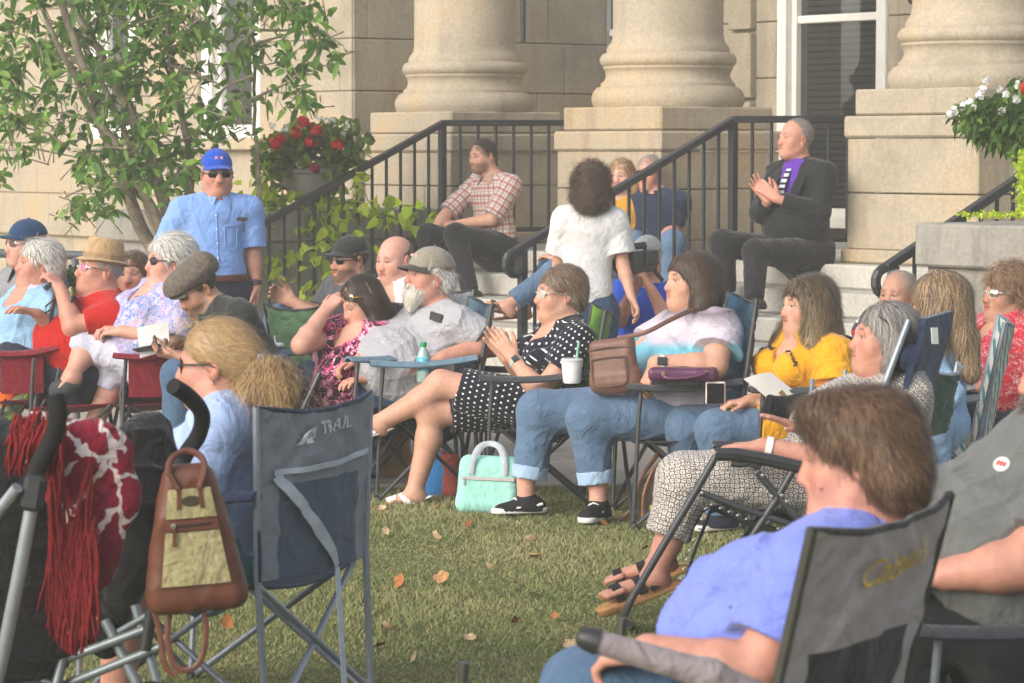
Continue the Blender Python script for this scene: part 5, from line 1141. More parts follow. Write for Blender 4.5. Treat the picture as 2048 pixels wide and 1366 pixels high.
# 8 flat cap man
f = person('man in a grey tweed flat cap and black T-shirt bending over a phone', 13.2, (394, 578), -58, 32, by=-55, neck=(440, 622), chest=(455, 665), belly=(485, 710), pelvis=(515, 750), w=1.15, fatb=.15, sw=.19, skin='tan', face=dict(fat=.3), paint=dict(stub=(.10, .075, .06, .75), brow=(.03, .02, .015)), drop=.07,
  arms=[dict(e=(450, 735, -.03), w=(368, 716, .0), h=(330, 706, .06), n=(0, .4, .8), curl=50), dict(e=(405, 725, -.1), w=(352, 712, -.16), h=(325, 705, -.18), n=(0, -.4, .8), curl=50)], legs=[dict(k=(358, 752, -.05), a=(352, 900, -.05), t=(310, 925, -.05)), dict(k=(375, 745, 0), a=(345, 890, 0), t=(300, 915, 0))],
  top=dict(m=BLACKC, sl=.75, hem=.06), bot=dict(m=JEAN_M), shoes=SH_BLK, h=.0055)
short_hair(f['h'], f['o'], DARKB, seed=9, under=.040); h_ = f['h']; TWEED = patt('tweed', lambda t: t.mix(.5, t.ramp(t.noise(t.co(), 160, 3, .7), [(.3, (.055, .045, .035, 1)), (.7, (.19, .155, .125, 1))]), t.ramp(t.voro(t.co(), 60), [(.2, (.06, .05, .04, 1)), (.6, (.15, .125, .10, 1))])))
S = SDF(); h_.el(S, (0, -.005, .072), (.092, .122, .052), .03); h_.rc(S, (0, .08, .055), (0, -.08, .07), .07, .075, .04); S.cut(h_.w(0, 0, .034), h_.dirw((0, .08, -1)), .006); S.noise = folds(.002, 50, 2); S.namp = .003; o = S.build('flat_cap', TWEED, .0055, f['o'])
m = MB(); m.sheet(lambda u, v: h_.w((u - .5) * .13, .085 + v * .05 * math.sqrt(max(.03, 1 - (2 * u - 1) ** 2)), .048 - .012 * (2 * u - 1) ** 2 - .016 * v), 12, 5, .008); m.build('brim', TWEED, o, True)
ph = MB(); ph.box(P(301, 697, 13.28), (.044, .075, .005), Euler((R(-12), R(14), R(62))).to_matrix(), .004); t_ = ph.build('phone', M_BLACK, None, False, P(301, 697, 13.2)); tag(t_, 'black phone held low by the man in the flat cap', 'phone')
camp_chair('charcoal folding chair of the man in the flat cap', f['V'] * V3(1, 1, 0), -70, M_CHARF, M_CHARF, zs=.36, bh=.58, arms=(0, 0))
# 10 black cap man
f = person('goateed man in a black cap and wraparound sunglasses with clasped hands', 14.8, (698, 520), -48, 2, by=-50, neck=(708, 568), chest=(700, 610), pelvis=(700, 720), w=1.05, skin='tan', face=dict(), paint=dict(stub=(.06, .04, .03, .7)), arms=[dict(e=(640, 640, -.05), w=(588, 605, .1), h=(556, 590, .12), n=(0, 1, 0), curl=55), dict(e=(630, 630, -.1), w=(580, 600, -.16), h=(552, 585, -.17), n=(0, -1, 0), curl=55)],
  legs=[dict(k=(575, 655, 0), a=(572, 830, 0), t=(535, 850, 0)), dict(k=(560, 640, 0), a=(550, 820, 0), t=(515, 840, 0))], top=dict(m=cloth('dark_grey_tee', (.075, .078, .085, 1)), sl=.8), bot=dict(m=JEAN_L), shoes=SH_BLK, h=.006, noeyes=True)
short_hair(f['h'], f['o'], DARKB, seed=10, under=.040); cap(f['h'], f['o'], M_BLACK and BLACKC, BLACKC); glasses(f['h'], f['o'], M_GLASS, M_BLACK)
camp_chair('green folding chair just left of the woman in the floral dress', P(668, 846, 14.35) * V3(1, 1, 0), 150, M_GREENF, M_GREENF, sit=0, zs=.40, bh=.84, w=.17, group='folding camp chairs')
# 11 bald man
f = person('bald man in a white shirt with a small blue print', 14.3, (790, 520), -42, 6, by=-40, neck=(806, 574), chest=(795, 610), pelvis=(800, 740), w=1.08, skin='pink', face=dict(fat=.6, age=1), paint=dict(stub=(.42, .25, .17, .4)), arms=[dict(e=(850, 690), w=(800, 720), h=(780, 720)), dict(e=(755, 680), w=(765, 720), h=(760, 730))], legs=[dict(k=(760, 760, -.2), a=(755, 850, -.2), t=(740, 870, -.3)), dict(k=(730, 755), a=(725, 850), t=(700, 870))],
  top=dict(m=patt('white_print_shirt', floral([(.0, (.64, .64, .66, 1)), (.58, (.66, .66, .68, 1)), (.63, (.22, .26, .42, 1)), (.66, (.64, .64, .66, 1))], 60)), sl=.8, collar=cloth('white_print_collar', (.64, .64, .66, 1)), vneck=.04), bot=dict(m=NAVYP), h=.006)
hair(f['h'], f['o'], [('e', (0, -.016, .034), (.0755, .0970, .083))], [(.20, .15, .11), (.14, .10, .075)], f_from((0, .09, .1), (0, -.3, -.4)), [('e', (0, .06, .09), (.10, .125, .075), .02), ('e', (0, .105, -.02), (.09, .085, .09)), ('p', (0, 0, -.045), (0, .25, -1))], n=300, nstep=3, step=.006, width=.003, lump=.001)
camp_chair('slate folding chair behind the bald man in the white print shirt', f['V'] * V3(1, 1, 0), -40, M_SLATE, M_SLATE, zs=.40)
# 12 floral dress
FLO = patt('pink_black_floral', floral([(.0, (.012, .010, .014, 1)), (.44, (.014, .012, .016, 1)), (.49, (.52, .05, .17, 1)), (.56, (.60, .22, .34, 1)), (.60, (.62, .56, .58, 1)), (.66, (.42, .03, .12, 1))], 34))
f = person('long haired woman in a pink and black floral dress touching her forehead', 13.3, (722, 604), -52, 22, by=-45, neck=(742, 655), chest=(718, 700), pelvis=(720, 790), w=1.1, bust=.5, fatb=.2, skin='pink', sw=.17, face=dict(), paint=dict(lips=(.46, .13, .12)),
  arms=[dict(e=(790, 740), w=(740, 760, -.1), h=(700, 760, -.15)), dict(e=(603, 690, -.32), w=(650, 622, -.20), h=(682, 588, -.15), n=(.3, .5, -.4), curl=30)], legs=[dict(k=(620, 770, -.1), a=(625, 900), t=(590, 930)), dict(k=(600, 765), a=(600, 900), t=(570, 930))], top=dict(m=FLO, sl=.62, vneck=.07, skirt=.95, flare=.03, g=.018), h=.0055, armr=1.1)
long_hair(f, DARKB, .17, n=1900, curl=.15, seed=12, ends=[(.10, .045, -.24), (-.085, .02, -.12), (.03, -.11, -.2)]); glasses(f['h'], f['o'], plain('mirror_lens', (.45, .40, .34, 1), .08, .8, .8), plain('gold_frame', (.45, .28, .10, 1), .3, .5, .8), up=.058, back=.015, tilt=20)
camp_chair('dark folding chair under the woman in the floral dress', f['V'] * V3(1, 1, 0), -45, M_CHARF, M_CHARF, zs=.42, arm_m=M_TEALF)
# 13 bearded man
TEE = cloth('heather_grey_tee', (.36, .36, .385, 1), .06, wr=.5)
f = person('white bearded man in a beige cap and stretched grey pocket T-shirt', 13.25, (858, 553), -60, -8, by=-62, hs=1.06, neck=(880, 618), chest=(862, 690, .0), belly=(812, 728), pelvis=(872, 792), w=1.26, fatb=.66, sw=.205, skin='ruddy', face=dict(fat=.9, age=1, nose=1.25), drop=.05,
  arms=[dict(e=(985, 690, .0), w=(885, 716, -.12), h=(845, 722, -.13), n=(0, 0, -1)), dict(e=(765, 700, -.20), w=(722, 720, -.34), h=(692, 728, -.36), n=(.3, -.1, -1), curl=40)], legs=[dict(k=(668, 775, .02), a=(665, 930, 0), t=(620, 950, 0)), dict(k=(628, 762, -.05), a=(620, 915, 0), t=(575, 935, 0))],
  top=dict(m=TEE, sl=.62, g=.014, flare=.025, hem=.06, fold=.004), bot=dict(m=JEAN_D), shoes=SH_BLK, armr=1.25, legr=1.15, seed=9)
puffy_hair(f, WHITEH, .0, n=800, curl=.5, seed=13, zb=-.06, ear=True, facec=FACECUT + [('p', (0, 0, .036), (0, -.12, 1))]); beard(f, [(.68, .65, .58), (.56, .52, .44), (.75, .73, .68)], .045)
cap(f['h'], f['o'], cloth('beige_cap', (.26, .235, .185, 1)), cloth('dark_brim', (.06, .055, .05, 1)), big=1.06, logo=[(-.02, .085, .018, .006), (.012, .088, .01, .008)], drop=.01)
SEAM = cloth('grey_seam', (.24, .24, .26, 1)); decal(f, [front(f, .03, .05), front(f, .13, .05), front(f, .135, -.05), front(f, .08, -.075), front(f, .03, -.05)], .0028, 'pocket', SEAM, True)
m = MB(); m.box(P(872, 634, 13.05), (.036, .005, .020), Euler((0, R(12), R(-35))).to_matrix(), .004); tag(m.build('phone', M_BLACK, None, False, P(872, 634, 13.05)), 'black phone sticking out of the bearded man\'s shirt pocket', 'phone')
camp_chair('charcoal folding chair with blue grey arm slings under the bearded man', f['V'] * V3(1, 1, 0) + V3(.0, 0, 0), -80, M_CHARF, M_TEALF, zs=.40, arm_m=M_TEALF, w=.31, trim=M_CHARF, bh=.90)
# 14 polka dot dress
f = person('short haired woman in a polka dot dress clapping with legs crossed', 12.85, (1119, 588), -72, -2, by=-70, hs=1.05, neck=(1138, 650), chest=(1112, 700), pelvis=(1105, 805), w=1.02, bust=.5, sw=.18, skin='warm', face=dict(age=1, fat=.35), paint=dict(lips=(.44, .16, .13)), drop=.05,
  arms=[dict(e=(1080, 786, -.03), w=(1028, 718, .13), h=(988, 664, .155), n=(-.1, 1, 0), curl=8, spread=4, thumb=22), dict(e=(1062, 775, .0), w=(1014, 716, -.14), h=(974, 660, -.155), n=(-.1, -1, 0), curl=8, spread=4, thumb=22)],
  legs=[dict(k=(882, 768, .06), a=(752, 848, .10), t=(712, 862, .10), bare=1), dict(k=(862, 826, -.08), a=(828, 985, -.10), t=(768, 1010, -.10), bare=1)], top=dict(m=patt('polka_dots', lambda t: dots(t, p=.0295, r=.165)), name='dress', skirt=.84, vneck=.06, sl=.55, flare=.022, g=.014), armr=1.08, legr=1.03)
puffy_hair(f, [(.15, .078, .038), (.095, .052, .030), (.22, .13, .07), (.24, .21, .18)], .000, n=1500, curl=.3, seed=14, zb=-.075); glasses(f['h'], f['o'], plain('clear_lens', (.45, .40, .37, 1), .08, .6), M_CHROME, name='glasses', rim=.0016); glasses(f['h'], f['o'], M_GLASS, M_BLACK, up=.088, back=.055, tilt=40)
watch(f, 0, plain('silver_strap', (.4, .4, .4, 1), .4), M_BLACK, .032, .03)
def sandal_straps(f, i, mat, offs, wd=.020, r=.040, sole=None, soleth=.012):
    l = f['L'][i]; d = nrm(l['t'] - l['a']); sd = nrm(np.cross(d, V3(0, 0, 1))); up = np.cross(sd, d); c0 = l['a'] - up * .02
    if sole: S = SDF(); S.rc(l['a'] - d * .055 - up * .075, l['t'] + d * .01 - up * .036, .036, .040, .02); S.cut(l['t'] - up * .032, up); S.cut(l['t'] - up * (.036 + soleth), -nrm(up), .004); S.build('sandal_sole', sole, .005, f['o'])
    m = MB()
    for a, sk in offs:
        p = l['a'] * (1 - a) + l['t'] * a - up * (.018 - .010 * a); pts = [p + sd * .040 - up * .020 + d * sk, p + sd * .030 + up * .020 + d * sk * .4, p + up * .034, p - sd * .030 + up * .020 - d * sk * .4, p - sd * .040 - up * .020 - d * sk]; m.tube(pts, [wd] * 5, 6, False, nrm(np.cross(d, sd)) if False else d) if False else m.sheet(lambda u, v: (lambda q: q + d * (v - .5) * wd * 2)(np.array([np.interp(u, [0, .25, .5, .75, 1], [x[j] for x in pts]) for j in range(3)])), 10, 2, .004)
    m.build('sandal_strap', mat, f['o'], True)
sandal_straps(f, 0, M_WHITE, [(.35, .01), (.58, -.012), (.74, .015)], .013, sole=M_WHITE); sandal_straps(f, 1, M_WHITE, [(.40, .02), (.62, -.02), (.80, .012)], .013, sole=M_WHITE)
camp_chair('charcoal folding chair with a lime green back under the polka dot woman', f['V'] * V3(1, 1, 0) + V3(.0, 0, 0), -86, M_CHARF, M_LIMEF, trim=M_BLACK, zs=.36, w=.27, bh=.89)
# 15 plaid man
f = person('man in a red and white plaid shirt sitting on the top step', 20.0, (966, 312), -52, 6, by=-48, hs=1.0, neck=(988, 358), chest=(985, 400), belly=(988, 450), pelvis=(990, 492), w=1.08, sw=.19, skin='warm', face=dict(), paint=dict(stub=(.09, .06, .045, .6), brow=(.05, .035, .025)),
  arms=[dict(e=(982, 440, -.05), w=(918, 447, .05), h=(886, 447, .1), n=(0, .4, -1), curl=40), dict(e=(890, 432, -.15), w=(868, 462, -.25), h=(852, 480, -.25), n=(.5, 0, -.5), curl=35)], legs=[dict(k=(912, 470, -.35), a=(940, 582, -.45), t=(905, 600, -.5)), dict(k=(858, 472, -.2), a=(862, 580, -.2), t=(830, 598, -.25))],
  top=dict(m=patt('plaid', plaid), sl=.9, collar=cloth('plaid_collar', (.40, .25, .20, 1)), flare=.02, g=.018, hem=.11), bot=dict(m=BLACKP), shoes=SH_BLK, h=.006)
short_hair(f['h'], f['o'], DARKB, .002, n=1000, seed=15)
# 16 boy from behind
f = person('dark curly haired youngster in a white T-shirt seen from behind by the handrail', 15.9, (1184, 376), 172, 2, by=178, hs=.94, neck=(1180, 424), chest=(1176, 470), belly=(1174, 550), pelvis=(1174, 620), w=.86, sw=.150, skin='warm', noeyes=True, arms=[dict(e=(1118, 530, .1), w=(1128, 590, .15), h=(1140, 610, .15)), dict(e=(1246, 532, .0), w=(1262, 592, -.08), h=(1276, 622, -.1), n=(-1, 0, 0), curl=30)],
  legs=[dict(k=(1150, 750), a=(1150, 850), t=(1150, 850, .2)), dict(k=(1205, 750), a=(1208, 850), t=(1210, 850, .2))], top=dict(m=cloth('white_tshirt', (.60, .595, .59, 1), .04, wr=.3), sl=.72, g=.020, flare=.03, hem=.10), bot=dict(m=JEAN_D), shoes=SH_BLK, h=.006, armr=.85)
puffy_hair(f, [(.08, .052, .036), (.12, .078, .05), (.17, .11, .068), (.055, .038, .028)], .006, n=3400, curl=2.8, cf=95, seed=16, zb=-.118, ear=False, extra=[('e', (0, -.055, -.05), (.098, .075, .075))], lump=.018, fr=40, lift=.012, step=.014)
# 17 navy polo man
f = person('man in a navy polo shirt and sunglasses sitting on the top step behind the railing', 18.95, (1298, 345), -24, 2, by=-20, neck=(1310, 390), chest=(1308, 425), pelvis=(1310, 500), w=1.12, sw=.19, skin='ruddy', face=dict(age=1), arms=[dict(e=(1345, 460), w=(1320, 492, -.2), h=(1310, 510, -.25)), dict(e=(1258, 455), w=(1268, 490, -.2), h=(1278, 508, -.25))], legs=[dict(k=(1345, 486, -.4), a=(1340, 585, -.45), t=(1335, 600, -.55)), dict(k=(1268, 486, -.4), a=(1272, 585, -.45), t=(1268, 600, -.55))], top=dict(m=cloth('navy_polo', (.018, .028, .055, 1)), sl=.8, collar=cloth('navy_polo', (.018, .028, .055, 1))), bot=dict(m=JEAN_L), shoes=SH_BLK, h=.0065, noeyes=True)
short_hair(f['h'], f['o'], GREYH, seed=17); glasses(f['h'], f['o'], M_GLASS, M_BLACK)
f = person('blonde person in a mustard top half hidden beside the navy polo man', 19.0, (1242, 352), -20, 0, by=-10, neck=(1240, 398), pelvis=(1240, 500), w=.95, skin='fair', arms=[dict(e=(1275, 460), w=(1260, 490), h=(1250, 500)), dict(e=(1200, 460), w=(1215, 490), h=(1225, 500))], legs=[dict(k=(1255, 486, -.4), a=(1250, 585, -.45), t=(1245, 600, -.55)), dict(k=(1215, 486, -.4), a=(1215, 585, -.45), t=(1210, 600, -.55))], top=dict(m=cloth('mustard_top', (.50, .26, .03, 1)), sl=.9), bot=dict(m=JEAN_D), shoes=SH_BLK, h=.0075)
long_hair(f, BLOND, .05, n=900, seed=18)
# 18 man in the suit
SUIT = cloth('black_suit', (.015, .016, .017, 1), .1, .85); WHT = patt('striped_tie', stripes(2, [(0, (.55, .58, .62, 1)), (.55, (.02, .02, .03, 1))], .035))
f = person('man in a black suit, purple shirt and striped tie clapping', 17.75, (1590, 278), -62, -4, by=-48, hs=1.05, neck=(1604, 333), chest=(1598, 385), belly=(1594, 445), pelvis=(1608, 500), w=1.16, fatb=.12, sw=.20, skin='ruddy', face=dict(fat=.7, age=1, nose=1.15), drop=.05,
  arms=[dict(e=(1640, 425, -.05), w=(1553, 397, -.05), h=(1512, 362, .0), n=(-.3, 1, 0), curl=12, thumb=32, hs=1.08), dict(e=(1520, 425, -.18), w=(1537, 400, -.30), h=(1500, 350, -.28), n=(.2, -1, 0), curl=12, thumb=32, hs=1.08)], legs=[dict(k=(1512, 505, -.35), a=(1508, 598, -.5), t=(1470, 618, -.6)), dict(k=(1445, 486, -.28), a=(1452, 585, -.3), t=(1415, 600, -.4))],
  top=dict(m=SUIT, name='suit_jacket', sl=(1.88, 1.80), g=.024, vneck=.15, vw=.08, hem=.16, fold=.006, ff=26), bot=dict(m=BLACKP), shoes=SH_BLK, h=.0055)
short_hair(f['h'], f['o'], [(.26, .23, .20), (.18, .15, .13), (.34, .31, .28)], .001, n=1300, recede=.075, seed=18)
PUR = cloth('purple_shirt', (.10, .032, .30, 1)); S = SDF(); fw, up, lat, N_ = f['fw'], f['up'], f['lat'], f['N']; S.rc(f['C'] - up * .22, f['C'] + up * .02, .180, .182, .03, (fw, .675)); S.rc(f['C'] + up * .02, f['C'] + up * .12, .15, .10, .05, (fw, .75)); S.rc(N_ - up * .03, N_ + up * .03, .082, .070, .05); S.cut(N_ + up * .035 + fw * .01, up - fw * .3, .004); sh_ = S.build('shirt', PUR, .0055, f['o'])
m = MB(); tp = [N_ + fw * .118 - up * .012, N_ + fw * .158 - up * .07, f['C'] + fw * .170 + up * .02, f['C'] + fw * .168 - up * .10, f['C'] + fw * .17 - up * .20]; m.sheet(lambda u, v: np.array([np.interp(v, [0, .1, .4, .7, 1], [q[j] for q in tp]) for j in range(3)]) + lat * (u - .5) * (.035 + .045 * v), 4, 14, .006); m.build('tie', WHT, sh_, True)
for s_ in (1, -1):
    m = MB(); m.sheet(lambda u, v: N_ + fw * (.02 + .085 * u - .0 * v) + lat * s_ * (.075 - .050 * u + .02 * v) + up * (.035 - .05 * u - .045 * v), 6, 3, .004); m.build('collar', PUR, sh_, True)
    m = MB(); m.sheet(lambda u, v: N_ * (1 - v) + (f['C'] - up * .12) * v + fw * (.05 + .115 * math.sin(min(1, v * 1.6) * 1.57)) + lat * s_ * (.085 - .035 * v + (.012 + .055 * math.sin(math.pi * min(1, v * 1.15))) * u) + up * (.02 - .02 * v) - fw * .02 * u, 4, 12, .006); m.build('lapel', SUIT, f['o'], True)
m = MB(); a = f['A'][0]; d = nrm(a['h'] - a['w']); band(m, a['w'] + d * .112 - V3(0, 0, .012), d, .0095, .004, .002); m.build('ring', plain('gold_ring', (.6, .4, .12, 1), .25, .5, 1.0), f['o'], True)
# 19 camera operator
f = person('camera operator in a blue shirt and grey cap holding a video camera', 16.4, (1293, 515), -35, 8, by=-30, neck=(1300, 575), pelvis=(1275, 720), w=1.1, skin='ruddy', sw=.18, face=dict(age=1), arms=[dict(e=(1335, 640, -.2), w=(1300, 575, -.32), h=(1285, 545, -.33), n=(-.5, 0, .5), curl=60), dict(e=(1240, 640, -.2), w=(1272, 570, -.36), h=(1276, 540, -.36), n=(.5, 0, .5), curl=60)], legs=[dict(k=(1300, 750, -.3), a=(1300, 850), t=(1290, 860)), dict(k=(1250, 750, -.3), a=(1250, 850), t=(1240, 860))], top=dict(m=cloth('bright_blue_shirt', (.015, .075, .46, 1)), sl=.8, collar=cloth('bright_blue_shirt', (.015, .075, .46, 1)), hem=.02), bot=dict(m=NAVYP), h=.0065, noeyes=True)
short_hair(f['h'], f['o'], GREYH, seed=19, under=.040); GC = cloth('grey_cap', (.32, .33, .34, 1)); cap(f['h'], f['o'], GC, GC)
t_ = thing('video_camera', 'black video camera with a wide lens hood held up by the operator in blue', 'camera', P(1272, 540, 16.05)); q, A = loc3(P(1276, 524, 16.0), -48, 4); m = MB(); m.box(q(0, -.02, 0), (.045, .10, .06), A, .012); m.box(q(0, .02, .085), (.016, .09, .014), A, .008); m.box(q(.05, -.06, .02), (.012, .05, .04), A, .006); m.build('body', M_BLACK, t_)
m = MB(); m.lathe([(.036, .07), (.04, .09), (.04, .11), (.050, .12), (.054, .15), (.048, .15), (.043, .125), (.001, .12)], q(0, 0, 0), 24, A @ V3(0, -1, 0)); m.build('lens', M_BLACK, t_, True); m = MB(); m.tube([q(.0, -.06, .06), q(0, -.06, .10), q(0, .09, .10), q(0, .09, .06)], .010, 8); m.build('top_handle', M_BLACK, t_, True); m = MB(); m.tube([q(0, .05, .125), q(0, .17, .125)], [.018, .022], 10); m.build('microphone', plain('grey_foam', (.30, .30, .31, 1), .9), t_, True); m = MB(); m.box(q(-.075, .02, .03), (.035, .004, .028), A, .003); m.build('flip_screen', M_BLACK, t_); m = MB(); m.tube([q(.02, -.1, -.05), q(.05, -.14, -.12)], .012, 8); m.build('grip', M_BLACK, t_, True)
# 20 seated legs behind the boy
f = person('person in jeans and brown sandals seated mostly hidden behind the youngster in white', 17.2, (1186, 455), -60, 20, by=-58, hs=.95, neck=(1190, 500), pelvis=(1190, 560), w=.95, sw=.15, skin='warm', noeyes=True, arms=[dict(e=(1160, 560, 0), w=(1118, 520, .05), h=(1095, 512, .1)), None], legs=[dict(k=(1108, 545, -.05), a=(1012, 612, -.1), t=(975, 606, -.1), bare=1), dict(k=(1100, 535, .05), a=(1045, 620, .0), t=(1000, 624, -.02), bare=1)], top=dict(m=cloth('grey_shirt', (.22, .225, .24, 1)), sl=1.5), bot=dict(m=JEAN_L, len=1.84), h=.0065, legr=.85)
for i in (0, 1): sandal_straps(f, i, LEATH, [(.35, .0), (.72, .0)], .014, sole=LEATH)
short_hair(f['h'], f['o'], BROWN, seed=20)
# 21 tie dye woman
f = person('dark haired woman in a pastel tie dye shirt and rolled jeans', 12.3, (1381, 563), -66, -4, by=-62, hs=1.05, neck=(1394, 634), chest=(1376, 706), belly=(1372, 752), pelvis=(1406, 808), w=1.28, fatb=.35, bust=.75, sw=.20, skin='warm', face=dict(fat=.75, nose=1.1), paint=dict(lips=(.46, .16, .14), brow=(.07, .045, .03)), drop=.055,
  arms=[dict(e=(1428, 734, -.10), w=(1312, 728, -.12), h=(1290, 768, -.13), n=(.6, .3, -.3), curl=28, fing=[20, 28, 34, 38]), dict(e=(1262, 725, -.1), w=(1262, 770, -.25), h=(1250, 780, -.28))], legs=[dict(k=(1178, 838, -.03), a=(1196, 1006, -.04), t=(1168, 1032, -.18)), dict(k=(1078, 824, -.02), a=(1052, 996, -.03), t=(985, 1022, -.06))],
  top=dict(m=patt('tie_dye', tiedye), sl=.58, flare=.035, g=.020, hem=.06, fold=.006), bot=dict(m=JEAN_L, len=1.76, hemr=.056, cuff=cloth('jean_cuff', (.30, .42, .56, 1))), shoes=dict(m=plain('black_canvas', (.014, .014, .016, 1), .8, .2), sole=M_WHITE, stripe=1), armr=1.35, legr=1.22)
for i in (0, 1): l = f['L'][i]; m = MB(); m.tube([l['a'] + V3(0, 0, .10), l['a'] + V3(0, 0, .03), l['a'] - V3(0, 0, .02)], [.044, .038, .042], 14); m.build('ankle', M_skin(), f['o'], True)
for o_ in f['o'].children:
    if o_.name.startswith('ankle'):
        at = o_.data.attributes.new('col', 'FLOAT_COLOR', 'POINT')
        for d_ in at.data: d_.color = (*SKIN['pink'], 1)
long_hair(f, [(.062, .040, .027), (.042, .028, .020), (.09, .058, .038)], .06, n=2200, curl=.25, seed=21, vol=.008, ends=[(.092, -.01, -.115), (-.092, -.01, -.115), (0, -.10, -.10)], r1=.036)
watch(f, 0, plain('pale_sport_strap', (.50, .58, .56, 1), .6), M_BLACK, .041, .02, (-.3, -1, .4), .021)
m = MB(); a = f['A'][0]; d = nrm(a['h'] - a['w']); m.box(a['w'] + d * .095 + V3(-.02, -.014, .0), (.010, .003, .004), None, .002); m.build('ring', plain('gold_ring', (.6, .4, .12, 1), .25, .5, 1.0), f['o'])
camp_chair('charcoal folding chair with a teal back under the tie dye woman', f['V'] * V3(1, 1, 0) + V3(-.03, 0, 0), -84, M_CHARF, cloth('teal_blue_fabric', (.025, .10, .17, 1)), zs=.37, w=.31, bh=.97, lean=.12)
# 22 yellow top
YEL = cloth('mustard_blouse', (.66, .31, .012, 1), .08, wr=.5)
f = person('long wavy haired woman in a mustard embroidered blouse and jeans', 12.05, (1613, 612), -66, -2, by=-60, hs=1.05, neck=(1626, 678), chest=(1605, 725), pelvis=(1608, 838), w=1.08, bust=.55, sw=.18, skin='warm', face=dict(fat=.15), paint=dict(lips=(.50, .19, .17), brow=(.035, .024, .018), browk=.75), drop=.05,
  arms=[dict(e=(1672, 792, -.04), w=(1560, 808, .0), h=(1520, 806, .03), n=(0, 0, -1)), dict(e=(1560, 790, -.1), w=(1498, 804, -.30), h=(1462, 806, -.32), n=(0, 0, -1), curl=40)], legs=[dict(k=(1432, 860, -.1), a=(1440, 1030, -.1), t=(1392, 1058, -.16)), dict(k=(1372, 852, -.08), a=(1370, 1010, 0), t=(1320, 1036, 0))],
  top=dict(m=YEL, sl=.66, flare=.03, g=.018, vneck=.05, low=1, skirt=.62, name='blouse'), bot=dict(m=JEAN_L), shoes=dict(m=plain('navy_canvas', (.02, .025, .04, 1), .8, .2), sole=plain('cream_sole', (.60, .56, .48, 1))), armr=1.1, legr=1.05)
long_hair(f, [(.040, .027, .018), (.060, .040, .025), (.085, .057, .034), (.17, .12, .065)], .19, tips=(.30, .215, .11), n=3600, curl=1.5, cf=38, seed=22, vol=.006, width=.0055, face=[('e', (0, .128, -.035), (.16, .092, .10), .012)], ends=[(.098, .035, -.27), (-.095, .045, -.27), (.03, -.11, -.2)], lump=.010, lift=.008)
m = MB(); rg = np.random.default_rng(4)
for s_, n_ in ((1, 26), (-1, 16)):
    for k in range(n_):
        c = onto(f, f['C'] + f['fw'] * .13 + f['lat'] * s_ * (.045 + .085 * k / n_) + f['up'] * (.05 - .055 * (k / n_) + rg.normal() * .010), .002)[0]; a = nrm(rg.normal(size=3)); m.tube([c - a * .009, c + a * .009], .0028, 5)
    m.build('embroidery', BLACKC, f['to'], True); m = MB()
camp_chair('dark folding chair under the woman in the mustard blouse', f['V'] * V3(1, 1, 0) + V3(.03, 0, 0), -80, M_CHARF, M_CHARF, zs=.38, w=.28, bh=.80)
# 23 zero gravity chair woman
GEO = patt('black_white_print', geo)
f = person('grey haired woman in patterned capri trousers reclining in a lounge chair', 9.5, (1768, 678), -78, -6, by=-78, hs=1.04, neck=(1800, 752), chest=(1780, 830), pelvis=(1665, 940), w=1.12, bust=.5, fatb=.2, sw=.18, skin='ruddy', face=dict(fat=.5, age=1), drop=.05,
  arms=[dict(e=(1700, 930, -.04), w=(1525, 893, -.02), h=(1462, 893, .0), n=(0, 0, -1), curl=14), dict(e=(1700, 880, .0), w=(1610, 862, -.22), h=(1535, 830, -.26), n=(0, 0, -1), curl=4, spread=9)], legs=[dict(k=(1372, 962, -.02), a=(1308, 1150, -.03), t=(1212, 1190, -.08), bare=1), dict(k=(1366, 958, -.06), a=(1322, 1120, -.02), t=(1216, 1160, -.02), bare=1)],
  top=dict(m=GEO, sl=.8, g=.016), bot=dict(m=GEO, len=1.58, hemr=.060, g=.018), armr=1.05, legr=1.06, h=.005)
long_hair(f, GREYH + [(.12, .10, .09), (.10, .085, .075)], .16, n=2400, curl=.12, seed=23, ends=[(.085, -.03, -.22), (-.08, -.03, -.2), (0, -.12, -.22)]); glasses(f['h'], f['o'], M_GLASS, M_BLACK, up=.078, back=.04, tilt=38)
CORK = plain('cork_sole', (.40, .21, .085, 1), .8, .15, 0, .3, 120)
for i in (0, 1): sandal_straps(f, i, cloth('black_elastic', (.014, .014, .016, 1)), [(.02, -.02), (.36, .0), (.80, .0)], .016, .042, CORK, .030)
watch(f, 0, plain('white_strap', (.70, .68, .66, 1), .5), None, .034, .02); m = MB(); a = f['A'][1]; band(m, a['w'] + nrm(a['e'] - a['w']) * .03, a['e'] - a['w'], .034, .010); m.build('bracelet', M_CHROME, f['o'], True)
D = 9.5; t_ = thing('lounge_chair', 'black tube zero gravity lounge chair with a navy sling and padded arms', 'lounge chair', P(1500, 1260, D) * V3(1, 1, 0), None)
def tubes(name, pts, r=.0125, mat=None, flat=None, par=None, n=10): m = MB(); m.tube(pts, r, n, False, flat); return m.build(name, mat or M_FRAME, par if par is not None else t_, True)
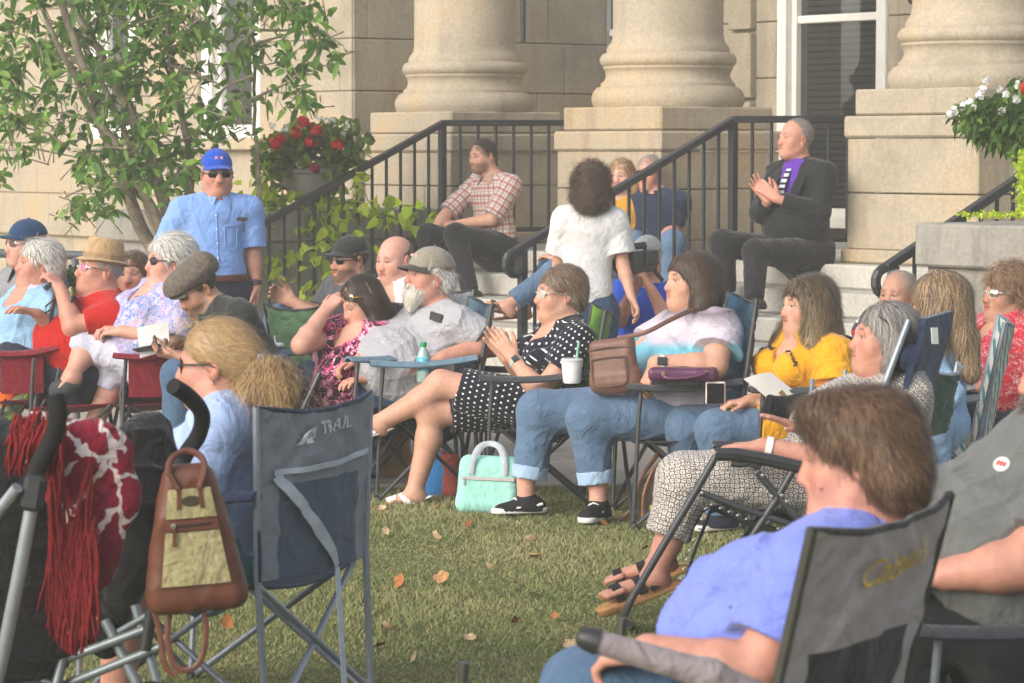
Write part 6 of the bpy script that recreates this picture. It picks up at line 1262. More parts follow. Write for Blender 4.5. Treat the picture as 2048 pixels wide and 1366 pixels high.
for dd, s_ in ((-.28, 1), (.28, -1)):
    q = lambda x, y: P(x, y, D + dd)
    if s_ < 0: q = lambda x, y: P(x - 4, y - 14, D + dd)
    tubes('arm_strut', [q(1432, 912), q(1390, 985), q(1330, 1085), q(1262, 1200), q(1246, 1238), q(1258, 1250)], .0125); tubes('leg', [q(1515, 945), q(1640, 1090), q(1740, 1255)], .0125); tubes('leg', [q(1592, 930), q(1552, 1000), q(1430, 1185), q(1390, 1262)], .0125); tubes('seat_rail', [q(1400, 985), q(1500, 1022), q(1640, 1068)], .011); tubes('back_rail', [q(1640, 1068), q(1720, 900), q(1818, 640)], .0115, M_STEEL)
    m = MB(); c = [q(1430, 905), q(1470, 905), q(1540, 917), q(1640, 940)]; m.tube(c, [.026, .030, .030, .026], 10, False, V3(0, 0, 1)) ; m.tube([x - V3(0, 0, .006) for x in c], .022, 10); m.build('armrest', M_BLACK, t_, True)
    m = MB(); m.lathe([(.001, .012), (.02, .01), (.024, 0), (.02, -.01)], q(1512, 925), 12, V3(0, -1, 0)); m.tube([q(1512, 925), q(1480, 930), q(1462, 928)], .010, 8); m.build('lock_knob', M_BLACK, t_, True)
    m = MB()
    for bx, by_ in ((1432, 905), (1403, 985), (1542, 992), (1562, 990), (1572, 1002), (1524, 950), (1488, 1083)): m.lathe([(.001, .004), (.006, .003), (.007, 0)], q(bx, by_) + V3(0, -.016, 0), 8, V3(0, -1, 0))
    m.build('rivets', M_CHROME, t_, True)
tubes('foot_bar', [P(1258, 1250, D - .28), P(1262, 1252, D - .1), P(1256, 1240, D + .28)], .0125)
SL = cloth('navy_sling', (.014, .018, .036, 1)); m = MB(); pth = [(1362, 1182), (1388, 1100), (1424, 1008), (1500, 1040), (1640, 1082), (1720, 915), (1800, 700), (1822, 645)]
def slg(u, v): x, y = np.interp(u, np.linspace(0, 1, 8), [a for a, b in pth]), np.interp(u, np.linspace(0, 1, 8), [b for a, b in pth]); return P(x, y, D - .235 + .47 * v) - V3(0, 0, .02 * math.sin(math.pi * v))
m.sheet(slg, 40, 8, .005); o = m.build('sling', SL, t_, True); m = MB()
for k in range(30): u = .01 + k / 31; a = slg(u, 0); b = a + V3(-.018, -.035, .008); m.tube([a + V3(0, .004, 0), (a + b) / 2 + V3(0, 0, .006), b], .0028, 5)
m.build('bungee_cord', M_WHITE, o, True)
m = MB(); m.sheet(lambda u, v: P(1846 + 56 * u - 52 * v, 637 - 16 * u + 226 * v + 16 * u * v, D - .24 + .48 * u) + V3(.006 * math.sin(9 * v), 0, 0), 10, 18, .02); m.build('headrest_panel', M_NAVYF, t_, True)
S = SDF(); S.rc(P(1820, 715, D - .2), P(1812, 745, D + .1), .045, .045, .02); S.build('pillow', M_NAVYF, .008, t_)
flat_card('care_label', 'small white label sewn on the navy headrest', 'label', [P(1864, 655, D - .05), P(1876, 655, D - .02), P(1878, 688, D - .03), P(1866, 690, D - .05)], M_WHITE) if False else None
m = MB(); m.sheet(lambda u, v: P(1862 + 13 * u + 2 * v, 655 + 33 * v, D - .26 + .02 * u), 2, 2, .002); m.build('care_label', M_WHITE, t_)
# 24 long highlighted hair from behind
f = person('woman with long highlighted hair seen from behind in faded jeans', 11.85, (1876, 608), -128, -2, by=-125, hs=1.05, neck=(1880, 672), pelvis=(1868, 835), w=1.02, sw=.17, skin='fair', noeyes=True, arms=[dict(e=(1900, 790), w=(1840, 820), h=(1810, 820)), dict(e=(1830, 780), w=(1800, 815), h=(1780, 815))], legs=[dict(k=(1800, 838, 0), a=(1800, 1000, 0), t=(1760, 1020)), dict(k=(1860, 850, -.42), a=(1876, 985, -.38), t=(1880, 1005, -.5))], top=dict(m=cloth('pale_denim_top', (.28, .42, .62, 1)), sl=1.6), bot=dict(m=denim('faded_denim', (.24, .38, .58, 1))), shoes=SH_BLK, h=.0065)
long_hair(f, [(.085, .055, .035), (.16, .105, .06), (.32, .22, .12), (.42, .30, .17)], .17, n=3600, curl=.78, cf=30, seed=24, vol=.014, width=.0055, ends=[(.09, -.06, -.24), (-.09, -.06, -.22), (0, -.16, -.26)], lump=.010, lift=.008)
camp_chair('dark green folding chair with grey legs seen from behind', np.array((1.440, 11.40, 0)), -111, M_DGREEN, M_DGREEN, arms=(0, 0), sit=0, frame=M_STEEL, zs=.46, bh=.74, w=.24, lean=.10, foot=False)
# 25 red floral woman
RF = patt('red_floral', floral([(.0, (.42, .02, .035, 1)), (.46, (.44, .025, .04, 1)), (.54, (.62, .50, .50, 1)), (.58, (.40, .02, .04, 1)), (.70, (.10, .02, .05, 1))], 44))
f = person('curly haired woman in mirrored sunglasses and a red floral blouse', 13.0, (2012, 588), -64, -4, by=-58, hs=1.05, neck=(2030, 650), chest=(2005, 690), pelvis=(2000, 800), w=1.15, fatb=.3, bust=.5, sw=.18, skin='tan', face=dict(fat=.5, age=1), noeyes=True, paint=dict(lips=(.42, .12, .11)), arms=[dict(e=(2040, 770), w=(1960, 775, -.05), h=(1930, 775)), dict(e=(1960, 760), w=(1930, 775), h=(1910, 775))], legs=[dict(k=(1890, 790), a=(1900, 940), t=(1860, 960)), dict(k=(1880, 800), a=(1880, 940), t=(1840, 960))], top=dict(m=RF, sl=.9, vneck=.05, g=.02), bot=dict(m=NAVYP), h=.006)
puffy_hair(f, [(.22, .13, .065), (.14, .08, .045), (.32, .21, .12)], .012, n=2000, curl=1.3, cf=110, seed=25, zb=-.09, lump=.014, fr=50, lift=.015); glasses(f['h'], f['o'], plain('silver_mirror_lens', (.75, .70, .62, 1), .06, .9, .9), M_CHROME)
GST = patt('teal_cream_stripes', lambda t: (lambda u: t.ramp(t.math('SUBTRACT', t.math('MULTIPLY', u[0], 9.0), t.math('FLOOR', t.math('MULTIPLY', u[0], 9.0))), [(0, (.55, .53, .46, 1)), (.4, (.05, .20, .22, 1)), (.75, (.50, .48, .42, 1))], 'CONSTANT'))(t.sep(t.co('Generated'))))
camp_chair('teal and cream striped lawn chair with grey arms', np.array((1.74, 12.2, 0)), -97, GST, GST, sit=0, frame=M_STEEL, zs=.31, bh=.88, w=.25, lean=.16, arm_m=plain('grey_arm', (.36, .38, .38, 1)), foot=False)
# 26 man behind
f = person('balding man behind the long haired woman, only his forehead and eyes showing', 13.6, (1797, 590), -40, 0, by=-35, neck=(1800, 645), pelvis=(1800, 790), w=1.05, skin='tan', face=dict(age=1), arms=[dict(e=(1850, 740), w=(1810, 770), h=(1790, 770)), dict(e=(1750, 740), w=(1770, 770), h=(1780, 770))], legs=[dict(k=(1760, 800, -.3), a=(1760, 900, -.3), t=(1740, 920, -.3)), dict(k=(1720, 800, -.1), a=(1720, 900), t=(1700, 920))], top=dict(m=patt('red_navy_top', stripes(2, [(0, (.35, .02, .03, 1)), (.4, (.02, .03, .08, 1)), (.7, (.6, .6, .6, 1))], .12)), sl=.8), bot=dict(m=NAVYP), h=.007)
short_hair(f['h'], f['o'], GREYH, n=600, recede=.03, seed=26)
# ------------------------------------------------------------ foreground people
# 9 ponytail woman
f = person('blonde woman with a curly ponytail and dark sunglasses', 8.0, (432, 728), -99, 2, by=-104, hs=1.04, neck=(476, 812), chest=(440, 905), pelvis=(420, 1105), w=1.05, bust=.4, sw=.175, skin='ruddy', face=dict(fat=.45, age=1), noeyes=True, drop=.05, arms=[dict(e=(395, 1010, -.02), w=(300, 1075, .0), h=(260, 1080, .05), n=(0, 0, -1)), dict(e=(360, 1010), w=(290, 1075), h=(250, 1080))],
  legs=[dict(k=(245, 1110), a=(240, 1400), t=(190, 1450), bare=1), dict(k=(235, 1090), a=(225, 1390), t=(175, 1430), bare=1)], top=dict(m=cloth('pale_blue_top', (.36, .47, .72, 1), .05, wr=.45), sl=.85, g=.018, hem=.04), bot=dict(m=cloth('teal_shorts', (.06, .26, .32, 1)), len=1.1), h=.0045)
h_ = f['h']; hair(h_, f['o'], [('e', (0, -.018, .038), (.081, .102, .088)), ('e', (0, -.085, .0), (.055, .05, .05), .05)], BLOND + [(.36, .26, .15)], f_to((0, -.15, -.005)), [('e', (0, .105, -.030), (.075, .064, .088), .012), ('r', (.078, .012, -.012), (.12, -.005, -.03), .024, .03), ('r', (-.078, .012, -.012), (-.12, -.005, -.03), .024, .03), ('p', (0, 0, -.068), (0, .5, -1))], n=3000, nstep=8, step=.016, width=.0035, curl=.06, seed=31, lump=.003, res=.005, rootsel=lambda l: (l[:, 1] > -.09), lift=.004)
hair(h_, f['o'], [('e', (.015, -.135, -.022), (.043, .040, .036), .04), ('e', (.01, -.158, -.050), (.041, .036, .042), .04), ('c', (.02, -.13, -.04), (.03, -.07, -.095), .034, .020, .04), ('c', (0, -.165, -.05), (.01, -.150, -.115), .040, .020, .04)], BLOND, f_from((0, -.12, .03), (.1, -.15, -.9)), n=3200, nstep=10, step=.014, width=.0036, curl=1.5, cf=80, seed=32, lump=.018, fr=38, res=.005, grav=.5, lift=.022, name='ponytail')
rg = np.random.default_rng(5); m = MB()
for k in range(60):
    c = h_.w(rg.normal() * .03, rg.uniform(-.03, .10), .115 - rg.uniform(0, .02)); d = h_.dirw((rg.normal() * .3, rg.uniform(-.2, .9), rg.uniform(-.1, .7))); e = h_.dirw((0, rg.uniform(.2, .8), -rg.uniform(.2, 1.2))); m.tube([c, c + d * .03, c + d * .05 + e * .03, c + d * .06 + e * .07], [.0005, .0004, .0003, .0002], 3)
o = m.build('loose_strands', plain('pale_blonde_hair', (.50, .36, .19, 1), .5), f['o'])
m = MB(); pts = []
for k in range(40): a = k / 40 * 6.2832; pts.append(h_.w(.012 + .036 * math.cos(a) * (1 + .12 * math.sin(7 * a)), -.128 + .012 * math.sin(9 * a), -.004 + .034 * math.sin(a) * (1 + .12 * math.cos(8 * a))))
m.tube(pts, .011, 7, True); m.build('scrunchie', patt('black_white_scrunchie', floral([(0, (.02, .02, .025, 1)), (.5, (.02, .02, .03, 1)), (.54, (.55, .55, .56, 1))], 60)) if False else plain('grey_scrunchie', (.22, .23, .25, 1), .8, .2, 0, .9, 70), f['o'], True)
glasses(h_, f['o'], M_GLASS, M_BLACK, rx=.026, rz=.022)
m = MB(); c = h_.w(.083, -.012, -.045); m.lathe([(.001, .004), (.005, .002), (.005, -.002), (.001, -.004)], c, 8); m.build('earring', M_CHROME, f['o'], True)
def strap(m, fb, q):
    for (a, b, w_) in (((.90, .62), (.07, .66), .017), ((.88, .60), (.38, .0), .017)):
        d_ = (b[0] - a[0], b[1] - a[1]); L_ = math.hypot(*d_); nx, ny = -d_[1] / L_, d_[0] / L_; k = w_ * (1.0 if abs(d_[0]) > abs(d_[1]) else 1.9)
        m.sheet(lambda u, v: fb(a[0] + d_[0] * u + nx * (v - .5) * 2 * k, a[1] + d_[1] * u + ny * (v - .5) * 2 * k, .012 + .012 * math.sin(3.14 * u)), 16, 2, .003)
    e = fb(.38, 0, .014); m.sheet(lambda u, v: e + (q(.0, -.42, .0) - e) * u + q.l * (v - .5) * .024, 8, 2, .003)
def oz(fb, bk):
    mw = plain('white_print', (.62, .63, .64, 1), .7, .2, 0, .05)
    text_mesh('TRAIL', .060, lambda x, y, d: fb(.42 - x / .56, .845 + y / .50 + .06 * x / .2 * .3, .010), 'printed_letters', mw, bk, 0.0)
    text_mesh('a', .066, lambda x, y, d: fb(.615 - x / .56, .82 + y / .50, .012), 'printed_letters', mw, bk)
    m = MB(); pol = [(.28, .76), (.31, .79), (.35, .83), (.40, .865), (.43, .88), (.42, .84), (.385, .835), (.38, .80), (.415, .80), (.425, .77), (.36, .765), (.365, .79), (.335, .765)]; m.add([fb(1.06 - a * 1.05, .02 + b, .016) for a, b in pol], [tuple(range(len(pol)))]); m.build('printed_logo', mw, bk)
camp_chair('grey and navy folding chair with white lettering on its back', np.array((-.835, 8.15, 0)), -119, cloth('navy_seat', (.030, .050, .085, 1)), M_SLATE, trim=cloth('navy_trim', (.016, .030, .070, 1)), frame=M_STEEL, zs=.40, bh=.90, w=.275, lean=.06, arm_m=M_NAVYF, text=oz, strap=strap, panel=cloth('navy_panel', (.065, .088, .125, 1)), sag=.03, sit=0, fb=-.26, ff=.24)
# 27 brown haired woman in front
PERI = cloth('periwinkle_shirt', (.17, .22, .62, 1), .06, wr=.45)
f = person('woman with short brown hair in a periwinkle shirt at the front', 5.3, (1712, 915), -99, 6, by=-108, hs=.98, neck=(1752, 1066), chest=(1640, 1190), belly=(1560, 1300), pelvis=(1580, 1420), w=1.12, bust=.6, fatb=.25, sw=.17, skin='ruddy', face=dict(fat=.6, age=1, nose=1.05), drop=.075, sh=[(1606, 1150, -.20), None], arms=[dict(e=(1512, 1345, -.04), w=(1296, 1302, -.01), h=(1240, 1310, .03), n=(.2, .1, -1), curl=42), dict(e=(1500, 1330), w=(1310, 1312, -.15), h=(1240, 1330, -.17), n=(0, 0, -1), curl=42)], armr=1.12,
  legs=[dict(k=(1190, 1392), a=(1150, 1700), t=(1000, 1750)), dict(k=(1170, 1380), a=(1120, 1690), t=(960, 1730))], top=dict(m=PERI, sl=.70, g=.016, flare=.018, hem=.04), bot=dict(m=JEAN_M), h=.0042)
puffy_hair(f, [(.085, .046, .025), (.055, .031, .019), (.12, .068, .037), (.19, .115, .065)], .000, n=7500, curl=1.2, cf=66, seed=33, zb=-.105, ear=False, width=.0036, facec=[('e', (0, .135, -.050), (.16, .098, .104), .012)], extra=[('e', (0, -.065, -.035), (.088, .066, .070)), ('e', (0, .055, .095), (.055, .045, .035), .04)], lump=.015, fr=42, lift=.006, step=.013, res=.005)
m = MB(); pr = [(1500, 1078), (1532, 1072), (1556, 1096), (1530, 1130), (1490, 1120)]; m.add([P(x, y, 4.985) for x, y in pr], [tuple(range(5))[::-1]]); rg = np.random.default_rng(3)
def cab(fb, bk): text_mesh("Cabela's", .078, lambda x, y, d: fb(.43 - x / .54, .785 + y / .50 + .12 * x, .014), 'stitched_lettering', plain('yellow_thread', (.62, .40, .03, 1), .7), bk, .35)
camp_chair('taupe folding chair with yellow script lettering on its back', np.array((.305, 5.308, 0)), -122, M_TAUPE, M_TAUPE, trim=cloth('dark_trim', (.03, .03, .03, 1)), frame=plain('olive_dark_tube', (.05, .05, .042, 1), .4, .5, .2), zs=.42, bh=.955, w=.275, lean=.17, arm_m=M_TAUPE, text=cab, arms=(0, 0), panel=cloth('black_mesh', (.022, .024, .026, 1)), sit=0, fb=-.26, ff=.24, sag=.015)
S = SDF(); S.rc(P(1188, 1282, 4.86), P(1420, 1350, 4.9), .021, .026, .02); S.rc(P(1420, 1350, 4.9), P(1570, 1420, 4.95), .026, .030, .02); o = S.build('padded_armrest', cloth('taupe_pad', (.27, .23, .235, 1)), .004, None, P(1300, 1310, 4.9)); tag(o, 'long taupe padded chair arm with a black end', 'chair arm'); m = MB(); m.tube([P(1156, 1272, 4.86), P(1170, 1276, 4.86), P(1196, 1284, 4.86)], [.014, .021, .024], 12); m.build('end_cap', M_BLACK, o, True)
# 28 man at the right edge
f = person('bearded man in a dark grey polo shirt at the right edge', 6.3, (2140, 742), -88, 4, by=-80, hs=1.03, neck=(2150, 856), chest=(2065, 985), belly=(2000, 1100), pelvis=(2030, 1220), w=1.25, fatb=.5, sw=.20, skin='ruddy', face=dict(fat=.4, age=1), noeyes=True, paint=dict(stub=(.20, .16, .13, .7)), drop=.07, arms=[dict(e=(2040, 1130, -.05), w=(1890, 1150, -.02), h=(1830, 1160, .0), n=(0, 0, -1)), dict(e=(1980, 1080), w=(1900, 1060, -.1), h=(1850, 1040, -.12), n=(0, 0, -1))], armr=1.25, legs=[dict(k=(1820, 1240), a=(1830, 1500), t=(1750, 1540)), dict(k=(1800, 1210), a=(1800, 1480), t=(1720, 1520))], top=dict(m=cloth('dark_grey_polo', (.125, .13, .125, 1)), sl=.75, g=.018, collar=cloth('dark_grey_polo', (.125, .13, .125, 1))), bot=dict(m=BLACKP), h=.005)
short_hair(f['h'], f['o'], DARKB, seed=34); beard(f, [(.16, .13, .11), (.10, .08, .065), (.24, .21, .19)], .0, n=600, w=.95); glasses(f['h'], f['o'], M_GLASS, M_BLACK)
m = MB(); q = P(2003, 928, 6.06); A = np.array(Euler((R(-38), R(10), R(-35))).to_matrix()); m.lathe([(.001, .002), (.017, .0015), (.018, 0)], q, 20, A @ V3(.0, -1, 0)); b = m.build('shirt_badge', M_WHITE, f['o'], True); m = MB()
for x in (-.008, 0, .008): m.box(q + A @ V3(x, -.0025, 0), (.003, .001, .006), A)
m.build('badge_mark', plain('red_mark', (.45, .03, .03, 1)), b)
camp_chair('black folding chair with blue grey trim under the man at the right edge', f['V'] * V3(1, 1, 0), -80, M_CHARF, M_CHARF, trim=plain('pale_blue_bar', (.16, .28, .42, 1)), zs=.36, w=.32, bh=.74, frame=M_STEEL)
# ------------------------------------------------------------ stroller with blanket, bags
D = 7.3; st_ = thing('stroller', 'black folding stroller with curved foam handles at the left edge', 'stroller', P(60, 1900, D) * V3(1, 1, 0))
def tub(name, pts, r, mat, par=st_, n=12, flat=None): m = MB(); m.tube(pts, r, n, False, flat); return m.build(name, mat, par, True)
def smooth(p, k=6):
    p = [np.asarray(x, float) for x in p]; out = []
    for i in range(len(p) - 1):
        a, b, c, d = p[max(i - 1, 0)], p[i], p[i + 1], p[min(i + 2, len(p) - 1)]
        for j in range(k): t_ = j / k; out.append(.5 * (2 * b + (c - a) * t_ + (2 * a - 5 * b + 4 * c - d) * t_ ** 2 + (3 * b - a - 3 * c + d) * t_ ** 3))
    return out + [p[-1]]
FOAM = plain('black_foam', (.014, .014, .015, 1), .8, .2, 0, .2, 300)
tub('handle', smooth([P(346, 772, D - .15), P(376, 792, D - .1), P(403, 826, D - .05), P(398, 868, D), P(372, 908, D), P(355, 945, D)]), .0215, FOAM); tub('handle', smooth([P(108, 790, D - .45), P(116, 830, D - .45), P(104, 880, D - .42), P(78, 930, D - .4), P(62, 985, D - .4)]), .023, FOAM)
m = MB(); m.box(P(68, 985, D - .42), (.026, .03, .045), Euler((0, R(10), 0)).to_matrix(), .012); m.build('hinge', M_BLACK, st_); m = MB(); m.box(P(355, 935, D), (.026, .03, .03), Euler((0, R(-20), 0)).to_matrix(), .012); m.build('hinge', M_BLACK, st_)
ALU = plain('brushed_aluminium', (.40, .43, .47, 1), .35, .5, .6, .08)
tub('frame_tube', [P(64, 1010, D - .42), P(36, 1160, D - .4), P(10, 1290, D - .35), P(-20, 1420, D - .3)], .017, ALU); tub('frame_tube', [P(35, 975, D - .45), P(-10, 1030, D - .4), P(-40, 1070, D - .4)], .014, ALU); tub('frame_tube', [P(352, 950, D), P(320, 1120, D + .05), P(290, 1300, D + .05)], .016, M_BLACK)
for a, b, r_ in (((60, 1345), (300, 1255), .012), ((130, 1370), (330, 1290), .012), ((210, 1240), (300, 1420), .014), ((150, 1220), (100, 1420), .013), ((235, 1265), (330, 1210), .009), ((20, 1330), (160, 1400), .012), ((270, 1210), (330, 1420), .013)): tub('cross_tube', [P(a[0], a[1], D + .1), P(b[0], b[1], D + .05)], r_, plain('grey_green_tube', (.16, .19, .20, 1), .4, .5, .3))
BLKF = cloth('black_stroller_fabric', (.008, .008, .009, 1), .15, .8, .6)
S = SDF(); S.rc(P(20, 960, D + .1), P(40, 1280, D + .15), .13, .15, .05); S.rc(P(-60, 900, D + .1), P(-40, 1300, D + .1), .12, .14, .05); S.rc(P(90, 1000, D + .12), P(120, 1250, D + .15), .10, .09, .05); S.noise = folds(.010, 22, 4); S.namp = .01; S.build('seat_shell', BLKF, .008, st_)
for x in (70, 300):
    m = MB(); pts = [P(x, 1440, D) + V3(.085 * math.cos(a), .0, .085 * math.sin(a)) for a in np.linspace(0, 6.2832, 25)[:-1]]; m.tube(pts, .018, 8, True); m.build('wheel', M_BLACK, st_, True)
S = SDF(); S.rc(P(300, 870, D + .25), P(330, 940, D + .2), .050, .055, .05); S.rc(P(285, 880, D + .15), P(290, 1010, D + .12), .075, .095, .06); S.rc(P(290, 1010, D + .12), P(270, 1120, D + .12), .095, .06, .06); S.rc(P(300, 1080, D + .08), P(345, 1050, D + .06), .05, .03, .05); S.rc(P(270, 1110, D + .12), P(245, 1180, D + .12), .05, .05, .05); S.rc(P(250, 1170, D + .16), P(215, 1290, D + .16), .055, .045, .05); S.noise = folds(.011, 26, 8); S.namp = .012
o = S.build('black_bag', BLKF, .006, None, P(290, 1000, D + .1)); tag(o, 'soft black nylon bag hanging between the red blanket and the brown backpack', 'bag')
# blanket
def web(t):
    v = t.co('Object'); v2 = t.mix(.12, v, t.noise(v, 9, 3, .6, out='Color'), 'ADD'); d = t.voro(t.mapp(v2, (1, 1, .62)), 9.5, 'DISTANCE_TO_EDGE', 1.0); n = t.noise(v, 6, 2); k = t.math('MULTIPLY', t.math('LESS_THAN', d, .055), t.math('GREATER_THAN', n, .40)); return t.mix(k, (.20, .010, .028, 1), (.58, .50, .46, 1))
S = SDF(); dB = D - .22
for a, b, ra, rb in (((100, 890), (80, 935), .070, .050), ((110, 885), (220, 905), .052, .064), ((212, 890), (240, 1000), .044, .050), ((240, 1000), (212, 1150), .048, .026), ((170, 900), (185, 1080), .065, .050), ((130, 920), (150, 1120), .060, .045), ((185, 1080), (185, 1190), .048, .024), ((40, 880), (90, 880), .035, .055)): S.rc(P(a[0], a[1], dB), P(b[0], b[1], dB + .02), ra, rb, .04, (V3(0, 1, 0), .7))
S.noise = folds(.009, 20, 12); S.namp = .010; bl = S.build('blanket', patt('maroon_web_knit', web, .8), .006, None, P(160, 1000, dB)); tag(bl, 'maroon knitted throw with white branching lines and long fringe draped over the stroller', 'blanket')
rg = np.random.default_rng(21); FR_M = plain('rust_red_yarn', (.17, .014, .016, 1), .9, .15, 0, .35, 90, .6); m = MB()
for k in range(380):
    z = rg.uniform(); 
    r_ = rg.uniform()
    if k < 260:
        if r_ < .84: x0, y0 = rg.uniform(82, 192), rg.uniform(1030, 1125)
        elif r_ < .93: x0, y0 = rg.uniform(88, 122), rg.uniform(880, 960)
        else: x0, y0 = rg.uniform(160, 184), rg.uniform(890, 1040)
        L_ = rg.uniform(120, 210); x1 = x0 * .62 + 58 + rg.normal() * 14
    else: x0, y0 = rg.uniform(28, 130), 848 + rg.normal() * 12; L_ = rg.uniform(40, 110); x1 = x0 - rg.uniform(0, 30)
    y0 = min(y0, 1120); xr = x0 if k >= 260 else np.clip(x0, 85 + (y0 - 880) * .10, 205 - abs(y0 - 980) * .08); e = dB - .062 - rg.uniform(0, .02)
    ye = min(y0 + L_, 1318 - abs(150 - x1) * .9); pts = [P(xr + (x1 - xr) * u + 4 * math.sin(6 * u + k), y0 + (ye - y0) * u, e - .018 * math.sin(3.14 * u) - (.03 if k >= 260 else 0) * (1 - u)) for u in np.linspace(0, 1, 8)]; m.tube(pts, [.0043] * 7 + [.0025], 5)
m.build('fringe', FR_M, bl, True)
# brown backpack
Db = 6.95; q, A = loc3(P(385, 1070, Db), 8, 6, -4); bp = thing('leather_backpack', 'brown leather backpack with olive canvas panels hanging from the stroller handle', 'backpack', q(0, 0, 0)); s = F_PX / Db
S = SDF(); lo, hi = -.155, .145
for z in np.linspace(lo, hi, 9): t_ = (z - lo) / (hi - lo); hw = .128 - .052 * t_ - .02 * max(0, t_ - .75); S.rc(q(-hw + .040, 0, z), q(hw - .040, 0, z), .041 - .006 * t_, None, .025)
S.noise = folds(.003, 30, 5); S.namp = .003; S.build('body', LEATH, .005, bp)
CANV = patt('olive_canvas', lambda t: t.ramp(t.noise(t.co(), 70, 5, .75), [(.3, (.20, .18, .085, 1)), (.55, (.34, .30, .16, 1)), (.75, (.44, .40, .23, 1))]))
def bf(u, v, off=.002):
    z = lo + .0 + v * .29; x = u * (.108 - .050 * v); y = .0445 + off - .006 * (u ** 4) - .006 * v; return q(x, y, z)
for v0, v1, w0 in ((.14, .60, .84), (.72, .97, .86)): m = MB(); m.sheet(lambda u, v: bf((u * 2 - 1) * w0, v0 + (v1 - v0) * v, .003), 10, 8, .004); m.build('canvas_panel', CANV, bp, True)
m = MB(); m.sheet(lambda u, v: bf((u * 2 - 1) * .86, .615 + .09 * v, .006), 10, 3, .005); m.build('pocket_band', LEATH, bp, True); m = MB(); m.tube([bf(-.62, .665, .011), bf(0, .667, .012), bf(.62, .668, .011)], .003, 6); m.build('zip', plain('dark_zip', (.03, .025, .02, 1), .4), bp, True)
m = MB(); m.sheet(lambda u, v: bf(-.62 + .10 * u, .66 - .17 * v, .012), 2, 4, .004); m.build('zip_pull', LEATH, bp, True); m = MB(); m.box(bf(-.60, .665, .012), (.006, .004, .006), A, .002); m.build('zip_slider', M_CHROME, bp)
m = MB(); c = bf(.05, .865, .004); m.add([c + (A @ np.array((.024 * math.cos(a), -.002, .014 * math.sin(a)))) for a in np.linspace(0, 6.2832, 25)[:-1]] , [tuple(range(24))]); m.build('oval_badge', plain('dark_badge', (.05, .04, .025, 1), .4), bp)
for s_ in (1, -1): m = MB(); m.sheet(lambda u, v: bf(s_ * (.42 + .0 * u) + (v - .5) * .16, .80 + .20 * u, .006), 5, 2, .004); m.build('strap_tab', LEATH, bp, True)
m = MB(); pts = smooth([bf(-.42, .97, .004), q(-.045, .03, .170), q(-.036, .02, .200), q(0, .0, .212), q(.032, .01, .200), q(.042, .03, .172), bf(.42, .97, .004)]); m.tube(pts, .0085, 8); m.build('handle', LEATH, bp, True)
for pts in ([(300, 1195), (318, 1260), (330, 1330), (352, 1352)], [(345, 1195), (335, 1270), (352, 1335), (395, 1330), (412, 1270), (405, 1205)]): m = MB(); m.tube(smooth([P(x, y, Db + .02) for x, y in pts]), .0075, 8, False, V3(0, 1, 0)); m.build('shoulder_strap', LEATH, bp, True)
# ------------------------------------------------------------ things around the middle row
def mint_bag():
    D = 12.5; q, A = loc3(P(978, 963, D), -6, -6, 2); t = thing('lunch_bag', 'mint green insulated lunch bag with grey handles standing on the grass', 'bag', q(0, 0, -.12)); MI = cloth('mint_fabric', (.30, .60, .52, 1), .05, .6, .25); S = SDF()
    S.box(q(0, 0, -.02), (.128, .045, .105), A, .035, .02); S.rc(q(-.10, 0, -.11), q(.10, 0, -.11), .035, .035, .03); S.rc(q(-.09, 0, .085), q(.09, 0, .085), .032, .032, .03); S.rc(q(-.112, 0, -.10), q(-.098, 0, .07), .030, .03, .03); S.rc(q(.112, 0, -.10), q(.098, 0, .07), .030, .03, .03); S.noise = folds(.0025, 26, 3); S.namp = .003; S.build('body', MI, .005, t)
    GW = cloth('grey_webbing', (.42, .42, .42, 1))
    for f_ in (.05, -.045): m = MB(); m.tube(smooth([q(-.075, f_, .03), q(-.070, f_ + .005, .09), q(-.045, f_ * .8, .15), q(0, f_ * .5, .168), q(.045, f_ * .8, .15), q(.070, f_ + .005, .09), q(.075, f_, .03)]), .013, 8, False, A @ V3(0, -1, 0)); m.build('handle', GW, t, True)
    m = MB(); m.box(q(0, .047, .012), (.118, .003, .008), A, .002); m.build('zip', plain('grey_zip', (.40, .38, .37, 1)), t); m = MB(); m.box(q(-.105, .052, -.004), (.004, .003, .016), A, .002); m.build('zip_pull', M_CHROME, t)
mint_bag()
def paper_bag():
    D = 13.75; q, A = loc3(P(762, 915, D), -12); t = thing('paper_bag', 'brown paper shopping bag on the pavement behind the crossed feet', 'bag', q(0, 0, -.09)); m = MB(); rg = np.random.default_rng(2)
    def side(x0, f0, x1, f1): m.sheet(lambda u, v: q(x0 + (x1 - x0) * u + .006 * math.sin(9 * v + 5 * u), f0 + (f1 - f0) * u + .008 * math.sin(7 * u + 8 * v), -.10 + .26 * v), 8, 8, .003)
    for a in ((-.13, .07, .13, .07), (.13, .07, .13, -.07), (.13, -.07, -.13, -.07), (-.13, -.07, -.13, .07)): side(*a)
    m.build('bag_sides', plain('kraft_paper', (.24, .145, .075, 1), .85, .15, 0, .15, 12, .5), t, True); m = MB(); m.tube(smooth([q(-.06, .075, .15), q(-.05, .085, .09), q(0, .09, .07), q(.05, .085, .09), q(.06, .075, .15)]), .004, 6); m.build('handle', plain('kraft_cord', (.20, .12, .06, 1)), t, True)
paper_bag()
